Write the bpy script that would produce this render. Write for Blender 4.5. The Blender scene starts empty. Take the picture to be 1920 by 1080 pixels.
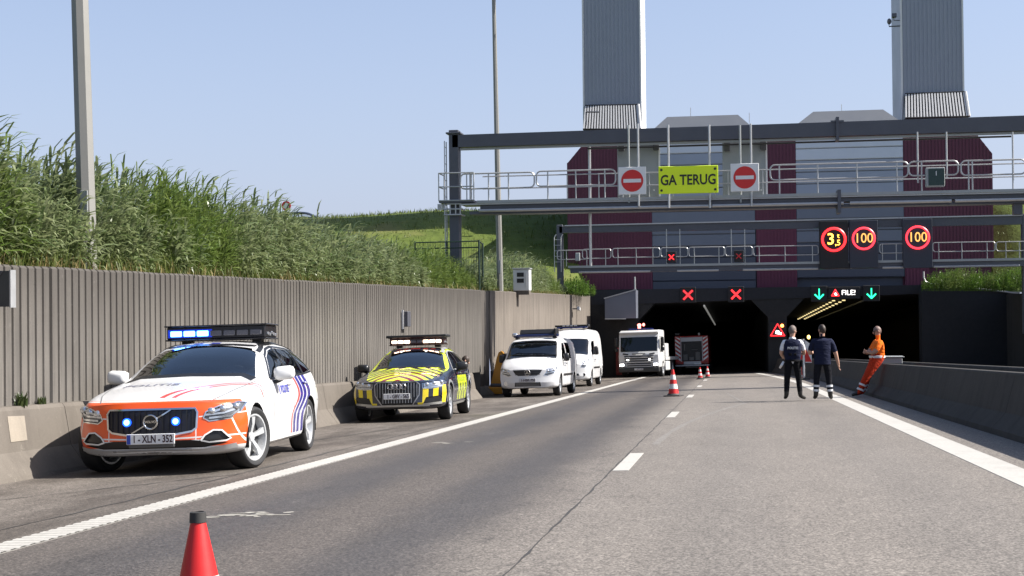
import bpy, bmesh, math, random
import numpy as np
from mathutils import Vector, Matrix, Euler
from math import radians as R, sin, cos, pi

# ------------------------------------------------------------------ camera, sky, sun, exposure
SC = bpy.context.scene
COL = SC.collection
F_PX = 2580.0; SLOPE = 0.036; XFALL = 0.025; CAM_H = 1.22
YAW = R(9.0397); PITCH = R(0.7372); ROLL = R(0.6)
def cam_axes():
    f = Vector((-sin(YAW)*cos(PITCH), cos(YAW)*cos(PITCH), sin(PITCH)))
    r = Vector((cos(YAW), sin(YAW), 0)); u = r.cross(f)
    c, s = cos(ROLL), sin(ROLL)
    return c*r - s*u, s*r + c*u, f
CR, CU, CF = cam_axes()
CAM = Vector((0, 0, CAM_H))
cd = bpy.data.cameras.new('camera'); co = bpy.data.objects.new('camera', cd); COL.objects.link(co)
m = Matrix((CR, CU, -CF)).transposed().to_4x4(); m.translation = CAM; co.matrix_world = m
cd.sensor_width = 36; cd.lens = F_PX/1920*36; cd.clip_start = 0.1; cd.clip_end = 3000
SC.camera = co
W = bpy.data.worlds.new('World'); SC.world = W; W.use_nodes = True
wn = W.node_tree.nodes; bg = wn['Background']
sky = wn.new('ShaderNodeTexSky'); sky.sky_type = 'NISHITA'; sky.sun_disc = False
SUN_EL, SUN_AZ = R(43.5), R(6.0)          # azimuth measured from +X towards +Y
sky.sun_elevation = SUN_EL; sky.sun_rotation = R(90) - SUN_AZ
sky.air_density = 1.0; sky.dust_density = 2.2; sky.ozone_density = 2.5; sky.altitude = 0
_t = wn.new('ShaderNodeTexCoord'); _s = wn.new('ShaderNodeSeparateXYZ'); W.node_tree.links.new(_t.outputs['Generated'], _s.inputs[0])
_h = wn.new('ShaderNodeMapRange'); W.node_tree.links.new(_s.outputs[2], _h.inputs[0])      # summer haze, thickest at the horizon all round
_h.inputs[1].default_value = 0.0; _h.inputs[2].default_value = 0.5; _h.inputs[3].default_value = 0.74; _h.inputs[4].default_value = 0.0
_m = wn.new('ShaderNodeMix'); _m.data_type = 'RGBA'; W.node_tree.links.new(_h.outputs[0], _m.inputs[0]); W.node_tree.links.new(sky.outputs[0], _m.inputs[6]); _m.inputs[7].default_value = (3.15, 3.45, 4.75, 1)
W.node_tree.links.new(_m.outputs[2], bg.inputs[0]); bg.inputs[1].default_value = 0.087
sl = bpy.data.lights.new('sun', 'SUN'); sl.energy = 5.0; sl.angle = R(0.5); sl.color = (1, 0.955, 0.89)
so = bpy.data.objects.new('sun', sl); COL.objects.link(so); so.location = (40, 4, 40)
so.rotation_euler = Vector((cos(SUN_EL)*cos(SUN_AZ), cos(SUN_EL)*sin(SUN_AZ), sin(SUN_EL))).to_track_quat('Z', 'Y').to_euler()
vs = SC.view_settings; vs.view_transform = 'Standard'; vs.look = 'None'; vs.gamma = 1; vs.exposure = 1.1
vs.use_curve_mapping = False
rnd = random.Random(7); nprs = np.random.RandomState(11)

# ------------------------------------------------------------------ geometry of the place
def zr(x, y): return -SLOPE*y + XFALL*x                      # the carriageway falls to the tunnel and to the shoulder
def ray(px, py): return CR*((px-960)/F_PX) - CU*((py-540)/F_PX) + CF
def at(px, py, Y):                                           # a point of the photograph at a known distance
    d = ray(px, py); return CAM + d*(Y/d.y)
def gnd(px, py, h=0):
    d = ray(px, py); t = (h-CAM_H)/(d.z + SLOPE*d.y - XFALL*d.x); return CAM + d*t
PITCH_ROAD = -math.atan(SLOPE)
ROAD_M = Euler((PITCH_ROAD, -math.atan(XFALL), 0)).to_matrix().to_4x4()

# ------------------------------------------------------------------ shader helpers
class E:
    """a value in a node tree, with arithmetic"""
    def __init__(s, nt, sk): s.nt = nt; s.sk = sk
    def _m(s, op, *a, clamp=False):
        n = s.nt.nodes.new('ShaderNodeMath'); n.operation = op; n.use_clamp = clamp
        for i, v in enumerate((s,)+a):
            if isinstance(v, E): s.nt.links.new(v.sk, n.inputs[i])
            else: n.inputs[i].default_value = v
        return E(s.nt, n.outputs[0])
    def __add__(s, o): return s._m('ADD', o)
    __radd__ = __add__
    def __sub__(s, o): return s._m('SUBTRACT', o)
    def __rsub__(s, o): return (s*-1.0)+o
    def __mul__(s, o): return s._m('MULTIPLY', o)
    __rmul__ = __mul__
    def __truediv__(s, o): return s._m('DIVIDE', o)
    def __gt__(s, o): return s._m('GREATER_THAN', o)
    def __lt__(s, o): return s._m('LESS_THAN', o)
    def abs(s): return s._m('ABSOLUTE')
    def mod(s, o): return s._m('FLOORED_MODULO', o)
    def min(s, o): return s._m('MINIMUM', o)
    def max(s, o): return s._m('MAXIMUM', o)
    def sin(s): return s._m('SINE')
    def clamp(s): return s._m('ADD', 0.0, clamp=True)
    def between(s, a, b): return (s > a)*(s < b)
    def ramp(s, a, b):
        n = s.nt.nodes.new('ShaderNodeMapRange'); n.interpolation_type = 'SMOOTHSTEP'
        s.nt.links.new(s.sk, n.inputs[0]); n.inputs[1].default_value = a; n.inputs[2].default_value = b
        return E(s.nt, n.outputs[0])
class Mat:
    def __init__(s, name):
        s.m = bpy.data.materials.new(name); s.m.use_nodes = True; s.nt = s.m.node_tree
        s.b = s.nt.nodes['Principled BSDF']; s.out = s.nt.nodes['Material Output']; s._o = None
    def obj(s):
        if s._o is None:
            t = s.nt.nodes.new('ShaderNodeTexCoord'); x = s.nt.nodes.new('ShaderNodeSeparateXYZ')
            s.tc = t; s.nt.links.new(t.outputs['Object'], x.inputs[0]); s._o = [E(s.nt, x.outputs[i]) for i in range(3)]
        return s._o
    def noise(s, scale=5, detail=4, rough=.55, stretch=(1, 1, 1), kind='ShaderNodeTexNoise'):
        s.obj(); mp = s.nt.nodes.new('ShaderNodeMapping'); mp.inputs['Scale'].default_value = stretch
        s.nt.links.new(s.tc.outputs['Object'], mp.inputs[0])
        n = s.nt.nodes.new(kind); n.inputs['Scale'].default_value = scale
        if kind == 'ShaderNodeTexNoise':
            n.inputs['Detail'].default_value = detail; n.inputs['Roughness'].default_value = rough
        s.nt.links.new(mp.outputs[0], n.inputs['Vector']); return E(s.nt, n.outputs[0])
    def rgb(s, c):
        n = s.nt.nodes.new('ShaderNodeRGB'); n.outputs[0].default_value = (*c, 1); return E(s.nt, n.outputs[0])
    def mix(s, f, a, b):
        n = s.nt.nodes.new('ShaderNodeMix'); n.data_type = 'RGBA'
        for v, i in ((f, 0), (a, 6), (b, 7)):
            if isinstance(v, E): s.nt.links.new(v.sk, n.inputs[i])
            elif i == 0: n.inputs[0].default_value = v
            else: n.inputs[i].default_value = (*v, 1)
        return E(s.nt, n.outputs[2])
    def scale(s, col, f):
        n = s.nt.nodes.new('ShaderNodeVectorMath'); n.operation = 'SCALE'
        if isinstance(col, E): s.nt.links.new(col.sk, n.inputs[0])
        else: n.inputs[0].default_value = col
        if isinstance(f, E): s.nt.links.new(f.sk, n.inputs['Scale'])
        else: n.inputs['Scale'].default_value = f
        return E(s.nt, n.outputs[0])
    def set(s, key, v):
        if isinstance(v, E): s.nt.links.new(v.sk, s.b.inputs[key])
        else: s.b.inputs[key].default_value = v
    def bump(s, h, strength=.3, dist=.01):
        n = s.nt.nodes.new('ShaderNodeBump'); n.inputs['Strength'].default_value = strength; n.inputs['Distance'].default_value = dist
        s.nt.links.new(h.sk, n.inputs['Height']); s.nt.links.new(n.outputs[0], s.b.inputs['Normal'])
    def twosided(s, inner=(.02, .02, .022)):
        g = s.nt.nodes.new('ShaderNodeNewGeometry'); d = s.nt.nodes.new('ShaderNodeBsdfDiffuse'); d.inputs[0].default_value = (*inner, 1)
        mx = s.nt.nodes.new('ShaderNodeMixShader'); s.nt.links.new(g.outputs['Backfacing'], mx.inputs[0])
        s.nt.links.new(s.b.outputs[0], mx.inputs[1]); s.nt.links.new(d.outputs[0], mx.inputs[2]); s.nt.links.new(mx.outputs[0], s.out.inputs[0])
def pbr(name, c, rough=.5, metal=0., var=.12, vs_=3., grain=0., gs=60., spec=.5, coat=0.):
    M = Mat(name)
    k = 1 + (M.noise(vs_, 5, .6)-.5)*(2*var)
    if grain: k = k*(1 + (M.noise(gs, 2, .6)-.5)*(2*grain))
    M.set('Base Color', M.scale(c, k)); M.set('Roughness', (M.noise(vs_*2.3, 3)-.5)*.2 + rough)
    M.set('Metallic', metal); M.set('Specular IOR Level', spec)
    if coat: M.set('Coat Weight', coat); M.set('Coat Roughness', .04)
    return M.m
def emit(name, c, strength, base=(.02, .02, .02)):
    M = Mat(name); M.set('Base Color', (*base, 1)); M.set('Emission Color', (*c, 1)); M.set('Emission Strength', strength); M.set('Roughness', .4)
    return M.m
def glass(name, tint=(.30, .36, .36), refl=1.0):
    M = Mat(name); nt = M.nt; nt.nodes.remove(M.b)
    t = nt.nodes.new('ShaderNodeBsdfTransparent'); t.inputs[0].default_value = (*tint, 1)
    g = nt.nodes.new('ShaderNodeBsdfGlossy'); g.inputs['Roughness'].default_value = .02
    fr = nt.nodes.new('ShaderNodeFresnel'); fr.inputs[0].default_value = 1.5
    f = (E(nt, fr.outputs[0])*refl).clamp(); mx = nt.nodes.new('ShaderNodeMixShader')
    nt.links.new(f.sk, mx.inputs[0]); nt.links.new(t.outputs[0], mx.inputs[1]); nt.links.new(g.outputs[0], mx.inputs[2]); nt.links.new(mx.outputs[0], M.out.inputs[0])
    return M.m

# ------------------------------------------------------------------ mesh helpers
def link(o, parent=None):
    COL.objects.link(o)
    if parent is not None: o.parent = parent
    return o
def mesh_obj(name, verts, faces, mat, parent=None, smooth=False, angle=40):
    me = bpy.data.meshes.new(name); me.from_pydata([tuple(v) for v in verts], [], [tuple(f) for f in faces])
    return finish(name, me, mat, parent, smooth, angle)
def finish(name, me, mat, parent=None, smooth=False, angle=40):
    me.validate()
    if smooth:
        me.polygons.foreach_set('use_smooth', [True]*len(me.polygons)); me.set_sharp_from_angle(angle=R(angle))
    if mat is not None and not me.materials: me.materials.append(mat)
    return link(bpy.data.objects.new(name, me), parent)
class MB:
    def __init__(s): s.v = []; s.f = []
    def add(s, vs_, fs):
        k = len(s.v); s.v += [Vector(v) for v in vs_]; s.f += [tuple(i+k for i in f) for f in fs]; return s
    def box(s, c, size, rot=None, ch=0.0):
        a, b, d = (x/2 for x in size); c = Vector(c)
        M = rot if rot is not None else Matrix.Identity(3)
        if isinstance(M, (tuple, list)): M = Euler(M).to_matrix()
        if ch <= 0:
            pts = [(sx*a, sy*b, sz*d) for sx in (-1, 1) for sy in (-1, 1) for sz in (-1, 1)]
            fs = [(0, 1, 3, 2), (4, 6, 7, 5), (0, 4, 5, 1), (2, 3, 7, 6), (0, 2, 6, 4), (1, 5, 7, 3)]
            return s.add([c + M @ Vector(p) for p in pts], fs)
        ch = min(ch, a*.98, b*.98, d*.98); bm = bmesh.new(); bmesh.ops.create_cube(bm, size=1)
        for v in bm.verts: v.co = Vector((v.co.x*2*a, v.co.y*2*b, v.co.z*2*d))
        bmesh.ops.bevel(bm, geom=bm.edges[:], offset=ch, segments=1 if ch < .03 else 2, affect='EDGES', profile=.5)
        bm.verts.ensure_lookup_table(); bm.verts.index_update()
        s.add([c + M @ v.co for v in bm.verts], [[v.index for v in f.verts] for f in bm.faces]); bm.free(); return s
    def span(s, lo, hi, ch=0.0):
        lo = Vector(lo); hi = Vector(hi); return s.box((lo+hi)/2, [abs(x) for x in (hi-lo)], None, ch)
    def cyl(s, p0, p1, r0, r1=None, n=12, caps=True):
        p0 = Vector(p0); p1 = Vector(p1); r1 = r0 if r1 is None else r1
        q = (p1-p0).to_track_quat('Z', 'Y').to_matrix(); vs_ = []
        for p, r in ((p0, r0), (p1, r1)):
            for i in range(n):
                a = 2*pi*i/n; vs_.append(p + q @ Vector((r*cos(a), r*sin(a), 0)))
        fs = [(i, (i+1) % n, n+(i+1) % n, n+i) for i in range(n)]
        if caps: fs += [tuple(range(n-1, -1, -1)), tuple(range(n, 2*n))]
        return s.add(vs_, fs)
    def tube(s, path, r, n=8, closed=False):
        P = [Vector(p) for p in path]; k = len(P); vs_ = []; up = None
        for i, p in enumerate(P):
            a = P[(i-1) % k] if (closed or i) else P[0]; b = P[(i+1) % k] if (closed or i < k-1) else P[-1]
            t = (b-a).normalized()
            if up is None:
                up = t.orthogonal().normalized()
            up = (up - t*up.dot(t)).normalized(); w = t.cross(up)
            rr = r[i] if isinstance(r, (list, tuple)) else r
            vs_ += [p + (up*cos(2*pi*j/n) + w*sin(2*pi*j/n))*rr for j in range(n)]
        fs = []
        for i in range(k if closed else k-1):
            i2 = (i+1) % k
            fs += [(i*n+j, i*n+(j+1) % n, i2*n+(j+1) % n, i2*n+j) for j in range(n)]
        if not closed: fs += [tuple(range(n-1, -1, -1)), tuple((k-1)*n+j for j in range(n))]
        return s.add(vs_, fs)
    def lathe(s, prof, axis_p=(0, 0, 0), axis='Z', n=24, M=None):
        vs_ = []; k = len(prof); A = Vector(axis_p)
        for i in range(n):
            a = 2*pi*i/n
            for r, h in prof:
                p = (r*cos(a), r*sin(a), h) if axis == 'Z' else ((h, r*cos(a), r*sin(a)) if axis == 'X' else (r*sin(a), h, r*cos(a)))
                vs_.append(A + Vector(p))
        fs = []
        for i in range(n):
            j = (i+1) % n
            fs += [(i*k+q, j*k+q, j*k+q+1, i*k+q+1) for q in range(k-1)]
        return s.add(vs_, fs)
    def prism(s, poly, O, U, V, N, depth):
        """polygon in the plane (O,U,V), thickness along N"""
        O = Vector(O); U = Vector(U); V = Vector(V); N = Vector(N); n = len(poly)
        a = [O+U*p[0]+V*p[1] for p in poly]; b = [p+N*depth for p in a]
        return s.add(a+b, [tuple(range(n-1, -1, -1)), tuple(range(n, 2*n))]+[(i, (i+1) % n, n+(i+1) % n, n+i) for i in range(n)])
    def blob(s, c, r, n=10, m=7, M=None):
        c = Vector(c); vs_ = []; fs = []; M = M or Matrix.Identity(3)
        for i in range(m+1):
            t = pi*i/m
            for j in range(n):
                a = 2*pi*j/n; vs_.append(c + M @ Vector((r[0]*sin(t)*cos(a), r[1]*sin(t)*sin(a), r[2]*cos(t))))
        for i in range(m): fs += [(i*n+j, (i+1)*n+j, (i+1)*n+(j+1) % n, i*n+(j+1) % n) for j in range(n)]
        return s.add(vs_, fs)
    def build(s, name, mat, parent=None, smooth=False, angle=40, weld=True):
        me = bpy.data.meshes.new(name); me.from_pydata([tuple(v) for v in s.v], [], s.f)
        bm = bmesh.new(); bm.from_mesh(me)
        if weld: bmesh.ops.remove_doubles(bm, verts=bm.verts[:], dist=1e-5)
        bmesh.ops.dissolve_degenerate(bm, edges=bm.edges[:], dist=1e-6)
        bmesh.ops.recalc_face_normals(bm, faces=bm.faces[:]); bm.to_mesh(me); bm.free()
        return finish(name, me, mat, parent, smooth, angle)
def tag(o, label=None, cat=None, group=None, kind=None):
    for k, v in (('label', label), ('category', cat), ('group', group), ('kind', kind)):
        if v: o[k] = v
    return o
def thing(name, label, cat, loc=(0, 0, 0), rot=(0, 0, 0), group=None, scale=1):
    o = bpy.data.objects.new(name, None); COL.objects.link(o); o.location = loc; o.rotation_euler = rot; o.empty_display_size = .2
    o.scale = (scale,)*3
    return tag(o, label, cat, group)
def on_road(o, x, y, heading=0):
    """stand a thing on the sloping carriageway"""
    M = Matrix.Translation((x, y, zr(x, y))) @ ROAD_M @ Matrix.Rotation(heading, 4, 'Z')
    s = o.scale.copy(); o.matrix_world = M; o.scale = s; return o
def copy_tree(o, parent=None):
    c = o.copy(); COL.objects.link(c)
    if parent: c.parent = parent
    for ch in list(o.children): copy_tree(ch, c)
    return c
def text_mesh(s, size, depth=.004, align='CENTER', bold=0.0):
    cu = bpy.data.curves.new('t', 'FONT'); cu.body = s; cu.size = size; cu.extrude = depth; cu.align_x = align; cu.align_y = 'CENTER'
    cu.offset = bold; cu.resolution_u = 3
    o = bpy.data.objects.new('t', cu); COL.objects.link(o); dg = bpy.context.evaluated_depsgraph_get()
    me = bpy.data.meshes.new_from_object(o.evaluated_get(dg)); bpy.data.objects.remove(o); bpy.data.curves.remove(cu)
    me.materials.clear(); return me
def lettering(name, s, size, M, mat, parent=None, depth=.004, bold=0., sx=1., align='CENTER'):
    me = text_mesh(s, size, depth, align, bold); me.transform(M @ Matrix.Diagonal((sx, 1, 1, 1))); return finish(name, me, mat, parent)
FACE_CAM = Matrix(((1, 0, 0, 0), (0, 0, -1, 0), (0, 1, 0, 0), (0, 0, 0, 1)))     # text plane that looks towards -Y
def facing(p, extra=None): return Matrix.Translation(p) @ FACE_CAM

def pchip(xs, ys):
    xs = np.array(xs, float); ys = np.array(ys, float); h = np.diff(xs); d = np.diff(ys)/h; n = len(xs); m = np.zeros(n)
    for i in range(1, n-1):
        if d[i-1]*d[i] > 0:
            w1 = 2*h[i]+h[i-1]; w2 = h[i]+2*h[i-1]; m[i] = (w1+w2)/(w1/d[i-1]+w2/d[i])
    m[0] = d[0]; m[-1] = d[-1]
    def f(x):
        x = np.clip(np.asarray(x, float), xs[0], xs[-1]); i = np.clip(np.searchsorted(xs, x)-1, 0, n-2); t = (x-xs[i])/h[i]
        return (2*t**3-3*t**2+1)*ys[i]+(t**3-2*t**2+t)*h[i]*m[i]+(-2*t**3+3*t**2)*ys[i+1]+(t**3-t**2)*h[i]*m[i+1]
    return f
# ================================================================== materials of the setting
def asphalt():
    M = Mat('asphalt'); x, y, z = M.obj()
    big = M.noise(.35, 5, .6, (1, .18, 1)); mid = M.noise(2.2, 5, .65, (1, .35, 1)); fine = M.noise(75, 3, .75); grit = M.noise(190, 2, .6)
    xw = x + (M.noise(.6, 3)-.5)*.5
    lane = xw.ramp(-2.35, -1.0)                                    # 0 in the slow lane, 1 in the fast lane
    sh = (x*-1.0).ramp(4.95, 5.3)                                  # the hard shoulder
    tr = ((xw+3.05).abs()-.85).abs(); tr = 1-tr.ramp(.1, .75)      # polished wheel tracks in the slow lane
    tr2 = ((xw-.75).abs()-.85).abs(); tr2 = 1-tr2.ramp(.1, .7)
    c = M.mix(lane, (.080, .069, .061), (.154, .137, .120))
    c = M.mix((1-lane)*tr*.65, c, (.047, .043, .041))
    c = M.mix(lane*tr2*.25, c, (.112, .103, .095))
    c = M.mix(sh, c, M.mix(M.noise(.9, 5, .7, (1, .3, 1)).ramp(.35, .7), (.060, .050, .042), (.135, .118, .102)))
    oil = M.noise(.8, 6, .7, (1.0, .12, 1)).ramp(.56, .74)*(1-sh*.3)*(1-lane*.6)
    c = M.mix(oil*.5, c, (.038, .034, .032))
    pale = M.noise(1.7, 6, .75, (1, .25, 1)).ramp(.64, .78); c = M.mix(pale*.3, c, (.20, .185, .165))
    g1_ = M.noise(60, 2, .6).ramp(.33, .67); g2_ = M.noise(27, 2, .6).ramp(.3, .7); spk = M.noise(48, 1, .5, (1, 1, 1)).ramp(.66, .72)
    scab = M.noise(3.2, 7, .75, (1, .45, 1)).ramp(.57, .63)*(1-((x+1.9).abs()).ramp(.5, 1.3)); c = M.mix(scab*.55, c, (.060, .054, .050))
    k = (1+(big-.5)*.5)*(1+(mid-.5)*.4)*(1+(fine-.5)*1.6)*(1+(g1_-.5)*.85)*(1+(g2_-.5)*.5)*(1+spk*.5)
    c = M.scale(c, k.max(.15))
    M.set('Base Color', c); M.set('Roughness', .78-(1-lane)*tr*.18+(fine-.5)*.2); M.set('Specular IOR Level', .35)
    M.bump(fine*.6+grit*.4, .55, .006); return M.m
def concrete(name, c, dark, streak=1.0, top=None, blotch=.5, pale=(.5, .47, .43), specks=.45):
    M = Mat(name); x, y, z = M.obj()
    st = M.noise(3.2, 6, .7, (1, 1, .07)); st2 = M.noise(14, 4, .7, (1, 1, .05)); bl = M.noise(.7, 5, .6); sp = M.noise(9, 4, .7); gr = M.noise(90, 2, .6)
    col = M.mix((st.ramp(.42, .68))*streak*.75, c, dark)
    col = M.mix(st2.ramp(.6, .75)*.45*streak, col, dark)
    if top is not None:                                            # lichen and soot washed down from the coping
        t = (z + (M.noise(2.2, 5, .7, (1, 1, .2))-.5)*1.1).ramp(top[0], top[1]); col = M.mix(t*.8, col, top[2])
    col = M.mix(bl.ramp(.45, .75)*blotch, col, dark)
    col = M.mix(sp.ramp(.62, .72)*specks, col, pale)
    if specks < .3: col = M.mix((M.noise(19, 4, .65, (1, 1, .03)).ramp(.60, .70))*(z*-1.0).ramp(-1.3, .2)*.45, col, (.24, .22, .19))
    col = M.scale(col, 1+(gr-.5)*.5)
    M.set('Base Color', col); M.set('Roughness', .88); M.set('Specular IOR Level', .25); M.bump(gr*.5+sp*.5, .35, .008); return M.m
def grass_mat(name, a, b, dry, s=.5):
    M = Mat(name); n = M.noise(s, 6, .65); n2 = M.noise(s*9, 4, .7); d = M.noise(s*1.7, 5, .6).ramp(.55, .72)
    c = M.mix(n.ramp(.35, .65), a, b); c = M.mix(d*.55, c, dry); c = M.scale(c, 1+(n2-.5)*.9)
    M.set('Base Color', c); M.set('Roughness', .8); M.set('Specular IOR Level', .2); M.bump(n2, .8, .12); return M.m
def leaf_mat(name, a, b, trans=.35, rough=.42, spec=.5):
    M = Mat(name); nt = M.nt; at_ = nt.nodes.new('ShaderNodeAttribute'); at_.attribute_name = 'tint'
    f = E(nt, at_.outputs['Fac']); c = M.mix(f, a, b); n = M.noise(1.3, 3); c = M.scale(c, 1+(n-.5)*.7)
    M.set('Base Color', c); M.set('Roughness', rough); M.set('Specular IOR Level', spec)
    t = nt.nodes.new('ShaderNodeBsdfTranslucent'); nt.links.new(M.scale(c, 1.2).sk, t.inputs[0]); mx = nt.nodes.new('ShaderNodeMixShader')
    mx.inputs[0].default_value = trans; nt.links.new(M.b.outputs[0], mx.inputs[1]); nt.links.new(t.outputs[0], mx.inputs[2]); nt.links.new(mx.outputs[0], M.out.inputs[0])
    return M.m
m_asph = asphalt()
def paint_mat():
    M = Mat('road_paint'); n = M.noise(30, 4, .7); w = M.noise(2.5, 5, .7)
    c = M.mix(w.ramp(.45, .8)*.5, (.38, .365, .335), (.25, .235, .212)); c = M.scale(c, 1+(n-.5)*.6); M.set('Base Color', c); M.set('Roughness', .7); return M.m
m_paint = paint_mat()
m_joint = pbr('joint_tar', (.03, .028, .027), .8)
m_wall = concrete('wall_concrete', (.132, .121, .108), (.068, .062, .056), 1.0, (.3, 2.0, (.054, .048, .042)), .35, (.3, .28, .25), .12)
m_wall2 = concrete('wall_concrete_plain', (.165, .143, .121), (.086, .074, .063), 1.0, (.6, 2.3, (.066, .056, .049)), .3, (.3, .28, .25), .12)
m_base = concrete('barrier_concrete', (.128, .112, .095), (.073, .063, .054), .5, None, .5, (.23, .21, .175))
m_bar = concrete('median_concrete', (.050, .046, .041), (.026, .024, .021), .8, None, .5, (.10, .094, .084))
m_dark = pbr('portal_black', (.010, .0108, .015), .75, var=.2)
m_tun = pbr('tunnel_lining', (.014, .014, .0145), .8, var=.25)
m_grass = grass_mat('meadow', (.062, .090, .014), (.092, .120, .022), (.15, .13, .05), .12)
m_maroon = pbr('maroon_cladding', (.098, .018, .040), .45, var=.12, vs_=.6, spec=.4)
m_maroon2 = pbr('maroon_lower', (.125, .028, .055), .5, var=.1, vs_=.6, spec=.35)
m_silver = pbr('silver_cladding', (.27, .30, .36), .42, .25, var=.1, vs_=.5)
m_silver2 = pbr('silver_cladding_skylit', (.50, .53, .58), .38, .25, var=.08, vs_=.5)
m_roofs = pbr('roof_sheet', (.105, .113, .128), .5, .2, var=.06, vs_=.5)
m_mid = pbr('silver_cladding_shaded', (.135, .15, .185), .45, .2, var=.1, vs_=.5)
m_silver_dark = pbr('silver_cladding_shaded_deep', (.060, .067, .090), .5, .1, var=.1, vs_=.5)
m_tower = pbr('tower_cladding', (.245, .265, .31), .45, .15, var=.1, vs_=.25)
m_towerw = pbr('tower_trim_sunside', (.60, .60, .60), .5, var=.06)
m_louv = pbr('louvre_metal', (.42, .42, .42), .45, .2)
m_black = pbr('black_plastic', (.012, .012, .013), .45)
m_steel = pbr('gantry_paint', (.074, .077, .092), .45, .2, var=.15, vs_=2)
m_galv = pbr('galvanised_steel', (.42, .42, .42), .42, .55, var=.18, vs_=6)
m_galvp = pbr('galvanised_panel', (.30, .315, .31), .5, .25, var=.08, vs_=2)
m_pole = pbr('pole_paint', (.20, .195, .18), .5, .1, var=.1, vs_=2)
m_white = pbr('white_sheet', (.68, .68, .67), .4, var=.05)
m_red = pbr('sign_red', (.56, .016, .012), .4, var=.06)
m_fluo = pbr('fluorescent_yellow', (.70, .86, .010), .5, var=.04)
m_ink = pbr('sign_black', (.010, .010, .010), .5)
m_vms = pbr('matrix_housing', (.022, .026, .040), .5, var=.1)
m_vmsb = pbr('matrix_face', (.006, .006, .007), .6)
e_red = emit('led_red', (1, .02, .025), 1.7); e_redd = emit('led_red_dim', (1, .02, .02), .35)
e_ora = emit('led_orange', (1, .42, .05), 3.0); e_grn = emit('led_green', (.02, .9, .38), 1.7); e_wht = emit('led_white', (1, .95, .92), 2.6)

# ================================================================== carriageway
m_pbase = pbr('worn_shaded_line_base', (.175, .165, .150), .75, var=.3, vs_=5, grain=.5)  # base darkened for shadow between the ribs, besides real wear
def sheet(name, rows, mat, kind='structure', parent=None, h=0., thick=0.):
    """strip of road surface through left/right edge points (x0,x1,y)"""
    v = []; f = []
    for x0, x1, y in rows: v += [(x0, y, zr(x0, y)+h), (x1, y, zr(x1, y)+h)]
    f = [(2*i, 2*i+1, 2*i+3, 2*i+2) for i in range(len(rows)-1)]
    if thick:
        k = len(v); v += [(a, b, c-thick) for a, b, c in v]; n = len(rows)
        f += [(2*i, 2*i+2, k+2*i+2, k+2*i) for i in range(n-1)]+[(2*i+1, k+2*i+1, k+2*i+3, 2*i+3) for i in range(n-1)]+[(0, k, k+1, 1), (2*n-2, 2*n-1, k+2*n-1, k+2*n-2)]
    o = mesh_obj(name, v, f, mat, parent)
    if kind: o['kind'] = kind
    return o
sheet('road', [(-8.6, 15.8, y) for y in (-30, 0, 30, 60, 84, 150, 175)], m_asph)
ys = [-12+i*2 for i in range(49)]
rx = lambda y: 2.46 if y < 52 else 2.46-.55*((y-52)/20)**1.6
eo = sheet('edge_line', [(-5.25, -4.945, y) for y in (-12, 20, 50, 70)]+[(-5.15, -4.86, 84), (-5.1, -4.82, 110)], m_pbase, h=.004, thick=.004)
mb = MB(); y = 2.0                                                  # the ribs one hears when a tyre runs over the line
while y < 110:
    for (xa, xb) in ((-5.24, -4.955) if y < 70 else (-5.17, -4.88),):
        mb.add([(xa, y, zr(xa, y)+.0045), (xb, y, zr(xb, y)+.0045), (xb, y+.02, zr(xb, y)+.010), (xa, y+.02, zr(xa, y)+.010), (xa, y+.075, zr(xa, y+.075)+.0045+.0055), (xb, y+.075, zr(xb, y+.075)+.010), (xb, y+.09, zr(xb, y)+.001), (xa, y+.09, zr(xa, y)+.001)],
               [(0, 1, 2, 3), (3, 2, 5, 4), (4, 5, 6, 7)])
    y += .135 if y < 44 else .26
o = mb.build('line_rib', m_paint, eo); o['kind'] = 'stuff'
sheet('edge_line', [(rx(y), rx(y)+.36 if y < 40 else rx(y)+.30, y) for y in ys], m_paint, h=.004, thick=.004)
y = 2.3
while y < 100:
    x = -1.26-.05*(y/40)
    sheet('lane_dash', [(x, x+.17, y), (x, x+.17, y+2.62)], m_paint, h=.004, thick=.004); y += 12.47
v = []; f = []; y = -4.0; i = 0
while y < 84:                                                       # the construction joint beside the dashes
    x = -1.275-.05*(y/40)+rnd.uniform(-.008, .008); w = rnd.uniform(.004, .013)
    v += [(x-w, y, zr(x, y)+.003), (x+w, y, zr(x, y)+.003)]
    if i: f.append((2*i-2, 2*i-1, 2*i+1, 2*i))
    i += 1; y += rnd.uniform(.12, .3)+y*.004 if y > 0 else .3
tag(mesh_obj('road_joint', v, f, m_joint), kind='structure')
for (x0, y0, x1, y1, n) in ((-7.9, 11.0, -5.6, 15.2, 18), (-7.4, 17.0, -5.5, 31.0, 26), (-5.7, 8.5, -5.45, 30, 40)):
    v = []; f = []                                                  # cracks of the hard shoulder
    for i in range(n+1):
        t = i/n; x = x0+(x1-x0)*t+rnd.uniform(-.03, .03); y = y0+(y1-y0)*t; w = rnd.uniform(.006, .022)
        v += [(x-w, y, zr(x, y)+.003), (x+w, y+.01, zr(x, y)+.003)]
        if i: f.append((2*i-2, 2*i-1, 2*i+1, 2*i))
    tag(mesh_obj('road_crack', v, f, m_joint), kind='structure')
m_pale = pbr('pale_scuff', (.155, .142, .128), .8, var=.5, vs_=8, grain=.8)
m_chalk = pbr('chalk_scrape', (.30, .285, .25), .8, var=.3, vs_=20)
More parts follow.
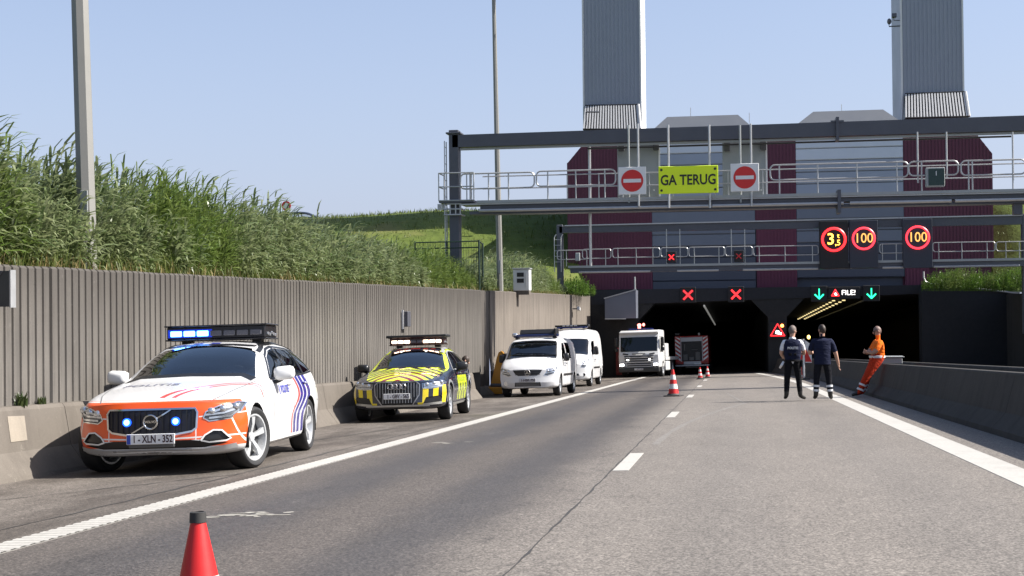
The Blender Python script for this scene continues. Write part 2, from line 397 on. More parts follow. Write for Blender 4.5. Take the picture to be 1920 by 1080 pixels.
def scuff(pts, w):
    v = []; f = []
    for i, (x, y) in enumerate(pts):
        ww = w*(.7+.6*rnd.random()); v += [(x-ww, y, zr(x, y)+.0025), (x+ww, y, zr(x, y)+.0025)]
        if i: f.append((2*i-2, 2*i-1, 2*i+1, 2*i))
    tag(mesh_obj('tyre_mark', v, f, m_pale), kind='structure')
scuff([(-1.05+1.35*(t**1.8), 19+t*15) for t in [i/24 for i in range(25)]], .05)
scuff([(.30-.45*t, 34+t*9) for t in [i/12 for i in range(13)]], .03)
for (px, py, w, l, n_) in ((485, 962, .26, .03, 9), (500, 966, .2, .02, 8), (412, 968, .10, .02, 4), (850, 830, .25, .06, 7), (1160, 748, .4, .2, 5)):
    for q in range(n_):                                              # chalky scrapes left on the surface
        g = gnd(px, py); cx = g.x+rnd.uniform(-w, w); cy = g.y+rnd.gauss(0, l*2); a_ = rnd.uniform(.02, .10); b_ = rnd.uniform(.008, .035)
        pts = [(cx+a_*cos(t_)*(1+.5*rnd.random()), cy+b_*sin(t_)*(1+.6*rnd.random())+(cx-g.x)*.1) for t_ in np.linspace(0, 2*pi, 12)[:-1]]
        tag(mesh_obj('road_stain', [(u, w_, zr(u, w_)+.003) for u, w_ in pts], [tuple(range(11))], m_chalk), kind='structure')

# ================================================================== left retaining wall on its profiled base
WX = -8.50; WTOP = 1.775
t = thing('retaining_wall', 'long ribbed concrete retaining wall below the reeds beside the hard shoulder', 'wall', (WX, 0, 0))
def ribbed_panel(y0, y1, deep, mat, pitch=.185):
    v = []; f = []; n = max(1, int(round((y1-y0)/pitch))); p = (y1-y0)/n; cols = []
    for i in range(n):
        a = y0+i*p; cols += [(a+.004, -deep), (a+.024, -deep), (a+.040, 0), (a+p-.012, 0)]
    for (yy, dx) in cols:
        zb = zr(WX, yy)+.84; top = WTOP+.004*sin(yy*3.1)
        v += [(dx-.02, yy, zb), (dx-.02, yy, top-.03), (dx-.05, yy, top), (-.32, yy, top)]
    for i in range(len(cols)-1):
        f += [(4*i+q, 4*i+4+q, 4*i+5+q, 4*i+1+q) for q in range(3)]
    k = 4*(len(cols)-1); f += [(0, 1, 2, 3), (k, k+3, k+2, k+1)]
    # back edge closes each end
    return mesh_obj('wall_panel', v, f, mat, t)
edges = [-6, -.5, 5.1, 10.7, 16.3, 21.4, 26.5, 31.6, 36.8, 42, 46.75]
for a, b in zip(edges, edges[1:]): ribbed_panel(a+.014, b-.014, .045, m_wall)
e2 = [48.55, 52.6, 56.6, 60.6, 64.6, 68.6, 72.6, 76.4]
for a, b in zip(e2, e2[1:]): ribbed_panel(a+.008, b-.008, .006, m_wall2, .4)
e2 = [76.6, 80.3, 84.4]
for a, b in zip(e2, e2[1:]): ribbed_panel(a+.008, b-.008, .006, m_wall2, .4)
m_jb = concrete('joint_concrete', (.075, .066, .058), (.04, .036, .032), .6, None, .3, (.09, .08, .07))
MB().span((-.42, 46.755, zr(WX, 47)-.2), (-.075, 48.555, WTOP-.01)).build('joint_backing', m_jb, t)
mb = MB(); mb.span((-.3, 46.8, zr(WX, 47)+.6), (-.20, 46.95, WTOP-.02), .02); mb.build('joint_post', m_jb, t)
tb = thing('barrier_base', 'weathered sloping concrete base along the foot of the ribbed wall', 'barrier', (WX, 0, 0))
prof = [(.46, -.06), (.40, .06), (.20, .32), (.115, .80), (.085, .845), (-.05, .85), (-.05, -.06)]
def base_seg(y0, y1, mat, name='barrier_segment', parent=None, prof=prof, X=lambda y: WX, rel=True):
    n = max(1, int((y1-y0)/2)); v = []; f = []; k = len(prof)
    for i in range(n+1):
        y = y0+(y1-y0)*i/n; x = X(y)
        v += [((px if rel else x+px), y, zr(x, y)+pz) for px, pz in prof]
    for i in range(n): f += [(i*k+q, i*k+(q+1) % k, (i+1)*k+(q+1) % k, (i+1)*k+q) for q in range(k)]
    f += [tuple(range(k-1, -1, -1)), tuple(n*k+q for q in range(k))]
    return mesh_obj(name, v, f, mat, parent)
for a in [-6+5.6*i for i in range(9)]: base_seg(a+.006, min(a+5.594, 46.6), m_base, parent=tb)
# rubble gap where the base has a recess, then on to the portal
for a, b in ((46.6, 48.6),): base_seg(a+.006, b-.006, m_base, parent=tb, prof=[(.40, -.06), (.34, .06), (.10, .30), (-.05, .34), (-.05, -.06)])
for a in [48.6+5.9*i for i in range(6)]: base_seg(a+.006, a+5.894, m_base, parent=tb)
def basept(y, z):                                                   # on the sloping face of the wall base
    return WX+float(np.interp(z, [.06, .32, .80], [.40, .20, .115]))
v = []
for (y, z) in ((14.95, .44), (15.33, .44), (15.36, .73), (14.97, .74)):
    for o_ in (-.02, .006): v.append((basept(y, z)+o_, y, zr(WX, y)+z))
o = mesh_obj('repair_patch', [(a-WX, b_, c) for a, b_, c in v], [(1, 3, 5, 7), (0, 1, 7, 6), (2, 4, 5, 3), (4, 6, 7, 5), (0, 2, 3, 1)], concrete('repair_mortar', (.27, .235, .19), (.17, .15, .125), .4), tb)

# weeds growing from the wall ledge
def blades(name, spots, mat, h=(.15, .35), n=10, w=.008, spread=.08, seed=1, parent=None, droop=.5):
    r = np.random.RandomState(seed); V = []; Fc = []; T = []
    for (x, y, z, s) in spots:
        for i in range(n):
            a = r.rand()*2*pi; hh = r.uniform(*h)*s; b = np.array((x, y, z))+np.array((r.randn(), r.randn(), 0))*spread*s
            d = np.array((cos(a), sin(a), 0)); sd = np.array((-sin(a), cos(a), 0))*w*(.6+.8*r.rand()); ln = r.uniform(.1, droop)*hh; k = len(V)
            p1 = b+d*ln*.35+np.array((0, 0, hh*.6)); p2 = b+d*ln+np.array((0, 0, hh))
            V += [b-sd, b+sd, p1-sd*.8, p1+sd*.8, p2]; Fc += [(k, k+1, k+3, k+2), (k+2, k+3, k+4)]; T += [r.rand()]*5
    me = bpy.data.meshes.new(name); me.from_pydata([tuple(v) for v in V], [], Fc); at_ = me.attributes.new('tint', 'FLOAT', 'POINT'); at_.data.foreach_set('value', T)
    o = finish(name, me, mat, parent); return o
m_weed = leaf_mat('weed_leaf', (.030, .050, .012), (.07, .09, .03))
for i, (px, py, s, lab) in enumerate(((40, 747, .72, 'taller dark weed growing on the ledge of the ribbed wall, left of the smaller one'), (79, 744, .45, 'small dark weed growing on the ledge of the ribbed wall beside the police car'))):
    Y = 15.45 if i == 0 else 15.95
    p = (WX+.04, Y, zr(WX, Y)+.84)
    o = blades('weed', [(p[0], p[1]+dy, p[2]-.02, s) for dy in (-.04, 0, .05)], m_weed, (.12, .3), 26, .012, .035, 5+i); tag(o, lab, 'weed')

# ================================================================== median barriers on the right
def bx(y): return 3.86 if y < 58 else 3.86-1.25*((y-58)/26)**1.5
MH = .835
pm = [(-.44, -.06), (-.42, .07), (-.23, .28), (-.09, MH-.02), (-.07, MH), (.13, MH), (.15, MH-.02), (.24, .28), (.26, -.06)]
tm = thing('median_barrier', 'concrete median barrier with bright top edge where the man in orange leans', 'barrier')
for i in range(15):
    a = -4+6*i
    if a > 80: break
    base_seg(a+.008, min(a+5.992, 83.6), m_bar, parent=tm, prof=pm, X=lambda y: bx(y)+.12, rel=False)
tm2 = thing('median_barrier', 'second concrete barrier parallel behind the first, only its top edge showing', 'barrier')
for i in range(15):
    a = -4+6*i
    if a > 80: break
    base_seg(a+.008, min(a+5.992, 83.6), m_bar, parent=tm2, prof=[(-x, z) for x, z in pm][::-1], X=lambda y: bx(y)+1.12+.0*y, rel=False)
g = at(1662, 680, 38.5)
mb = MB(); zt = zr(4.2, 38)+MH
mb.span((bx(38)+.06, 37.6, zt), (bx(38)+.60, 38.0, zt+.17), .015); mb.span((bx(38)+.02, 37.55, zt+.17), (bx(38)+.64, 38.05, zt+.20), .008)
tag(mb.build('capping_block', m_galvp), 'grey metal capping block on top of the median barrier behind the man in orange', 'block')

# ================================================================== terrain
def hill(x, y):
    s = lambda t: (lambda u: u*u*(3-2*u))(min(max(t, 0), 1))
    out = max(0, -x-8.8, x-15.7)
    h = 1.72+6.15*s((y-80+.48*min(out,32))/(16.5+.48*min(out,32))) + .18*sin(x*.31+y*.21)*s((y-60)/20) - .006*max(0, -x-45)*s((y-80)/30)
    if -9 < x < 16 and y < 96: h = min(h, 1.95)
    return h-.35*s((out-14)/20)*s((62-y)/20)
gx = sorted(set([-900, -600, -400, -260, -180, -130, -95, -75]+[-60+2*i for i in range(20)]+[-22+.9*i for i in range(15)]+[-8.8, -4, 0, 4, 8, 12, 15.75]+[17+2*i for i in range(18)]+[56, 70, 100, 150, 240, 400, 600, 900]))
gy = sorted(set([-60, -30, -10]+[0+4*i for i in range(15)]+[58+1.7*i for i in range(17)]+[86.9]+[88+2*i for i in range(16)]+[125, 140, 170, 220, 300, 450, 700, 1200]))
v = [(x, y, hill(x, y)) for y in gy for x in gx]; nx = len(gx); f = []
for j in range(len(gy)-1):
    for i in range(nx-1):
        cx = (gx[i]+gx[i+1])/2; cy = (gy[j]+gy[j+1])/2
        if -8.8 < cx < 15.75 and cy < 86.9: continue
        f.append((j*nx+i, j*nx+i+1, (j+1)*nx+i+1, (j+1)*nx+i))
tag(mesh_obj('ground', v, f, m_grass, smooth=True, angle=80), kind='structure')

# ================================================================== tunnel portals and tubes
YP = 84.0
def X_(px, Y=YP): return at(px, 640, Y).x
tunx = [X_(1195), X_(1441), X_(1476), X_(1812)]
pt = thing('tunnel_portal', 'dark concrete tunnel front with two black openings below the maroon and silver building', 'tunnel', (0, YP, 0))
def zc(x): return zr(x, YP)+4.42                                  # soffit
lt = at(1195, 541, YP).z; rt = at(1730, 533, YP).z
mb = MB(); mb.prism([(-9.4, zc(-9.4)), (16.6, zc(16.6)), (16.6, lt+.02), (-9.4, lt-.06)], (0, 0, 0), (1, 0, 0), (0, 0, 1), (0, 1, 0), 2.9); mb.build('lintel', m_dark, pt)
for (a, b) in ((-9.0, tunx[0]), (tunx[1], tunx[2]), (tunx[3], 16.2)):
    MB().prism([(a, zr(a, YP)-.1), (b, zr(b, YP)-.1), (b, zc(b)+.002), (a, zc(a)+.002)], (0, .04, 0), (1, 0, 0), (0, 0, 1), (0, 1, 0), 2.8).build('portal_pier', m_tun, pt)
for (x, s) in ((tunx[0], 1), (tunx[1], -1), (tunx[2], 1), (tunx[3], -1)):
    z = zc(x); MB().prism([(x-.01*s, z+.01), (x+1.05*s, z+.01), (x-.01*s, z-1.1)], (0, .06, 0), (1, 0, 0), (0, 0, 1), (0, 1, 0), 2.7).build('corner_haunch', m_tun, pt)
for (a, b) in ((tunx[0], tunx[1]), (tunx[2], tunx[3])):
    v = []
    for y in (0.08, 88.0):
        Y = YP+y
        v += [(a-.01, y, zr(a, Y)-.1), (a-.01, y, zr(a, Y)+4.45), (b+.01, y, zr(b, Y)+4.45), (b+.01, y, zr(b, Y)-.1)]
    mesh_obj('tube_lining', v, [(0, 1, 5, 4), (1, 2, 6, 5), (2, 3, 7, 6), (4, 5, 6, 7)], m_tun, pt)
# lamps and trays under the soffits
e_lamp = emit('tunnel_lamp', (1, .80, .38), .6); m_tray = emit('tray_daylight_glow', (.86, .85, .80), .10, (.6, .6, .58))  # left tray glows faintly in place of daylight reaching it
for k, (xx, mt) in enumerate(((6.15, e_lamp), (6.75, e_lamp))):
    for i in range(16):
        y = YP+.8+3.0*i; z = zr(xx, y)+4.22
        o = MB().span((xx-.035, y, z-.035), (xx+.035, y+1.7, z+.035), .012).build('tunnel_lamp', mt)
        tag(o, 'yellow ceiling lamp strip in the right hand tunnel, one of two lit rows running inward', 'lamp', 'lit lamps under the tunnel ceiling')
for (xx, n, lab) in ((-1.62, 1, 'long pale strip hanging along the ceiling of the left tunnel'), (7.9, 1, 'thin unlit tray beside the lit lamp rows in the right tunnel')):
    mb = MB()
    for i in range(14): mb.span((xx-.05, YP+.4+4*i, -.05), (xx+.05, YP+4.32+4*i, .05), .012)
    for k in range(len(mb.v)): mb.v[k].z += zr(xx, mb.v[k].y)+4.18
    tag(mb.build('ceiling_tray', m_tray if xx < 0 else m_galvp), lab, 'tray')

def led_cross(p, s, mat, parent=None, name='red_cross'):
    mb = MB()
    for a in (45, -45): mb.box(p, (s*1.25, .03, s*.17), (0, R(a), 0))
    return mb.build(name, mat, parent, weld=False)
def led_arrow(p, s, mat, parent=None):
    mb = MB(); p = Vector(p); mb.span(p+Vector((-.05*s, -.015, -.38*s)), p+Vector((.05*s, .015, .5*s)))
    for a in (1, -1): mb.box(p+Vector((a*.2*s, 0, -.26*s)), (.62*s, .03, .13*s), (0, R(-45*a), 0))
    return mb.build('green_arrow', mat, parent, weld=False)
for (px, py, lab) in ((1290, 553, 'red lit cross over the left lane of the left tunnel mouth'), (1380, 552, 'red lit cross over the right lane of the left tunnel mouth')):
    p = at(px, py, YP-.12); r_ = thing('lane_signal', lab, 'signal', p, group='lane signals over the tunnel mouths')
    MB().box((0, .055, 0), (.95, .08, .95), ch=.02).build('housing', m_vmsb, r_); led_cross((0, 0, 0), .62, e_red, r_)
for (px, py, lab) in ((1536, 551, 'green lit down arrow left of the traffic jam message'), (1634, 550, 'green lit down arrow right of the traffic jam message')):
    p = at(px, py, YP-.12); r_ = thing('lane_signal', lab, 'signal', p, group='lane signals over the tunnel mouths')
    MB().box((0, .055, 0), (.95, .08, .95), ch=.02).build('housing', m_vmsb, r_); led_arrow((0, 0, 0), .62, e_grn, r_)
def triangle_ring(s, th, mat, name, parent, off=(0, 0, 0), c=(0, 0)):
    o = Vector(off); P = [(c[0]+s*sin(a), c[1]+s*cos(a)) for a in (0, 2*pi/3, 4*pi/3)]; mb = MB()
    for i in range(3):
        a = Vector((P[i][0], 0, P[i][1]))+o; b = Vector((P[(i+1) % 3][0], 0, P[(i+1) % 3][1]))+o
        mb.cyl(a, b, th, n=6); mb.blob(a, (th,)*3, 6, 4)
    return mb.build(name, mat, parent, weld=False)
p = at(1583, 549, YP-.12); r_ = thing('message_sign', 'dark matrix sign with a red triangle and white letters reading FILE!', 'sign', p)
MB().box((0, .055, 0), (1.85, .08, .72), ch=.02).build('housing', m_vmsb, r_)
triangle_ring(.24, .035, e_red, 'warning_triangle', r_, (-.52, 0, -.05)); MB().box((-.5, 0, -.08), (.11, .02, .16), (0, R(-30), 0)).build('pictogram', e_wht, r_)
lettering('lettering', 'FILE!', .42, facing((.25, 0, 0)), e_wht, r_, .004, -.004)
for (px, py, mt, lt_, lab, s) in ((1458, 622, e_red, emit('flasher_lit', (1, .25, .05), 5), 'bright red lit queue warning triangle on the pier between the tunnels', .47), (1741, 618, e_redd, emit('flasher_dim', (1, .12, .05), .5), 'dim red queue warning triangle on the dark wall right of the tunnels', .42)):
    p = at(px, py, YP-.05); r_ = thing('warning_sign', lab, 'sign', p)
    MB().box((0, .03, .08), (1.0, .05, 1.0), ch=.02).build('board', m_vmsb, r_)
    triangle_ring(s, .035, mt, 'triangle', r_); mw = e_wht if mt == e_red else pbr('dim_white', (.5, .5, .5))
    MB().box((.05, -.02, -.08), (.36, .03, .13), (0, R(12), 0), .03).box((.0, -.02, .02), (.2, .03, .1), (0, R(12), 0), .03).build('pictogram', mw, r_, weld=False)
    MB().blob((.27, -.05, .36), (.10, .06, .10)).build('flasher', lt_, r_, True)
# left wing of the portal, and what stands under it
p0 = at(1134, 560, 82); p1 = at(1192, 544, 82)
wg = thing('portal_wing', 'slate grey sheet metal box where the ribbed wall meets the tunnel front', 'canopy', (0, 82, 0))
zb = at(1160, 597, 82).z
MB().prism([(p0.x, zb), (p1.x, zb), (p1.x, p1.z), (p0.x, p0.z)], (0, 0, 0), (1, 0, 0), (0, 0, 1), (0, 1, 0), 2.0).build('panel', pbr('wing_grey', (.115, .125, .155), .5, .1, vs_=.8), wg)
mb = MB(); mb.box((Vector(((p0.x+p1.x)/2, .0, (p0.z+p1.z)/2+.03))), ((p1-p0).length+.1, .12, .06), (0, -math.atan2(p1.z-p0.z, p1.x-p0.x), 0)); mb.span((p0.x, -.06, zb-.05), (p1.x-.6, .06, zb+.01)); mb.build('edge_trim', m_galv, wg)
MB().cyl((p1.x-.05, .1, p1.z), (p1.x-.05, .1, p1.z+.8), .05, n=8).build('post', m_galv, wg)
c0 = at(1168, 700, 83.4)
r_ = thing('fire_cabinet', 'dark red fire hydrant cabinet in the shade beside the white tanker lorry', 'cabinet', (c0.x, 83.6, zr(c0.x, 83.5)))
MB().span((-.42, -.2, .12), (.38, .25, 1.75), .03).build('cabinet_body', pbr('cabinet_red', (.16, .01, .01), .5), r_); MB().span((-.36, -.215, .2), (.32, -.203, 1.66), .004).build('cabinet_door', pbr('cabinet_door_red', (.18, .012, .012), .45), r_); MB().span((-.4, -.18, 0), (.36, .2, .12)).build('plinth', m_tun, r_)
p2 = at(1740, 531, 82.5); p3 = at(1832, 545, 78); p4 = at(1733, 510, 83)
# right hand retaining wall
rw = thing('retaining_wall', 'dark shaded concrete wall on the far right below a strip of bushes', 'wall', (15.6, 0, 0))
rtop = at(1920, 549, 73).z
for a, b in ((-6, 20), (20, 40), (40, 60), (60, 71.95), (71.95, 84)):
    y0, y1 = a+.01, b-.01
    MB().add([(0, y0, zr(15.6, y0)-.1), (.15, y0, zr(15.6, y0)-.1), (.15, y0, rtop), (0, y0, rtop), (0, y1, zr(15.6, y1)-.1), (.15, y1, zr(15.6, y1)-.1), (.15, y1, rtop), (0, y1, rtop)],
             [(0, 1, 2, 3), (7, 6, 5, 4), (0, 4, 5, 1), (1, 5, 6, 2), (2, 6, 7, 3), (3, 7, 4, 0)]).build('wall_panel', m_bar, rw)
q0 = at(1733, 512, 82); q1 = at(1740, 533, 82); q2 = at(1765, 538, 80.5)
rwg = thing('portal_wing', 'dark sloped wing wall with a pale curved coping right of the tunnel mouths', 'wall', (0, 0, 0))
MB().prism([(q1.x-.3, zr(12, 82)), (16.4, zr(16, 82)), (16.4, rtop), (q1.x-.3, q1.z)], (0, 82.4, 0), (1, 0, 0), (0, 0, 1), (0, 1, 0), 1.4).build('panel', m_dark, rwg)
MB().tube([(q0.x, 82.3, q0.z+.1), (q0.x, 82.3, q0.z-.25), (q0.x+.10, 82.3, q1.z+.15), (q0.x+.4, 82.3, q1.z+.03), (16.3, 82.3, rtop+.03)], .055, 6).build('coping', m_galv, rwg, True)

# ================================================================== service building over the tunnel
YB = 86.0
sb = thing('service_building', 'maroon and silver clad service building standing over the tunnel mouths', 'building', (0, YB, 0))
def PX(*pts): return [(at(px, py, YB).x, at(px, py, YB).z) for px, py in pts]
def ribs(name, x0, x1, top, bot, mat, pitch=.20, proud=.035, depth=.30, y=0., parent=None):
    """vertically ribbed sheet between two lines top(x), bot(x)"""
    mb = MB(); n = int(round((x1-x0)/pitch)); p = (x1-x0)/n
    for i in range(n):
        for (a, b, d) in ((x0+i*p, x0+i*p+p*.45, 0.), (x0+i*p+p*.45, x0+(i+1)*p, proud)):
            mb.add([(a, y-d, bot(a)), (b, y-d, bot(b)), (b, y-d, top(b)), (a, y-d, top(a)), (a, y+depth, bot(a)), (b, y+depth, bot(b)), (b, y+depth, top(b)), (a, y+depth, top(a))],
                   [(0, 3, 2, 1), (0, 1, 5, 4), (1, 2, 6, 5), (2, 3, 7, 6), (3, 0, 4, 7)])
    return mb.build(name, mat, parent, weld=False)
def poly(pts):
    xs = [p[0] for p in pts]; zs = [p[1] for p in pts]; return lambda x: float(np.interp(x, xs, zs))
zb = at(1300, 541, YB).z
kx = [at(px, 400, YB).x for px in (1064, 1222, 1416, 1493, 1695, 1862)]
ztop = at(1640, 250, YB).z
topL = poly(PX((1064, 306), (1092, 272), (1230, 262))); topR = poly(PX((1690, 252), (1830, 250), (1862, 290)))
flat = lambda z: (lambda x: z)
ribs('maroon_panel', kx[0], kx[1], topL, flat(zb+1.35), m_maroon, parent=sb); ribs('maroon_panel', kx[0], kx[1], flat(zb+1.35-.02), flat(zb), m_maroon2, parent=sb, proud=.03)
ribs('maroon_panel', kx[2], kx[3], flat(ztop), flat(at(1450, 414, YB).z), m_maroon, parent=sb); ribs('maroon_panel', kx[2]+.05, kx[3], flat(at(1450, 415, YB).z), flat(zb), m_maroon2, parent=sb, proud=.03)
ribs('maroon_panel', kx[4], kx[5], topR, flat(at(1780, 470, YB).z-.9), m_maroon, parent=sb)
ribs('maroon_panel', kx[4]+.02, at(1742, 500, YB).x, flat(at(1780, 470, YB).z-.92), flat(zb+.05), m_maroon2, parent=sb, proud=.03)
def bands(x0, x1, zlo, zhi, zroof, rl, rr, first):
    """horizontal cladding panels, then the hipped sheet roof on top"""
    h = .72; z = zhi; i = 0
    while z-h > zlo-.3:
        mt = m_silver2 if i < first else (m_silver if z > zlo+5.2 else (m_mid if z > zlo+2.9 else m_silver_dark))  # panel colours step darker downwards: reflected sky and shade put into the paint
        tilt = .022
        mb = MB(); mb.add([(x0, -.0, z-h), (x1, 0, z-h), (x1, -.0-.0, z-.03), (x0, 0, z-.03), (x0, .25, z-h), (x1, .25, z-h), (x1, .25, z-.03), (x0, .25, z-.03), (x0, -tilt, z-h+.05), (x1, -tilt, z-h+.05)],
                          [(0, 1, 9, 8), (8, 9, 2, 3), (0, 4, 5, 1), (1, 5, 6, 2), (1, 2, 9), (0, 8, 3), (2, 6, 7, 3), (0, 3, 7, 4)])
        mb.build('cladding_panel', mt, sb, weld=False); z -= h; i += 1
    a = x0+rl; b = x1-rr; v = [(x0, .02, zhi), (x1, .02, zhi), (b, 1.2, zroof), (a, 1.2, zroof), (x0, 11, zhi), (x1, 11, zhi), (b, 10, zroof), (a, 10, zroof)]
    mesh_obj('hipped_roof', v, [(0, 1, 2, 3), (1, 5, 6, 2), (4, 0, 3, 7), (5, 4, 7, 6), (3, 2, 6, 7)], m_roofs, sb)
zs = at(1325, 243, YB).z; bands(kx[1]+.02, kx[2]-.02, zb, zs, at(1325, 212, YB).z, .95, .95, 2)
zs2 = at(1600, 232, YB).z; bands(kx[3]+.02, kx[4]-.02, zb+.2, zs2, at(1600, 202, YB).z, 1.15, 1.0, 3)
# core of the building behind the sheets
z0 = 1.9
MB().prism([(kx[0]+.1, z0), (kx[1]+.3, z0), (kx[1]+.3, topL(kx[1])-.05), (topL and kx[0]+.95, topL(kx[0]+.95)-.05), (kx[0]+.1, topL(kx[0])-.15)], (0, .3, 0), (1, 0, 0), (0, 0, 1), (0, 1, 0), 10.5).build('side_wall', m_maroon, sb)
MB().prism([(kx[1]+.3, z0), (kx[4]-.1, z0), (kx[4]-.1, zs-.3), (kx[1]+.3, zs-.3)], (0, .3, 0), (1, 0, 0), (0, 0, 1), (0, 1, 0), 10.5).build('core_wall', m_silver_dark, sb)
MB().prism([(kx[4]-.1, z0), (kx[5]-.1, z0), (kx[5]-.1, topR(kx[5])-.15), (kx[5]-1.0, topR(kx[5]-1.0)-.05), (kx[4]-.1, topR(kx[4])-.05)], (0, .3, 0), (1, 0, 0), (0, 0, 1), (0, 1, 0), 10.5).build('side_wall', m_maroon, sb)
MB().prism([(kx[0]-.3, zb-.02), (kx[0]+.5, zb-.02), (kx[0]+.5, zb-.25), (kx[0]-.3, zb-.25)], (0, -.2, 0), (1, 0, 0), (0, 0, 1), (0, 1, 0), 2).build('sill', m_dark, sb)
mb = MB()
for (px, py) in ((1295, 212), (1578, 206), (1405, 222)):
    q = at(px, py, YB+2); mb.cyl((q.x, 2, q.z-.3), (q.x, 2, q.z+.35), .02, n=5)
mb.build('lightning_rod', m_galv, sb)

# ventilation towers
YT = 91.0
for k, (pxa, pxb, pl, lab) in enumerate(((1093, 1201, ((1093, 243), (1201, 243), (1197, 197), (1097, 199)), 'left blue grey ventilation tower with a bright edge and a slanted louvre hood'),
                                  (1690, 1806, ((1697, 222), (1817, 219), (1810, 173), (1697, 177)), 'right blue grey ventilation tower with a slanted louvre hood and cameras'))):
    xa = at(pxa, 100, YT).x; xb = at(pxb, 100, YT).x
    if k: xa = at(1690, 100, YT).x
    r_ = thing('ventilation_tower', lab, 'tower', ((xa+xb)/2, YT, 0), group='ventilation towers'); w = (xb-xa)/2; zt = 27.0
    ribs('front_cladding', -w, w, flat(zt), flat(1.6), m_tower, .26, .02, .1, 0, r_)
    MB().span((-w+.01, .1, 1.6), (w-.01, 4.9, zt-.02)).build('shaft', m_tower, r_)
    mb = MB(); mb.span((-w-.035, -.06, 1.6), (-w+.07, .12, zt)); mb.span((w-.07, -.06, 1.6), (w+.035, .12, zt)); mb.build('corner_trim', m_towerw, r_)
    MB().span((w-.005, .12, 1.6), (w+.03, 4.9, zt)).build('side_cladding', m_towerw, r_); MB().span((-w-.03, .12, 1.6), (-w+.005, 4.9, zt)).build('side_cladding', m_tower, r_)  # right side painted paler than the left, sunlight put into its colour
    # louvre hood: a wedge that leans out over the front
    A = [at(px, py, YT-(1.5 if py > 205 else .25)) - r_.location for px, py in pl]
    bl, br, tr, tl = [Vector(a) for a in A]
    hd = mesh_obj('louvre_hood', [bl, br, tr, tl, (bl.x, -.02, bl.z), (br.x, -.02, br.z), (tr.x, -.02, tr.z), (tl.x, -.02, tl.z)], [(4, 7, 3, 0), (1, 2, 6, 5), (0, 1, 5, 4), (3, 7, 6, 2), (0, 3, 2, 1)], m_black, r_)
    n = 21; nrm = (br-bl).cross(tl-bl).normalized()
    if nrm.y > 0: nrm = -nrm
    for i in range(n):
        t0 = (i+.08)/n; t1 = (i+.62)/n; a = bl.lerp(br, t0); b = bl.lerp(br, t1); c = tl.lerp(tr, t1); d = tl.lerp(tr, t0); q = nrm*.07
        mesh_obj('louvre_blade', [a, b, c, d, a+q, b+q, c+q, d+q], [(4, 5, 6, 7), (0, 1, 5, 4), (1, 2, 6, 5), (2, 3, 7, 6), (3, 0, 4, 7)], m_louv, r_)
    mb = MB(); mb.tube([bl+nrm*.04, br+nrm*.04], .05, 6); mb.tube([tl+nrm*.04, tr+nrm*.04], .06, 6); mb.build('hood_frame', m_black, r_); mb = MB(); mb.tube([br+nrm*.05, tr+nrm*.05], .09, 6); mb.build('hood_edge', m_louv, r_)
    if k == 0:
        a = at(1099, 235, YT-1.9)-r_.location; b = at(1099, 210, YT-1.9)-r_.location; c = at(1124, 210, YT-1.9)-r_.location
        MB().tube([a, b], .05, 6).tube([b, c], .05, 6).build('davit', m_steel, r_)
    else:
        c1 = at(1668, 42, YT)-r_.location; c2 = at(1677, 28, YT)-r_.location
        mb = MB(); mb.tube([(-w, .3, c1.z-.2), (c1.x, .3, c1.z-.2), (c1.x, .3, c1.z)], .04, 6); mb.blob((c1.x, .2, c1.z+.1), (.14, .2, .2)); mb.tube([(-w, .3, c2.z-.3), (c2.x, .3, c2.z-.3), (c2.x, .3, c2.z+.1)], .03, 6); mb.box((c2.x, .2, c2.z), (.3, .4, .26), ch=.04); mb.build('camera', m_steel, r_)
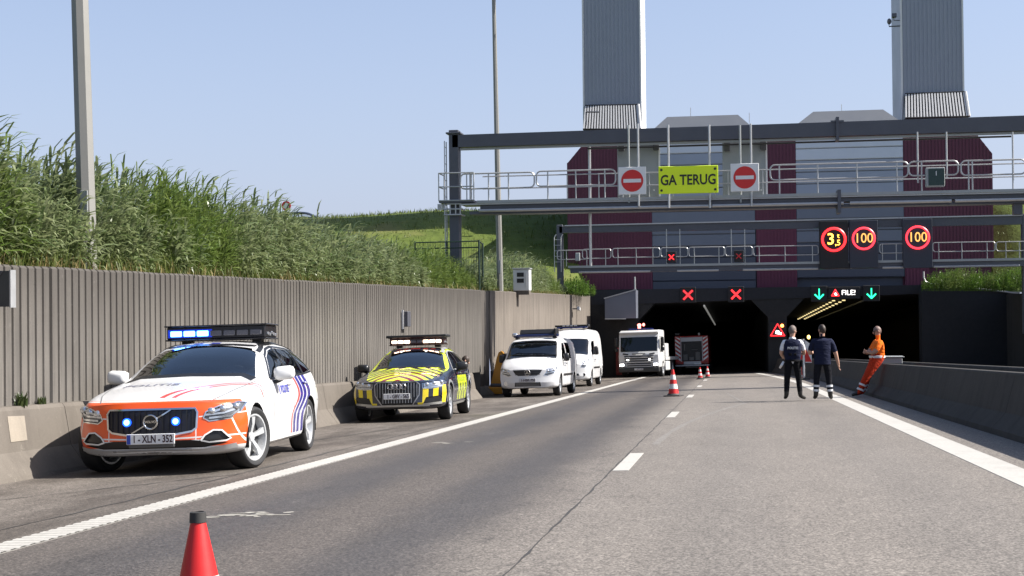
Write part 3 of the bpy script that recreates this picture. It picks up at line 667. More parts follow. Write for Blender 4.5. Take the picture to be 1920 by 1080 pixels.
# ================================================================== vegetation
def reed_bed(name, spots, mat, seed, leaf_n=13, wind=(1, -.15), L=(.34, .66), wd=.023, up=(.5, 1.15), plume=.06):
    """reed stems with arching leaves that stream with the wind; spots = (x, y, z, height)"""
    r = np.random.RandomState(seed); V = []; Fc = []; T = []
    wind = np.array((wind[0], wind[1], 0.)); wind /= np.linalg.norm(wind)
    for (x, y, z, h) in spots:
        lean = np.array((r.randn()*.10+wind[0]*.10, r.randn()*.10+wind[1]*.1, 0)); base = np.array((x, y, z)); tone = r.rand()
        top = base+lean*h+np.array((0, 0, h)); mid = base+lean*h*.35+np.array((0, 0, h*.55)); k = len(V); s = .006
        V += [base+(s, 0, 0), base-(s, 0, 0), mid+(s*.8, 0, 0), mid-(s*.8, 0, 0), top]; Fc += [(k, k+1, k+3, k+2), (k+2, k+3, k+4)]; T += [tone*.5]*5
        for i in range(leaf_n):
            u = .16+.84*(i+r.rand())/leaf_n; p = base+lean*h*u*u+np.array((0, 0, h*u))
            a = r.rand()*2*pi; d = np.array((cos(a), sin(a), 0))*.75+wind*r.uniform(.5, 1.5); d /= np.linalg.norm(d)
            ln = r.uniform(*L)*(1.15-.35*u)*min(1.1, h/1.7+.15); e = r.uniform(*up)*(.7+.6*u); w = wd*r.uniform(.7, 1.25)
            if u > .93: e = r.uniform(1.0, 1.5)
            sd = np.cross(d, (0, 0, 1)); sd = sd*cos(.5)+np.array((0, 0, 1))*sin(r.uniform(-.6, .6)); t = np.clip(tone*.5+r.rand()*.5, 0, 1)
            q = p; k = len(V); ang = e
            V += [q-sd*w*.5, q+sd*w*.5]
            for j, (fr, ww) in enumerate(((.34, 1.0), (.36, .75), (.30, 0))):
                q = q+(d*cos(ang)+np.array((0, 0, 1))*sin(ang))*ln*fr; ang -= r.uniform(.35, .85)
                V += [q-sd*w*ww, q+sd*w*ww] if ww else [q]
            Fc += [(k, k+1, k+3, k+2), (k+2, k+3, k+5, k+4), (k+4, k+5, k+6)]; T += [t]*7
    me = bpy.data.meshes.new(name); me.from_pydata(np.array(V).tolist(), [], Fc)
    at_ = me.attributes.new('tint', 'FLOAT', 'POINT'); at_.data.foreach_set('value', T); me.materials.append(mat)
    return link(bpy.data.objects.new(name, me))
m_reed = leaf_mat('reed_leaf', (.066, .108, .030), (.245, .272, .138), .38, .38, .55)
m_reed2 = leaf_mat('reed_leaf_fresh', (.060, .112, .015), (.175, .22, .060), .35, .40, .5)
m_lowg = leaf_mat('grass_blade', (.055, .085, .014), (.13, .15, .04), .35, .5, .3)
m_dry = leaf_mat('dry_grass', (.20, .15, .06), (.30, .24, .11), .25, .6, .2)
def rh(y, x=0):                                                     # how tall the reeds grow along the wall
    return float(np.interp(y, [8, 12, 15.3, 16.2, 17.2, 18.2, 20, 24, 27, 31, 36, 41, 45, 47.3, 49.0, 52, 56, 60, 64, 70, 75], [1.8, 1.9, 2.0, 2.05, 1.95, 1.55, 1.68, 1.75, 1.72, 1.6, 1.4, 1.3, 1.35, 1.3, 1.1, 1.25, 1.0, .9, 1.95, 1.85, .9]))
spots = []; r = np.random.RandomState(3)
for (y0, y1, dens, xa, xb) in ((12, 20, 30, -12.2, -8.95), (20, 34, 24, -12.6, -8.9), (34, 50, 17, -12.6, -8.9), (50, 76, 13, -12.4, -8.95)):
    n = int((y1-y0)*(xb-xa)*dens)
    for _ in range(n):
        y = r.uniform(y0, y1); x = xb-(xb-xa)*r.rand()**1.25
        edge = min(1, .42+(xb-x)*.55); h = rh(y)*r.uniform(.78, 1.08)*edge*(1+.10*sin(y*1.9+x))
        if 57.2 < y < 60.8 and x > -9.9: continue
        if abs(y-19) < .35 and x > -9.5: continue
        spots.append((x, y, hill(x, y)-.02, h))
fresh = [s for s in spots if (sin(s[1]*.55+1)+sin(s[1]*.23+s[0])) > 1.25 or 40 < s[1] < 47 or (s[1] < 16.6 and (s[1]*7+s[0]*3) % 1 < .6)]; fs_ = set(fresh)
tag(reed_bed('reed_bed', [s for s in spots if s not in fs_], m_reed, 21), kind='stuff'); tag(reed_bed('reed_bed', fresh, m_reed2, 22, 15, wd=.017, up=(.8, 1.3)), kind='stuff')
sp = []                                                              # grass along the coping, dry and green
for _ in range(1500):
    y = r.uniform(8, 82); sp.append((-8.86-.35*r.rand()**2, y, 1.72, r.uniform(.5, 1.2)*(1.2 if y < 30 else 1)))
tag(blades('verge_grass', [s for i, s in enumerate(sp) if i % 3], m_lowg, (.10, .38), 9, .007, .10, 31, droop=1.1), kind='stuff')
tag(blades('verge_grass', [s for i, s in enumerate(sp) if i % 3 == 0], m_dry, (.08, .26), 9, .007, .12, 32, droop=1.4), kind='stuff')
sp = []
for _ in range(5200):                                               # rough grass on the embankment
    x = -9.5-38*r.rand()**1.3; y = r.uniform(62, 112); sp.append((x, y, hill(x, y)-.05, r.uniform(.6, 1.6)))
for _ in range(900):
    x = 16.5+25*r.rand(); y = r.uniform(78, 112); sp.append((x, y, hill(x, y)-.05, r.uniform(.6, 1.6)))
for _ in range(700):
    x = -20-26*r.rand(); y = r.uniform(95, 104); sp.append((x, y, hill(x, y)-.05, r.uniform(.6, 1.4)*(1.4 if x > -30 else .5)))
tag(blades('meadow_grass', sp, m_lowg, (.08, .24), 6, .022, .30, 33, droop=.9), kind='stuff')
m_bush = leaf_mat('bush_leaf', (.055, .115, .012), (.10, .17, .028), .4, .45, .35)
def shrub(name, lab, cx, cy, z, rx_, ry_, h, mat, n, seed, L=(.25, .45), group=None, cat='bush', wd=.02):
    rr = np.random.RandomState(seed); s = []
    for _ in range(n):
        a = rr.rand()*2*pi; q = math.sqrt(rr.rand()); s.append((cx+rx_*q*cos(a), cy+ry_*q*sin(a), z-.05, h*(1-.55*q*q)*rr.uniform(.75, 1.1)))
    return tag(reed_bed(name, s, mat, seed, 14, (.4, -.1), L, wd, (.7, 1.35)), lab, cat, group)
a = at(1140, 552, 74)
shrub('bush', 'bright green rounded bush at the end of the ribbed wall beside the grey wing', -8.9+.25, 76.6, 1.75, 1.1, 2.6, 1.0, m_bush, 230, 41)
for i, (px, w, hh, lab) in enumerate(((1765, 1.0, 1.0, 'green bush on the right wall nearest the maroon building'), (1800, 1.3, 1.2, 'tall grassy bush second from the building on the right wall'), (1848, 1.2, .85, 'low grassy bush in the middle of the strip on the right wall'), (1885, 1.0, 1.1, 'grassy bush below the gantry post on the right wall'), (1925, 1.5, 1.2, 'grassy bush cut by the right edge of the picture'))):
    p = at(px, 540, 79-i*1.2); shrub('bush', lab, p.x+.3, p.y+1.2, p.z-.1, w*1.25, 1.4, hh*1.15, m_reed2 if i % 2 else m_bush, 190, 50+i, (.2, .4), 'bushes on the right wall')

# ================================================================== lamp posts
def lamp_post(px, Y, w0, w1, pyb, lab, lean=0):
    b = at(px[1], pyb, Y); zb_ = hill(b.x, Y)-.1; t_ = at(px[0], 0, Y); top = 13.0
    r_ = thing('lamp_post', lab, 'lamp post', (b.x, Y, zb_), group='lamp posts behind the left wall'); H_ = top-zb_
    dx = (t_.x-b.x)/(t_.z-b.z); tip = (dx*H_, 0, H_); mb = MB(); mb.cyl((0, 0, 0), tip, w0, w1, 8); mb.build('pole', m_pole, r_)
    MB().box((.0, -w0*.93, 1.1), (w0*.8, .02, .5), ch=.005).build('door', m_galvp, r_); MB().cyl((0, 0, -.05), (0, 0, .12), w0*1.5, w0*1.45, 12).build('base_collar', m_galvp, r_)
    a_ = Vector(tip); MB().tube([a_, a_+Vector((.3, 0, .35)), a_+Vector((1.2, 0, .5)), a_+Vector((2.2, 0, .52))], .05, 8).build('arm', m_pole, r_, True); MB().box(a_+Vector((2.4, 0, .5)), (.8, .3, .12), ch=.04).build('lamp_head', m_galvp, r_)
lamp_post((151, 166), 19, .142, .105, 480, 'thick near octagonal lamp post rising out of the reeds at the left')
lamp_post((926.5, 937.5), 52, .125, .075, 497, 'slender lamp post between the reeds and the near gantry')

# ================================================================== gantries
def rail_loop(mb, x0, x1, z0, z1, y, r_=.028, c=.16, ups=None, foot=None):
    P = []
    for (cx, cz, a0) in ((x1-c, z1-c, 90), (x0+c, z1-c, 180), (x0+c, z0+c, 270), (x1-c, z0+c, 360)):
        for i in range(5):
            a = R(a0-(0 if False else 0))+0
            ang = R({90: 0, 180: 90, 270: 180, 360: 270}[a0]+90*i/4); P.append((cx+c*cos(ang), y, cz+c*sin(ang)))
    mb.tube(P, r_, 6, closed=True)
    for u in (ups or ()): mb.cyl((u, y, foot), (u, y, z1), r_*.9, n=6)
def zline(Y, a, b):                                                  # straight line between two photo points at one distance
    A = at(*a, Y); B = at(*b, Y); return lambda x: A.z+(B.z-A.z)*(x-A.x)/(B.x-A.x)
G1 = 49.0
g1 = thing('sign_gantry', 'near grey steel gantry carrying the yellow sign and two no entry signs', 'gantry')
bt = zline(G1, (865, 254), (1920, 218)); bb = zline(G1, (865, 277), (1920, 246)); wt = zline(G1, (900, 378), (1920, 356)); wb = zline(G1, (900, 400), (1920, 379))
xp = at(853, 300, G1).x; xe = 14.6
def beam(name, x0, x1, zt_, zb__, y0, y1, parent, mat=m_steel):
    v = [(x, y, z(x)) for x in (x0, x1) for z in (zb__, zt_) for y in (y0, y1)]
    return mesh_obj(name, v, [(0, 2, 3, 1), (4, 5, 7, 6), (0, 4, 6, 2), (1, 3, 7, 5), (2, 6, 7, 3), (0, 1, 5, 4)], mat, parent)
X1 = lambda px, G=G1: at(px, 300, G).x
beam('top_beam', xp-.05, xe, bt, bb, G1-.22, G1+.22, g1)
beam('beam_flange', xp+.2, xe, lambda x: bb(x)-.03, lambda x: bb(x)-.10, G1-.10, G1+.02, g1, m_galvp)
MB().tube([(X1(1100), G1+.3, bb(X1(1100))-.13), (X1(1900), G1+.3, bb(X1(1900))-.13)], .035, 6).build('cable_tube', m_black, g1)
post = MB(); post.box((xp, G1, (at(850, 250, G1).z+hill(xp, G1))/2), (.36, .44, at(850, 250, G1).z-hill(xp, G1)+.2), ch=.02); post.build('post', m_steel, g1)
MB().box((xp, G1, at(850, 251, G1).z), (.55, .6, .06), ch=.01).build('post_cap', m_steel, g1)
MB().span((xe, G1-.25, 0), (xe+.4, G1+.25, bt(xe)+.1), .02).build('post', m_steel, g1)
mb = MB(); xj = X1(1570); mb.span((xj-.05, G1-.32, bb(xj)-.16), (xj+.05, G1+.3, bt(xj)+.16)); mb.span((xj-.22, G1-.25, bt(xj)-.02), (xj+.22, G1+.25, bt(xj)+.05)); mb.build('beam_joint', m_steel, g1)
MB().span((xj-.05, G1-.62, wb(xj)-.28), (xj+.06, G1+.3, wt(xj)+.1)).build('beam_joint', m_steel, g1)
xw = X1(898)
beam('walkway_edge', xw, xe, wt, lambda x: wt(x)-.10, G1-.55, G1-.47, g1, m_galvp)
beam('walkway_deck', xw-.6, xe, lambda x: wt(x)-.10, lambda x: wt(x)-.15, G1-.50, G1+.55, g1, m_galv)
beam('walkway_beam', xw+.1, xe, lambda x: wt(x)-.16, lambda x: wb(x)+.12, G1-.40, G1+.40, g1)
for (a, b) in ((902, 1330), (1335, 1580), (1590, 1780), (1785, 1990)):
    MB().tube([(X1(a), G1-.52, wb(X1(a))+.06), (X1(b)-.03, G1-.52, wb(X1(b))+.06)], .055, 8).build('lower_tube', m_galv, g1, True)
beam('walkway_soffit', xw-.3, xe, lambda x: wb(x)+.05, lambda x: wb(x)-.06, G1-.35, G1+.35, g1)
for (a, b, zt_, zb__, ups) in ((868, 1005, 327, 355, (888, 920, 957)), (1009, 1156, 322, 350, (1030, 1082, 1136)), (1443, 1699, 309, 337, (1460, 1531, 1604, 1678)), (1700, 1792, 305, 331, (1724,)), (1797, 1917, 303, 330, (1811, 1818, 1893)), (1922, 1990, 301, 328, (1950,))):
    zt2 = at((a+b)/2, zt_, G1).z; z02 = at((a+b)/2, zb__, G1).z; mb = MB()
    rail_loop(mb, X1(a), X1(b), z02, zt2, G1-.5, ups=[X1(u) for u in ups], foot=wt(X1(a))-.02); mb.build('railing', m_galv, g1, True, weld=False)
mb = MB()
for u in (1060, 1120, 1165, 1215, 1260, 1340, 1365, 1430): mb.cyl((X1(u), G1+.5, wt(X1(u))), (X1(u), G1+.5, wt(X1(u))+.95), .022, n=6)
mb.cyl((X1(900), G1+.5, wt(X1(900))+.95), (xe, G1+.5, wt(xe)+.95), .025, n=6); mb.cyl((X1(900), G1+.5, wt(X1(900))+.5), (xe, G1+.5, wt(xe)+.5), .025, n=6); mb.build('rear_railing', m_galv, g1, True, weld=False)
# climbing cage round the post
mb = MB(); zc0 = at(850, 404, G1).z; zc1 = at(850, 327, G1).z; zm = at(850, 378, G1).z
xa, xb = X1(828), X1(893)
for u in (xa, X1(838), X1(880), X1(886), xb):
    mb.cyl((u, G1-.55, zm), (u, G1-.55, zc1), .022, n=6)
for z in (zc1, (zc1+zm)/2, zm): mb.tube([(xa, G1+.4, z), (xa, G1-.55, z), (xb, G1-.55, z)], .025, 6)
mb.build('platform_railing', m_galv, g1, True, weld=False)
MB().span((xa, G1-.55, zm-.08), (xb, G1+.45, zm)).build('platform', m_steel, g1)
mb = MB()
for z in (zm-.12, (zm+zc0)/2-.05, zc0): mb.tube([(xp-.33, G1-.3, z), (xp-.33, G1-.45, z), (xp+.28, G1-.45, z), (xp+.28, G1+.3, z)], .03, 6)
for u in (-.3, -.1, .1, .27): mb.span((xp+u-.02, G1-.47, zc0), (xp+u+.02, G1-.45, zm-.1))
for u in (-.55, -.42): mb.span((xp+u-.05, G1-.3, zc0+.2), (xp+u+.05, G1-.2, zm-.1))
mb.build('ladder_cage', m_galv, g1, weld=False)
mb = MB()
for s in (-.16, .16): mb.cyl((xp-.35, G1+s, 2.0), (xp-.35, G1+s, bt(xp)-.2), .022, n=5)
z = 2.2
while z < bt(xp)-.4: mb.cyl((xp-.35, G1-.16, z), (xp-.35, G1+.16, z), .014, n=5); z += .3
mb.build('ladder', m_galv, g1, weld=False)
def drop_tube(px, y0, y1, G, dy, r_=.035, parent=None):
    a = at(px, y0, G); return MB().cyl((a.x, G+dy, a.z), (a.x, G+dy, at(px, y1, G).z), r_, n=8).build('hanger_tube', m_galv, parent, True)
# signs on the near gantry
def no_entry(px, py, lab, tubes):
    p = at(px, py, G1); s = .485; r_ = thing('no_entry_sign', lab, 'sign', (p.x, G1-.66, p.z), group='no entry signs on the near gantry')
    MB().box((0, 0, 0), (2*s, .05, 2*s), ch=.012).build('board', m_white, r_)
    MB().cyl((0, -.026, 0), (0, -.032, 0), s*.80, n=40).build('red_disc', m_red, r_); MB().box((0, -.036, 0), (s*1.28, .006, s*.26)).build('white_bar', m_white, r_)
    for i, (tp, d) in enumerate(tubes):
        a = at(tp, 236 if d == 0 else 238, G1); MB().cyl((a.x-p.x, .06+d, a.z-p.z), (a.x-p.x, .06+d, at(tp, 389 if d == 0 else 382, G1).z-p.z), .038, n=8).build('hanger_tube', m_galv if d == 0 else m_galvp, r_, True)
        MB().box((a.x-p.x, .03+d, .25), (.14, .05, .05)).box((a.x-p.x, .03+d, -.25), (.14, .05, .05)).build('clamp', m_steel, r_, weld=False)['kind'] = 'stuff'
no_entry(1188, 342, 'red and white no entry sign left of the yellow GA TERUG board', ((1180, .12), (1198, 0)))
no_entry(1396, 336, 'red and white no entry sign right of the yellow GA TERUG board', ((1387, .12), (1407, 0)))
p = at(1291.5, 340, G1); ps = thing('text_sign', 'fluorescent yellow board with black letters GA TERUG hanging from the gantry', 'sign', (p.x, G1-.66, p.z))
MB().box((0, 0, 0), (2.06, .05, .96), ch=.012).build('board', m_fluo, ps)
lettering('lettering', 'GA TERUG', .50, facing((0, -.03, -.02)), m_ink, ps, .003, .010, .80)
for sx in (-1, 1):
    for sz in (-1, 1): MB().cyl((sx*.93, -.024, sz*.36), (sx*.93, -.034, sz*.36), .045, n=12).build('bolt', m_ink, ps)
for tp in (1254, 1330):
    a = at(tp, 238, G1); MB().cyl((a.x-p.x, .07, a.z-p.z), (a.x-p.x, .07, at(tp+1, 392, G1).z-p.z), .042, n=8).build('hanger_tube', m_galv, ps, True)
for (xa, xb, lab) in ((1157, 1237, 'grey sheet panel behind the left no entry sign'), (1354, 1438, 'grey sheet panel behind the right no entry sign')):
    a = at(xa, 262, G1+.8); b = at(xb, 368, G1+.8); r_ = thing('display_cabinet', lab, 'cabinet', ((a.x+b.x)/2, G1+.8, (a.z+b.z)/2), group='display cabinets on the far side of the near gantry'); w = (b.x-a.x)/2; h = (a.z-b.z)/2
    MB().box((0, .15, 0), (2*w, .3, 2*h), ch=.012).build('housing', m_galvp, r_); MB().span((w-.03, -.03, -h), (w+.03, .0, h)).build('edge_strip', m_white, r_)
    mb = MB()
    for z in (.62*h, -.78*h): mb.cyl((w-.2, -.01, z), (w-.2, -.03, z), .035, n=8)
    mb.build('latch', m_white, r_, weld=False)['kind'] = 'stuff'
    for sx in (-.78, .86): MB().box((sx*w, -.12, h-.25), (.22, .26, .34), (R(20), 0, 0), .03).build('floodlight', m_steel, r_)
p = at(1749, 335, G1); r_ = thing('lane_signal', 'dark green faced lane signal box on the near gantry railing', 'signal', (p.x, G1-.62, p.z))
MB().box((0, .1, 0), (.62, .22, .66), ch=.02).build('housing', m_galvp, r_); MB().box((.03, -.02, 0), (.52, .03, .56)).build('face', pbr('signal_face', (.006, .03, .024), .3), r_); MB().span((.01, -.04, .05), (.035, -.036, .2)).build('arrow_mark', m_white, r_)
for px, y1 in ((1717, 345), (1771, 335), (1894, 340)):
    o = drop_tube(px, 250, y1, G1, -.4, .03, g1)
o = drop_tube(1102, 262, 498, G1, .55, .05, g1)
MB().box((X1(1905), G1-.1, at(1905, 392, G1).z), (.3, .3, .42), ch=.03).build('camera_box', m_steel, g1)

G2 = 74.0; Q2 = G2/62; e_amb = emit('led_amber', (1, .42, .10), 1.0)
g2 = thing('sign_gantry', 'lower farther gantry with the lit speed limit displays, close to the tunnel', 'gantry')
bt = zline(G2, (1060, 425), (1920, 405)); bb = zline(G2, (1060, 437), (1920, 421)); wt2 = zline(G2, (1070, 499), (1920, 484)); wb2 = zline(G2, (1070, 512), (1920, 499))
x0 = X1(1048, G2); xe2 = 14.8
beam('top_beam', x0, xe2, bt, bb, G2-.2, G2+.2, g2); beam('top_tray', x0+.3, xe2, lambda x: bt(x)+.07, lambda x: bt(x)+.005, G2-.3, G2+.1, g2, m_galv)
MB().span((x0-.15, G2-.2, hill(x0, G2)-.2), (x0+.18, G2+.2, bt(x0)+.1), .02).build('post', m_steel, g2); MB().span((xe2, G2-.2, -.5), (xe2+.35, G2+.2, bt(xe2)+.1), .02).build('post', m_steel, g2)
beam('walkway_edge', x0+.5, xe2, wt2, lambda x: wt2(x)-.12, G2-.55, G2-.48, g2, m_galvp); beam('walkway_beam', x0+.6, xe2, lambda x: wt2(x)-.13, wb2, G2-.45, G2+.45, g2)
for (a, b) in ((1085, 1218), (1268, 1345), (1390, 1530), (1650, 1690), (1745, 1905)):
    MB().tube([(X1(a, G2), G2-.52, wb2(X1(a, G2))+.02), (X1(b, G2), G2-.52, wb2(X1(b, G2))+.02)], .055, 6).build('lower_tube', m_galv, g2, True)
for (a, b, zt_, zb__, ups) in ((1045, 1100, 470, 487, (1052, 1062)), (1092, 1145, 468, 485, (1100, 1135)), (1148, 1236, 466, 483, (1158, 1192, 1223)), (1238, 1288, 465, 482, ()), (1290, 1356, 464, 481, (1300, 1346)), (1358, 1408, 463, 480, ()), (1410, 1531, 462, 479, (1421, 1469, 1520)), (1645, 1690, 458, 475, (1650, 1676)), (1744, 1860, 455, 472, (1755, 1798, 1845)), (1862, 1925, 454, 471, (1880, 1905))):
    mb = MB(); rail_loop(mb, X1(a, G2), X1(b, G2), at((a+b)/2, zb__, G2).z, at((a+b)/2, zt_, G2).z, G2-.5, .026, .12, [X1(u, G2) for u in ups], wt2(X1(a, G2))-.02); mb.build('railing', m_galv, g2, True, weld=False)
mb = MB()
for s in (-.0, .36): mb.tube([(x0-.25+s, G2-.4, at(1050, 500, G2).z-.3), (x0-.25+s, G2-.4, at(1050, 446, G2).z), (x0-.15+s, G2-.4, at(1050, 440, G2).z)], .025, 6)
for i in range(5): mb.cyl((x0-.25, G2-.4, at(1050, 450, G2).z-.3*i), (x0+.11, G2-.4, at(1050, 450, G2).z-.3*i), .016, n=5)
mb.build('ladder', m_galv, g2, weld=False)
for px in (1250, 1275, 1371, 1396):
    drop_tube(px, 430, 500, G2, -.3, .025, g2)
for (px, py, w, h, kind, lab) in ((1561.5, 460, 52, 88, 'limit', 'dark matrix display with glowing red ring around 3,5 t on the far gantry'), (1617, 459, 51, 88, '100', 'middle matrix display with red ring around 100 on the far gantry'), (1717, 457.5, 53, 91, '100', 'separate rightmost matrix display with red ring around 100 on the far gantry')):
    p = at(px, py, G2); k = (p-CAM).dot(CF)/F_PX; w *= k; h *= k
    r_ = thing('speed_display', lab, 'display', (p.x, G2-.75, p.z), group='lit displays on the far gantry'); MB().box((0, .2, 0), (w, .4, h), ch=.015).build('housing', m_vmsb if kind == 'limit' else m_vms, r_)
    if kind == 'limit': MB().box((0, -.008, .0), (w*.96, .016, h*.97)).build('matrix_face', m_vmsb, r_)
    zc_ = (.09 if kind == 'limit' else .10)*h+.05; rr = .235*h if kind == 'limit' else .222*h; ring = [(rr*cos(a), -.05, zc_+rr*sin(a)) for a in np.linspace(0, 2*pi, 49)[:-1]]
    MB().tube(ring, .065 if kind == 'limit' else .055, 6, closed=True).build('red_ring', e_red if kind == 'limit' else emit('led_red_soft', (1, .03, .05), 1.5), r_, True)
    if kind == 'limit':
        lettering('digit', '3', .70*Q2, facing((-.13*Q2, -.045, zc_)), e_ora, r_, .004, .006); lettering('digit', ',', .4*Q2, facing((.08*Q2, -.045, zc_-.16)), e_ora, r_, .004, 0)
        lettering('digit', '5', .34*Q2, facing((.20*Q2, -.045, zc_-.18)), e_ora, r_, .004, 0); lettering('digit', 't', .30*Q2, facing((.19*Q2, -.045, zc_+.19)), e_ora, r_, .004, 0)
    else: lettering('digits', '100', .60*Q2, facing((0, -.045, zc_)), e_amb, r_, .004, 0, .90)
for (px, py, on, lab) in ((1260, 483, True, 'small lane signal with a red cross on the far gantry railing'), (1385, 481, False, 'small unlit lane signal box on the far gantry railing')):
    p = at(px, py, G2); r_ = thing('lane_signal', lab, 'signal', (p.x, G2-.68, p.z)); MB().box((0, .12, 0), (.50, .24, .60), ch=.02).build('housing', m_vmsb, r_)
    led_cross((0, -.02, 0), .30, e_red if on else emit('led_red_off', (1, .02, .03), .10), r_)
MB().span((at(1085, 480, G2).x-.1, G2-.75, at(1085, 490, G2).z), (at(1085, 480, G2).x+.14, G2-.55, at(1085, 475, G2).z), .02).build('control_box', m_galvp, g2)

# ================================================================== small things on and above the left wall
p = at(979, 548, 55.0); r_ = thing('electrical_cabinet', 'pale grey electrical cabinet with two dark vents standing on top of the left wall', 'cabinet', (p.x, 55.0, 1.76)); zh = at(979, 505, 55).z-1.76
MB().span((-.32, -.3, .06), (.34, .3, zh), .02).build('housing', pbr('cabinet_grey', (.56, .57, .56), .45), r_); MB().span((-.36, -.34, zh), (.38, .34, zh+.05), .01).build('roof', m_galvp, r_); MB().span((-.3, -.28, -.1), (.32, .28, .06)).build('plinth', m_base, r_)
for z in (.50, .76): MB().box((-.02, -.305, zh*z), (.28, .014, .17)).build('vent', m_black, r_)
MB().span((.2, -.33, zh*.2), (.215, -.301, zh*.85)).build('hinge', m_galv, r_)
fn = thing('mesh_fence', 'low dark green wire fence around the near gantry post', 'fence', (0, 0, 0)); m_fence = pbr('fence_green', (.010, .028, .018), .5)
A = [at(778, 455, 47.5), at(898, 452, 47.5), at(905, 458, 50.5)]; zt_ = A[0].z
mb = MB(); mb.cyl(A[0], A[1], .025, n=6); mb.build('rail', m_fence, fn); MB().cyl((A[0].x, 47.5, zt_-.22), (A[1].x, 47.5, A[1].z-.22), .025, n=6).build('rail', m_fence, fn); MB().cyl(A[1], A[2], .025, n=6).build('rail', m_fence, fn)
for q in (A[0], A[0].lerp(A[1], .5), A[1], A[2]): MB().cyl((q.x, q.y, q.z+.04), (q.x, q.y, hill(q.x, q.y)-.1), .035, n=6).build('post', m_fence, fn)
mb = MB()
for i in range(26):
    q = A[0].lerp(A[1], i/25); mb.span((q.x-.004, q.y-.004, 1.7), (q.x+.004, q.y+.004, q.z))
for i in range(9):
    q = A[1].lerp(A[2], i/8); mb.span((q.x-.004, q.y-.004, 1.7), (q.x+.004, q.y+.004, q.z))
mb.build('mesh', m_fence, fn, weld=False)['kind'] = 'stuff'
r_ = thing('wall_sign', 'dark grey box on the ribbed wall, cut by the left edge of the picture', 'sign', (WX+.05, 14.6, 1.2))
c = at(8, 541, 14.6); a = at(27, 508, 14.75); b = at(27, 575, 14.75); zt_, zb_ = a.z-1.2, b.z-1.2; xr = a.x-(WX+.05)
mb = MB(); mb.prism([(-.02, zb_), (xr, zb_), (xr, zt_), (-.02, zt_)], (0, .15, 0), (1, 0, 0), (0, 0, 1), (0, -1, 0), .10); mb.build('box_body', pbr('box_grey', (.055, .056, .054), .5), r_)
MB().span((xr-.005, .04, zb_-.01), (xr+.012, .16, zt_+.01)).build('edge_plate', m_galv, r_); MB().tube([(-.06, .0, zb_-.28), (.0, -.03, zb_-.22), (xr*.4, -.05, zb_-.05), (xr*.45, -.05, zb_+.02)], .05, 8).build('bracket', m_black, r_, True)
MB().add([(-.02, .02, zt_), (xr*.75, .02, zt_), (-.02, .02, zt_-.28), (-.02, .045, zt_), (xr*.75, .045, zt_), (-.02, .045, zt_-.28)], [(0, 1, 2), (5, 4, 3), (0, 3, 4, 1), (1, 4, 5, 2), (2, 5, 3, 0)]).build('sheet', m_steel, r_)
p = at(784, 598, 35.2); q = atx = None
r_ = thing('wall_box', 'small dark box with a pale edge on the ribbed wall above the yellow car', 'box', (WX+.02, 35.2, p.z))
MB().span((-.02, -.14, -.20), (.14, .2, .20), .01).build('housing', m_steel, r_); MB().span((-.02, -.165, -.26), (.03, -.141, .24)).build('edge_plate', m_white, r_)
p = at(1076, 579, 76); r_ = thing('wall_camera', 'small pale camera on the wall above the white vans', 'camera', (WX, 74.5, at(1077, 579, 74.5).z))
MB().span((-.02, -.03, -.03), (.3, .03, .03)).build('bracket', m_steel, r_); MB().box((.32, -.1, 0), (.16, .4, .18), (R(-10), 0, 0), .03).build('housing', m_white, r_)
r_ = thing('round_sign', 'tiny round red and white sign showing above the reeds', 'sign', tuple(at(537, 386, 60))); MB().cyl((0, 0, 0), (0, -.03, 0), .22, n=20).build('red_ring', m_red, r_); MB().cyl((0, -.031, 0), (0, -.036, 0), .14, n=20).build('white_disc', m_white, r_); MB().cyl((0, .03, .2), (0, .03, -5.0), .04, n=8).build('post', m_galv, r_)

# ================================================================== traffic cones
m_cone = pbr('cone_red', (.50, .010, .010), .45, var=.14, vs_=7); m_conew = pbr('cone_white', (.62, .61, .59), .35, var=.06); m_rub = pbr('cone_rubber', (.028, .027, .026), .7)
def cone(x, y, h, lab, bands=((.0, .20, 0), (.20, .40, 1), (.40, .58, 0), (.58, .78, 1), (.78, 1., 0)), cap=True, group='traffic cones', rr=None):
    r_ = thing('traffic_cone', lab, 'cone', group=group); r0 = .150*h/.75; r1 = .034*h/.75; b = .035
    if rr: r0, r1 = rr
    mb = MB(); s = .235*h/.75; mb.box((0, 0, b/2+.002), (2*s, 2*s, b), ch=.012); mb.build('base', m_rub, r_)
    mb = MB(); mb.lathe([(r0*1.25, b), (r0*1.12, b+.03), (r0, b+.05)], n=28); mb.build('foot_ring', m_rub if h < .9 else m_cone, r_, True)
    z0, z1 = b+.045, h
    for (a, c, w) in bands:
        f = lambda u: r0+(r1-r0)*u; off = .002 if w else 0
        MB().lathe([(f(a)+off, z0+(z1-z0)*a), (f(c)+off, z0+(z1-z0)*c)], n=32).build('white_band' if w else 'red_band', m_conew if w else m_cone, r_, True)
    rt = r1; mb = MB(); mb.lathe([(rt, h-.001), (rt*1.02, h+.01), (rt*.8, h+.014), (rt*.75, h-.02)], n=20); mb.build('rim', m_rub if cap else m_cone, r_, True)
    if cap == 2: MB().lathe([(rt+.005, h-.001), (rt+.003, h+.052), (rt-.006, h+.055), (rt-.010, h+.03), (0, h+.03)], n=24).build('black_cap', m_rub, r_, True)
    return on_road(r_, x, y, rnd.uniform(-.3, .3))
g = gnd(1263, 743); cone(g.x, g.y, .80, 'red and white cone standing on the lane line in the middle of the road')
g = gnd(1313, 711); cone(g.x, g.y, .60, 'left of the two small far cones near the fire engine'); g = gnd(1327, 708.5); cone(g.x, g.y, .60, 'right of the two small far cones near the fire engine')
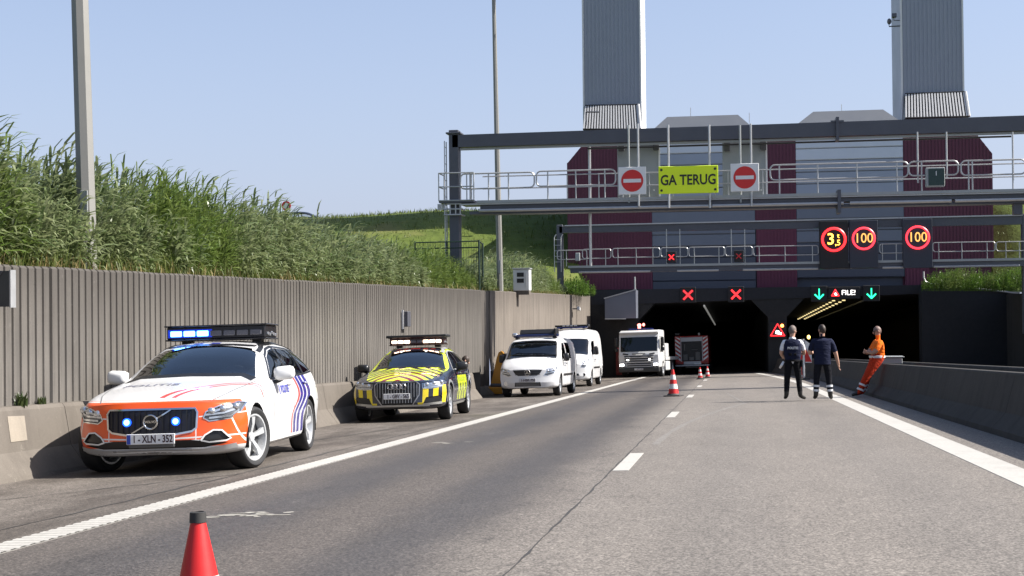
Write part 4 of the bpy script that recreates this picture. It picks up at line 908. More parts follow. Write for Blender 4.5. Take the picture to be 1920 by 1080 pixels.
# ================================================================== vehicles
class Body:
    """a vehicle shell lofted from section curves; regions of it are cut out as parts of their own.
    local frame: nose at y = 0 looking towards -y, tail at y = L, x across, z up"""
    def __init__(s, L, K, NY=64, MS=6, sweep_f=.30, sweep_r=.18, pf=3.0, prof_f=None, prof_r=None, fade=1.1):
        s.L = L; f = {k: pchip(*zip(*v)) for k, v in K.items()}; s.f = f
        ys = np.unique(np.concatenate([np.linspace(0, .25, 7), np.linspace(.25, L-.25, NY), np.linspace(L-.25, L, 6)]))
        Wm = float(np.max(f['wm'](ys))); rows = []
        for y in ys:
            g = lambda k: float(f[k](y))
            P = [(0, g('zlow')), (g('wlow')*.8, g('zlow')), (g('wlow'), g('zlow')+.05), ((g('wlow')+g('wm')*1.6)/2.6, (g('zlow')+g('zmid'))/2), (g('wm'), g('zmid')), (g('wbelt'), g('zbelt')), (g('wrail'), g('zrail')), (g('wrail')*.55, g('zrail')+(g('ztop')-g('zrail'))*.80), (0, g('ztop'))]
            Q = [(-P[1][0], P[1][1])]+P+[(-P[-2][0], P[-2][1])]; pts = []
            for i in range(1, len(Q)-2):
                p0, p1, p2, p3 = (np.array(q) for q in Q[i-1:i+3])
                d = [max(np.linalg.norm(b-a), 1e-4)**.5 for a, b in ((p0, p1), (p1, p2), (p2, p3))]
                m1 = (p1-p0)/d[0]-(p2-p0)/(d[0]+d[1])+(p2-p1)/d[1]; m2 = (p2-p1)/d[1]-(p3-p1)/(d[1]+d[2])+(p3-p2)/d[2]; m1 *= d[1]; m2 *= d[1]
                for j in range(MS):
                    t = j/MS; pts.append((2*t**3-3*t*t+1)*p1+(t**3-2*t*t+t)*m1+(-2*t**3+3*t*t)*p2+(t**3-t*t)*m2)
            pts.append(np.array(P[-1])); rows.append(np.array(pts))
        rows = np.array(rows); rows[:, 0, 0] = 0; rows[:, -1, 0] = 0; M = rows.shape[1]
        def warp(x, y, z):
            u = abs(x)/Wm; a = max(0, 1-y/fade); b = max(0, 1-(L-y)/.9)
            y += sweep_f*u**pf*a**1.5 - sweep_r*u**pf*b**1.5
            if prof_f: y += float(np.interp(z, prof_f[0], prof_f[1]))*max(0, 1-y/.55)
            if prof_r: y -= float(np.interp(z, prof_r[0], prof_r[1]))*max(0, 1-(L-y)/.6)
            return (x, y, z)
        bm = bmesh.new(); ring = []
        for y, r_ in zip(ys, rows):
            R_ = [bm.verts.new(warp(-p[0], y, p[1])) for p in r_[::-1]]+[bm.verts.new(warp(p[0], y, p[1])) for p in r_[1:-1]]
            ring.append(R_)                                             # top, down the left side, bottom, up the right
        n = len(ring[0])
        for a, b in zip(ring, ring[1:]):
            for i in range(n): bm.faces.new((a[i], a[(i+1) % n], b[(i+1) % n], b[i]))
        for y, R_, r_ in ((ys[0], ring[0], rows[0]), (ys[-1], ring[-1], rows[-1])):
            C_ = 14; prev = None
            for k in range(M):
                xw = r_[M-1-k][0]; z = r_[M-1-k][1]; left = R_[k]; right = R_[(n-k) % n]
                row = [left]*(C_+1) if k in (0, M-1) else [left]+[bm.verts.new(warp(xw*(2*i/C_-1), y, z)) for i in range(1, C_)]+[right]
                if prev:
                    for i in range(C_):
                        vs_ = []
                        for v in (prev[i], prev[i+1], row[i+1], row[i]):
                            if v not in vs_: vs_.append(v)
                        if len(vs_) > 2: bm.faces.new(vs_)
                prev = row
        bmesh.ops.recalc_face_normals(bm, faces=bm.faces[:]); bm.normal_update()
        s.bm = bm; s.lay = bm.faces.layers.int.new('id'); s.names = ['body']
        s.AX = {'f': (0, 2, 1, -1), 'r': (0, 2, 1, 1), 'R': (1, 2, 0, 1), 'L': (1, 2, 0, -1), 't': (0, 1, 2, 1), 'b': (0, 1, 2, -1)}
    def cut(s, name, view, poly, thr=.12, lim=None, only=None):
        """mark the region seen inside poly from one side as the part `name`"""
        bm = s.bm; ia, ib, ic, sg = s.AX[view]; poly = [tuple(p) for p in poly]
        lo = [min(p[k] for p in poly)-.02 for k in (0, 1)]; hi = [max(p[k] for p in poly)+.02 for k in (0, 1)]
        if name not in s.names: s.names.append(name)
        idx = s.names.index(name)
        def cand():
            out = []
            for f in bm.faces:
                if f.normal[ic]*sg < thr: continue
                if lim and not lim(f.calc_center_median()): continue
                xs = [v.co[ia] for v in f.verts]; ys_ = [v.co[ib] for v in f.verts]
                if max(xs) < lo[0] or min(xs) > hi[0] or max(ys_) < lo[1] or min(ys_) > hi[1]: continue
                out.append(f)
            return out
        n = len(poly)
        for i in range(n):
            p, q = poly[i], poly[(i+1) % n]; fs = cand()
            if not fs: break
            ex, ey = min(p[0], q[0])-.03, max(p[0], q[0])+.03; ez, ew = min(p[1], q[1])-.03, max(p[1], q[1])+.03
            fs = [f for f in fs if max(v.co[ia] for v in f.verts) > ex and min(v.co[ia] for v in f.verts) < ey and max(v.co[ib] for v in f.verts) > ez and min(v.co[ib] for v in f.verts) < ew]
            if not fs: continue
            co_ = Vector((0, 0, 0)); co_[ia], co_[ib] = p; no = Vector((0, 0, 0)); no[ia], no[ib] = q[1]-p[1], p[0]-q[0]
            if no.length < 1e-6: continue
            es = {e for f in fs for e in f.edges}; vs_ = {v for f in fs for v in f.verts}
            bmesh.ops.bisect_plane(bm, geom=list(fs)+list(es)+list(vs_), dist=1e-5, plane_co=co_, plane_no=no.normalized())
        bm.normal_update()
        def inside(x, y):
            c = False
            for i in range(n):
                (x1, y1), (x2, y2) = poly[i], poly[i-1]
                if (y1 > y) != (y2 > y) and x < (x2-x1)*(y-y1)/(y2-y1)+x1: c = not c
            return c
        for f in cand():
            c = f.calc_center_median()
            if inside(c[ia], c[ib]) and (only is None or s.names[f[s.lay]] in only): f[s.lay] = idx
    def both(s, name, poly, **k): s.cut(name, 'R', poly, **k); s.cut(name, 'L', poly, **k)
    def mir(s, name, view, poly, **k): s.cut(name, view, poly, **k); s.cut(name, view, [(-x, y) for x, y in poly], **k)
    def arch(s, y, z, r, n=26): s.both('-', [(y+r*cos(a), z+r*sin(a)) for a in np.linspace(0, 2*pi, n+1)[:-1]], thr=-.99, lim=lambda c: abs(c.x) > .45 and c.z < z+r+.03)
    def ray(s, o, d):
        from mathutils.bvhtree import BVHTree
        if not hasattr(s, 'bvh'): s.bvh = BVHTree.FromBMesh(s.bm)
        h = s.bvh.ray_cast(Vector(o), Vector(d)); return h[0], h[1]
    def parts(s, mats, root, off=None, split=None, angle=48):
        """each marked region becomes a mesh of its own; '-' is open"""
        out = {}; s.bm.faces.index_update()
        groups = {}
        for f in s.bm.faces:
            nm = s.names[f[s.lay]]
            if nm == '-': continue
            groups.setdefault(nm, []).append(f)
        for nm, fs in groups.items():
            todo = [fs]
            if nm != 'body':                                           # islands are separate parts
                S = set(fs); todo = []
                while S:
                    st = [S.pop()]; isl = []
                    while st:
                        f = st.pop(); isl.append(f)
                        for e in f.edges:
                            for g in e.link_faces:
                                if g in S: S.remove(g); st.append(g)
                    todo.append(isl)
            for isl in todo:
                if len(isl) < 2 and nm != 'body': continue
                ix = {}; v = []; F = []
                for f in isl:
                    q = []
                    for w in f.verts:
                        if w.index not in ix or True:
                            key = w
                            if key not in ix: ix[key] = len(v); v.append(w.co.copy())
                            q.append(ix[key])
                    F.append(q)
                if off and nm in off:
                    o_ = Vector(off[nm]); cx = sum(p.x for p in v)/len(v)
                    v = [p+Vector((o_.x*(1 if cx > 0 else -1), o_.y, o_.z)) for p in v]
                base = nm.split('/')[0]
                out.setdefault(nm, []).append(mesh_obj(base, v, F, mats[nm], root, True, angle))
        return out
def strip(b, view, pts, w, lift=.004):
    """thin band lying on the shell along 2-D points seen from one side: (verts, faces)"""
    ia, ib, ic, sg = b.AX[view]; V = []; F = []; P = [np.array(p, float) for p in pts]; Q = []
    for a, c in zip(P, P[1:]):
        m = max(1, int(np.linalg.norm(c-a)/.06))
        for j in range(m): Q.append(a+(c-a)*j/m)
    Q.append(P[-1]); k = 0
    for i, p in enumerate(Q):
        t = Q[min(i+1, len(Q)-1)]-Q[max(i-1, 0)]; t = t/max(np.linalg.norm(t), 1e-6); nn = np.array((-t[1], t[0]))*w/2; ok = []
        for q in (p-nn, p+nn):
            o = [0, 0, 0]; d = [0, 0, 0]; o[ia], o[ib] = q; o[ic] = 9*sg; d[ic] = -sg; h, no = b.ray(o, d)
            if h is None: break
            ok.append(h+no*lift)
        if len(ok) < 2: k = 0; continue
        V += ok
        if k: F.append((len(V)-4, len(V)-3, len(V)-1, len(V)-2))
        k = 1
    return V, F
def on_body(b, me, view, O, lift=.006, sx=1):
    """lay flat lettering (drawn in its own x, y) on the shell at 2-D place O seen from one side"""
    ia, ib, ic, sg = b.AX[view]
    for v in me.vertices:
        x, y, z = v.co; q = [0, 0, 0]; d = [0, 0, 0]; q[ia] = O[0]+x*sx; q[ib] = O[1]+y; q[ic] = 9*sg; d[ic] = -sg; h, no = b.ray(q, d)
        if h is not None: v.co = h+no*(lift+max(z, 0))
    return me
def wheel(root, x, y, r, w, rim_r, mats, spokes=5, steer=0., name='wheel', style='wide', side=1):
    """tyre with a dished rim and spokes; side = +1 when the outer face looks to +x"""
    t = thing(name, None, None, (x, y, r), (0, 0, steer)); t.parent = root
    for k in list(t.keys()): del t[k]
    o = side; h = w/2; k = r/.34
    P = [(rim_r+.004, -h*.86), (rim_r+.03*k, -h*.98), (r-.035*k, -h), (r-.010*k, -h*.84), (r, -h*.5), (r, h*.5), (r-.010*k, h*.84), (r-.035*k, h), (rim_r+.03*k, h*.98), (rim_r+.004, h*.86)]
    MB().lathe(P+[P[0]], axis='X', n=36).build('tyre', mats['tyre'], t, True)
    mb = MB(); mb.lathe([(rim_r-.03*k, -h*.8), (rim_r+.006, -h*.84), (rim_r+.006, h*.84), (rim_r-.016*k, h*.84), (rim_r-.022*k, h*.70), (rim_r-.045*k, -h*.3)][:: o], axis='X', n=36)
    for q in range(spokes):
        a = 2*pi*q/spokes+.3; c, s_ = cos(a), sin(a); w0, w1 = (.040*k, .075*k) if style == 'wide' else (.022*k, .032*k)
        r0, r1 = .045*k, rim_r-.012*k; x0 = o*h*.46; x1 = o*h*.72; th = .03*k
        pts = []
        for (rr, ww, xx) in ((r0, w0, x0), ((r0+r1)/2, (w0+w1)/2.3, (x0+x1)/2+o*.012), (r1, w1, x1)):
            for (sg, dx) in ((-1, 0), (1, 0), (1, -th*o), (-1, -th*o)): pts.append((xx+dx, rr*c-sg*ww/2*s_, rr*s_+sg*ww/2*c))
        mb.add(pts, [(0, 1, 5, 4), (1, 2, 6, 5), (2, 3, 7, 6), (3, 0, 4, 7), (4, 5, 9, 8), (5, 6, 10, 9), (6, 7, 11, 10), (7, 4, 8, 11)])
    mb.cyl((o*h*.30, 0, 0), (o*h*.56, 0, 0), .062*k, .050*k, 16)
    mb.build('rim', mats['rim'], t, True, 30, weld=False)
    MB().cyl((o*h*.0, 0, 0), (o*h*.12, 0, 0), rim_r-.03*k, n=28).build('brake_disc', mats['disc'], t)
    return t
def well(root, y, z, r, w, x, mat):
    for s in (-1, 1):
        mb = MB(); n = 14; A = [(y+r*cos(a), z+r*sin(a)) for a in np.linspace(-.25, pi+.25, n)]
        mb.add([(s*xx, p[0], p[1]) for xx in (x, x-w) for p in A], [(i, i+1, n+i+1, n+i) for i in range(n-1)]+[tuple(range(n, 2*n))]); mb.build('wheel_arch', mat, root)
def plate(root, s, p, mat_w, mat_k, band, w=.52, h=.11, rx=0, size=None):
    r_ = MB().box((0, 0, 0), (w, .012, h), ch=.004).build('number_plate', mat_w, root); r_.location = p; r_.rotation_euler = (rx, 0, 0)
    lettering('characters', s, size or h*.98, facing((.024, -.0075, -.002)), mat_k, r_, .001, .0025, .70 if ' ' in s else .95)
    if band: MB().box((-w/2+.026, -.0075, 0), (.04, .002, h*.92)).build('blue_band', band, r_)
    return r_
def cabin(root, mat, y0, y1, w, zf, zd, seat_m, rows, wheel_x=None, trim=None):
    """floor, dash, seats and steering wheel seen through the glass"""
    MB().span((-w, y0-.45, zf-.06), (w, y1, zf)).build('floor', mat, root)
    MB().span((-w*.96, y0-.42, zd-.30), (w*.96, y0+.18, zd-.03), .05).build('dashboard', mat, root)
    for (ys_, zt) in rows:
        for x in (-w*.48, w*.48):
            s_ = thing('seat', None, None); s_.parent = root
            for k in list(s_.keys()): del s_[k]
            MB().span((x-.25, ys_-.45, zf+.05), (x+.25, ys_+.1, zf+.30), .07).build('cushion', seat_m, s_)
            MB().box((x, ys_+.16, (zf+zt)/2+.05), (.48, .16, zt-zf-.28), (R(-14), 0, 0), .06).build('backrest', seat_m, s_); MB().box((x, ys_+.27, zt-.02), (.27, .11, .20), (R(-8), 0, 0), .04).build('headrest', seat_m, s_)
    if wheel_x is not None:
        o = MB().tube([(.18*cos(a), 0, .18*sin(a)) for a in np.linspace(0, 2*pi, 25)[:-1]], .016, 6, True).box((0, .0, 0), (.34, .03, .05)).build('steering_wheel', trim or mat, root, True, weld=False); o.location = (wheel_x, y0+.30, zd+.02); o.rotation_euler = (R(-24), 0, 0)
m_tyre = pbr('tyre_rubber', (.016, .016, .017), .72); m_rim = pbr('alloy', (.50, .51, .52), .3, .35, var=.05); m_seam = pbr('panel_gap', (.14, .14, .14), .6); m_disc = pbr('brake_iron', (.05, .05, .052), .5, .3)
WH = {'tyre': m_tyre, 'rim': m_rim, 'disc': m_disc}
m_trim = pbr('black_trim', (.012, .012, .013), .35); m_int = pbr('interior_black', (.018, .018, .020), .75); m_seat = pbr('seat_cloth', (.035, .035, .040), .85)
m_chrome = pbr('chrome', (.70, .71, .72), .12, 1., var=.03); m_plate = pbr('plate_white', (.70, .70, .69), .4, var=.03); m_plk = pbr('plate_ink', (.03, .006, .01), .5); m_eu = pbr('plate_blue', (.02, .05, .32), .5)
m_well = pbr('arch_liner', (.008, .008, .008), .9)
g_wind = glass('windscreen_glass', (.50, .56, .60), 2.8); g_side = glass('side_glass', (.34, .40, .42), 1.0); g_priv = glass('privacy_glass', (.07, .08, .085), 1.1)
g_clear = glass('lamp_cover', (.85, .87, .88), 1.)
m_lens = pbr('lamp_reflector', (.62, .64, .67), .15, .85, var=.25, vs_=30); m_lampd = pbr('lamp_dark', (.15, .155, .165), .25, .5)
def paint(name, base, layers, coat=.6, rough=.32):
    """car paint with printed livery; layers(M, x, y, z) returns [(mask, colour), ...]"""
    M = Mat(name); x, y, z = M.obj(); k = 1+(M.noise(1.3, 4)-.5)*.10; dirt = ((z*-1.0).ramp(-.55, -.2))*M.noise(7, 4, .7)*.5
    c = M.rgb(base)
    for mask, colr in layers(M, x, y, z): c = M.mix(mask, c, colr)
    c = M.mix(dirt*.5, c, (.22, .20, .17)); M.set('Base Color', M.scale(c, k)); M.set('Roughness', rough); M.set('Coat Weight', coat); M.set('Coat Roughness', .05); M.twosided(); return M.m
def light_bar(root, y, z, w, d, h, mat, lamps, lamp_n, ends=True):
    r_ = MB().box((0, 0, 0), (w, d, h*.92), ch=.02).build('light_bar', mat, root); r_.location = (0, y, z)
    MB().box((0, 0, h*.46), (w+.05, d+.05, .018), ch=.006).build('top_plate', mat, r_); MB().box((0, 0, -h*.46), (w+.03, d+.03, .018), ch=.006).build('bottom_plate', mat, r_)
    pitch = (w-.08)/lamp_n
    for i in range(lamp_n):
        mt = lamps(i)
        if mt: MB().box((-w/2+.04+pitch*(i+.5), -d/2-.006, -.008), (pitch*.86, .022, h*.36), ch=.008).build('lamp', mt, r_)
    if ends:
        for sx in (-1, 1):
            mb = MB(); rr = random.Random(4)
            for i in range(5): mb.box((sx*(w/2+.008), -d*.34+d*.17*i, (rr.random()-.6)*h*.4), (.02, d*.10, h*.2), ch=.006)
            mb.build('side_lens', m_lens, r_, weld=False)['kind'] = 'stuff'
    for sx in (-.36, .36): MB().box((sx*w, .02, -h*.62), (.12, .16, h*.34), ch=.01).build('foot', m_trim, r_)
    return r_
def mirror_part(root, x, y, z, mat, sx, size=(.24, .16, .16), col=None):
    r_ = MB().box((0, 0, 0), size, (0, 0, 0), .055).build('mirror', mat, root, True, 60); r_.location = (x, y, z); r_.rotation_euler = (0, R(-4*sx), R(10*sx))
    MB().tube([(-sx*size[0]*.55, .0, -.10), (-sx*size[0]*.3, 0, -.085), (-sx*.02, 0, -.06)], .026, 6).build('mirror_foot', m_trim, r_, True)
    MB().box((0, size[1]*.5+.002, 0), (size[0]*.8, .006, size[2]*.75)).build('mirror_glass', m_chrome, r_); return r_

# ---------------------------------------------------------------- police estate car
KV = dict(
    zlow=[(0, .25), (.1, .22), (.4, .20), (.9, .19), (4.2, .20), (4.7, .28), (4.94, .36)],
    wlow=[(0, .74), (.06, .82), (.3, .88), (.9, .89), (4.2, .88), (4.8, .82), (4.94, .72)],
    zmid=[(0, .52), (.5, .60), (1.2, .64), (4.0, .68), (4.94, .70)],
    wm=[(0, .80), (.06, .875), (.25, .915), (.8, .94), (1.5, .935), (2.8, .935), (3.8, .945), (4.5, .92), (4.94, .82)],
    zbelt=[(0, .735), (.15, .765), (.5, .82), (1.0, .875), (1.55, .935), (2.2, .965), (3.2, .985), (4.2, 1.02), (4.94, .98)],
    wbelt=[(0, .74), (.06, .80), (.3, .84), (.9, .875), (1.6, .885), (3.0, .885), (4.2, .87), (4.94, .76)],
    zrail=[(0, .765), (.15, .80), (.5, .865), (1.0, .935), (1.45, .99), (1.60, 1.02), (1.85, 1.13), (2.25, 1.30), (2.55, 1.375), (3.1, 1.41), (3.8, 1.385), (4.45, 1.315), (4.7, 1.21), (4.94, 1.03)],
    wrail=[(0, .56), (.3, .60), (1.0, .66), (1.5, .71), (1.75, .72), (2.3, .635), (2.7, .60), (3.4, .595), (4.4, .57), (4.94, .60)],
    ztop=[(0, .775), (.12, .815), (.5, .885), (1.0, .955), (1.32, .998), (1.42, 1.02), (1.7, 1.155), (2.05, 1.315), (2.35, 1.415), (2.7, 1.458), (3.1, 1.47), (3.8, 1.445), (4.45, 1.375), (4.68, 1.26), (4.94, 1.04)])
ORANGE = (.74, .085, .008); WHITE = (.60, .60, .60); BLUE = (.030, .025, .20); REDS = (.55, .05, .045)
def police_livery(M, x, y, z):
    ax = x.abs(); out = []
    front = y < .47
    # orange nose: below the bonnet edge, above the lip, wrapping to the wheel arch
    zt = (ax*.0+.80).min(.90-ax*.12)
    o = front*(z > .375)*(z < .805); oside = y.between(-1, .50)*(ax > .60)*(z > .30)*(z < .71+0*ax)
    om = o.max(oside*(z < .73)); out.append((om, ORANGE))
    # white reflective seams on the orange
    ln = ((z-.615-(ax-.5).max(0)*.08).abs() < .006)*(ax > .50); ln2 = ((ax-.47).abs() < .006)*(z < .60); ln3 = ((ax+z*.35-1.02).abs() < .007)*(z < .62)*(ax > .6)
    l4 = ((z-.385-ax*.03).abs() < .008)*front; l5 = ((z-.795).abs() < .007)*front
    out.append((((ln+ln2+ln3+l4+l5).clamp())*om, (.72, .70, .68)))
    # waving bands on the flank
    off = z.ramp(.50, .78)*.40-z.ramp(.80, 1.02)*.16
    u = y-off-(2.70)
    side = (ax > .70)*(y > 2.0)*(z > .27)
    for (a, b, c) in ((0, .065, REDS), (.13, .25, BLUE), (.32, .46, BLUE), (.56, .70, BLUE)):
        w = z.ramp(.5, .8)*.03
        out.append((side*(u > a)*(u-w < b), c))
    out.append((side*u.between(0.055, .10)*z.between(.66, .86), REDS))
    out.append((((y > 4.55)*(ax > .62)*z.between(.30, .72)), ORANGE))
    # two thin red arcs sweeping over the bonnet to the left door
    t = y-.20; arc = x-.06-t.max(0)*.10-(t.max(0)*t.max(0))*.62
    hood = (z > .78)*y.between(.20, 1.30)
    out.append((hood*(arc.abs() < .030), REDS)); out.append((hood*((arc-.13).abs() < .026), REDS))
    # blue call sign dashes at the front of the roof
    rf = (z > 1.40)*y.between(2.42, 2.55); out.append((rf*((x+.02).mod(.22) < .12)*(x < .12)*(x > -.5), (.05, .06, .35)))
    return out
mp_pol = paint('police_paint', WHITE, police_livery)
def estate_cuts(b, dy=0.):
    b.arch(.87, .345, .385); b.arch(3.81, .345, .385)
    b.cut('windscreen', 'f', [(-.745, 1.0), (-.60, 1.05), (0, 1.065), (.60, 1.05), (.745, 1.0), (.60, 1.335), (.545, 1.382), (.3, 1.405), (0, 1.412), (-.3, 1.405), (-.545, 1.382), (-.60, 1.335)], thr=.25, lim=lambda c: 1.2 < c.y < 2.7)
    b.both('side_window/a', [(1.86, .995), (2.78, 1.012), (2.80, 1.355), (2.55, 1.325), (2.30, 1.245)], thr=.2)
    b.both('side_window/b', [(2.86, 1.014), (3.62, 1.03), (3.70, 1.34), (2.88, 1.36)], thr=.2)
    b.both('side_window/c', [(3.70, 1.032), (4.38, 1.07), (4.12, 1.295), (3.78, 1.335)], thr=.2)
    b.cut('rear_window', 'r', [(-.56, 1.06), (.56, 1.06), (.48, 1.27), (-.48, 1.27)], thr=.2)
b = Body(4.94, KV, sweep_f=.34, sweep_r=.22, pf=3.2, prof_f=((.2, .36, .5, .68, .80, .9), (.10, .0, .01, .02, .07, .10)), prof_r=((.3, .6, 1.0, 1.4), (.0, .0, .08, .25)))
estate_cuts(b)
b.cut('bonnet', 't', [(-.60, .16), (-.3, .10), (.3, .10), (.60, .16), (.70, .5), (.76, 1.0), (.79, 1.42), (.5, 1.33), (0, 1.28), (-.5, 1.33), (-.79, 1.42), (-.76, 1.0), (-.70, .5)], thr=.5, lim=lambda c: c.z < 1.06)
b.cut('grille', 'f', [(-.475, .50), (-.43, .465), (-.25, .435), (.25, .435), (.43, .465), (.475, .50), (.485, .665), (.46, .705), (-.46, .705), (-.485, .665)], lim=lambda c: c.y < .6)
b.mir('headlight', 'f', [(.545, .60), (.60, .565), (.80, .585), (.875, .66), (.89, .745), (.84, .755), (.70, .725), (.57, .665)], lim=lambda c: c.y < .9)
b.mir('fog_recess', 'f', [(.52, .365), (.60, .345), (.76, .355), (.80, .375), (.72, .465), (.64, .47), (.56, .42)], lim=lambda c: c.y < .9)
b.cut('lower_grille', 'f', [(-.78, .33), (-.55, .29), (.55, .29), (.78, .33), (.55, .355), (.42, .375), (-.42, .375), (-.55, .355)], lim=lambda c: c.y < .8)
b.both('front_door', [(1.72, .34), (2.80, .34), (2.82, .995), (1.84, .975), (1.70, .9)], thr=.1, only=('body',)); b.both('rear_door', [(2.84, .34), (3.45, .34), (3.50, .55), (3.70, .80), (3.72, 1.01), (2.84, 1.0)], thr=.1, only=('body',))
pol = thing('police_car', 'white police estate car with orange nose, blue lights lit and number plate 1-XLN-352', 'car')
mats = {'body': mp_pol, 'bonnet': mp_pol, 'front_door': mp_pol, 'rear_door': mp_pol, 'windscreen': g_wind, 'side_window/a': g_side, 'side_window/b': g_side, 'side_window/c': g_priv, 'rear_window': g_priv, 'grille': pbr('grille_black', (.010, .011, .020), .3), 'headlight': m_lampd, 'fog_recess': m_trim, 'lower_grille': m_trim}
P = b.parts(mats, pol, off={'grille': (0, .012, 0), 'fog_recess': (0, .02, 0), 'lower_grille': (0, .012, 0), 'headlight': (0, .012, 0)})
def add_strip(name, view, pts, w, mat, root, bb, lift=.004):
    V, F_ = strip(bb, view, pts, w, lift)
    if F_: return mesh_obj(name, V, F_, mat, root, True)
def headlight_fill(b, root, poly, s, mat_lens, n=2, dx=.0):
    """projector lamps and a clear cover over a headlight opening"""
    xs = [p[0] for p in poly]; zs = [p[1] for p in poly]
    for i in range(n):
        u = (i+.6)/(n+.2); x = s*(min(xs)+(max(xs)-min(xs))*u); z = (min(zs)+max(zs))/2+.01+(.02*i)
        h, no = b.ray((x, -5, z), (0, 1, 0))
        if h: MB().blob(h+Vector((0, .03, 0)), (.055, .045, .045), 12, 8).build('projector', mat_lens, root, True)
hl = [(.545, .60), (.60, .565), (.80, .585), (.875, .66), (.89, .745), (.84, .755), (.70, .725), (.57, .665)]
e_drl = emit('drl', (1, 1, 1), .35, (.7, .7, .7))
for s, hp in zip((1, -1), sorted(P['headlight'], key=lambda o: -sum(v.co.x for v in o.data.vertices))):
    headlight_fill(b, hp, hl, s, m_lens, 3)
    for pts in ([(s*.60, .598), (s*.80, .612), (s*.865, .67)], [(s*.60, .648), (s*.72, .690), (s*.86, .735)], [(s*.56, .632), (s*.74, .648), (s*.86, .69)]):
        o = add_strip('lamp_fin', 'f', pts, .020, m_lens, hp, b, .004)
    o = add_strip('lamp_rim', 'f', [(s*x, z) for x, z in hl]+[(s*hl[0][0], hl[0][1])], .012, m_chrome, hp, b, .006)
gp = P['grille'][0]
gpoly = [(-.475, .50), (-.43, .465), (-.25, .435), (.25, .435), (.43, .465), (.475, .50), (.485, .665), (.46, .705), (-.46, .705), (-.485, .665)]
add_strip('grille_frame', 'f', gpoly+[gpoly[0]], .020, m_chrome, gp, b, .008)
for i in range(15):
    x = -.44+.88*i/14; add_strip('grille_bar', 'f', [(x, .462 if abs(x) < .4 else .5), (x, .69)], .014, m_trim, gp, b, .006)
add_strip('diagonal_bar', 'f', [(-.21, .455), (.21, .695)], .014, m_chrome, gp, b, .014)
h, no = b.ray((0, -5, .575), (0, 1, 0)); bd = MB().tube([(.072*cos(a), 0, .072*sin(a)) for a in np.linspace(0, 2*pi, 29)[:-1]], .011, 8, True).build('badge_ring', m_chrome, gp, True); bd.location = h+Vector((0, -.022, 0))
MB().cyl((0, .004, 0), (0, -.004, 0), .066, n=24).build('badge_disc', m_trim, bd); lettering('badge_letters', 'VOLVO', .036, facing((0, -.008, 0)), m_chrome, bd, .001, .0008)
e_blue = emit('blue_flash', (.10, .34, 1), 5); e_bdim = emit('blue_glow', (.01, .09, .9), 1.6, (.01, .02, .12)); m_off = pbr('lamp_off', (.10, .10, .115), .2)
for sx in (-.265, .262):
    h, no = b.ray((sx, -5, .575), (0, 1, 0)); q = MB().blob(h+Vector((0, -.012, 0)), (.031, .02, .031), 14, 8).build('blue_flasher', e_blue, gp, True); MB().cyl(h+Vector((0, .006, 0)), h+Vector((0, -.010, 0)), .046, n=20).build('flasher_halo', e_bdim, q)  # emissive disc behind each flasher paints the glow round it
plate(pol, '1 - XLN - 352', b.ray((0, -5, .395), (0, 1, 0))[0]+Vector((0, -.02, 0)), m_plate, m_plk, m_eu)
MB().box(b.ray((0, -5, .325), (0, 1, 0))[0]+Vector((0, -.0, 0)), (.50, .03, .05), ch=.01).build('radar_cover', pbr('radar_grey', (.09, .09, .09), .4), pol)
lip = b.parts  # the bumper lip below the lower grille
add_strip('bumper_lip', 'f', [(-.84, .30), (-.55, .255), (.55, .255), (.84, .30)], .05, pbr('lip_silver', (.52, .52, .52), .3, .4), pol, b, .012)
for s, fr in ((1, 'R'), (-1, 'L')):
    add_strip('fog_frame', 'f', [(s*x, z) for x, z in [(.52, .365), (.60, .345), (.76, .355), (.80, .375), (.72, .465), (.64, .47), (.56, .42), (.52, .365)]], .016, m_plate, pol, b, .007)
    add_strip('window_trim', fr, [(1.80, .982), (2.8, 1.0), (3.66, 1.018), (4.40, 1.055), (4.13, 1.31), (3.74, 1.352), (2.84, 1.378), (2.52, 1.343), (2.28, 1.262), (1.80, .982)], .024, m_trim, pol, b, .004)
    for pts in ([(2.82, 1.0), (2.84, 1.37)], [(3.66, 1.02), (3.74, 1.35)]): add_strip('door_pillar', fr, pts, .075, m_trim, pol, b, .006)
    for y in (2.62, 3.55):
        h, no = b.ray((5*s, y, .905), (-s, 0, 0)); MB().box(h+Vector((s*.012, 0, 0)), (.03, .20, .028), ch=.01).build('door_handle', mp_pol, pol)
    add_strip('roof_rail', fr, [(2.25, 1.31), (2.6, 1.40), (3.2, 1.425), (4.0, 1.395), (4.4, 1.335)], .03, m_trim, pol, b, .012)
    add_strip('sill_strip', fr, [(1.35, .275), (3.35, .275)], .035, m_white, pol, b, .01)
    for pts in ([(1.74, .32), (1.70, .9), (1.82, .975)], [(2.82, .32), (2.82, .985)], [(3.45, .36), (3.52, .58), (3.72, .82), (3.73, 1.0)], [(4.28, .66), (4.50, .66), (4.50, .84), (4.28, .84), (4.28, .66)]): add_strip('door_seam', fr, pts, .010, m_seam, pol, b, .003)
    mirror_part(pol, s*1.015, 1.93, 1.045, m_white, s, (.25, .16, .165))
    x = s*.815
    wheel(pol, x, .87, .345, .235, .258, WH, 5, R(-16), side=s); wheel(pol, x, 3.81, .345, .235, .258, WH, 5, 0, side=s)
add_strip('screen_frit', 'f', [(-.755, .985), (-.60, 1.04), (0, 1.055), (.60, 1.04), (.755, .985)], .035, m_trim, pol, b, .004)
add_strip('screen_frit', 'f', [(-.555, 1.385), (-.3, 1.408), (0, 1.415), (.3, 1.408), (.555, 1.385)], .022, m_trim, pol, b, .004)
well(pol, .87, .345, .39, .34, .93, m_well); well(pol, 3.81, .345, .39, .34, .93, m_well)
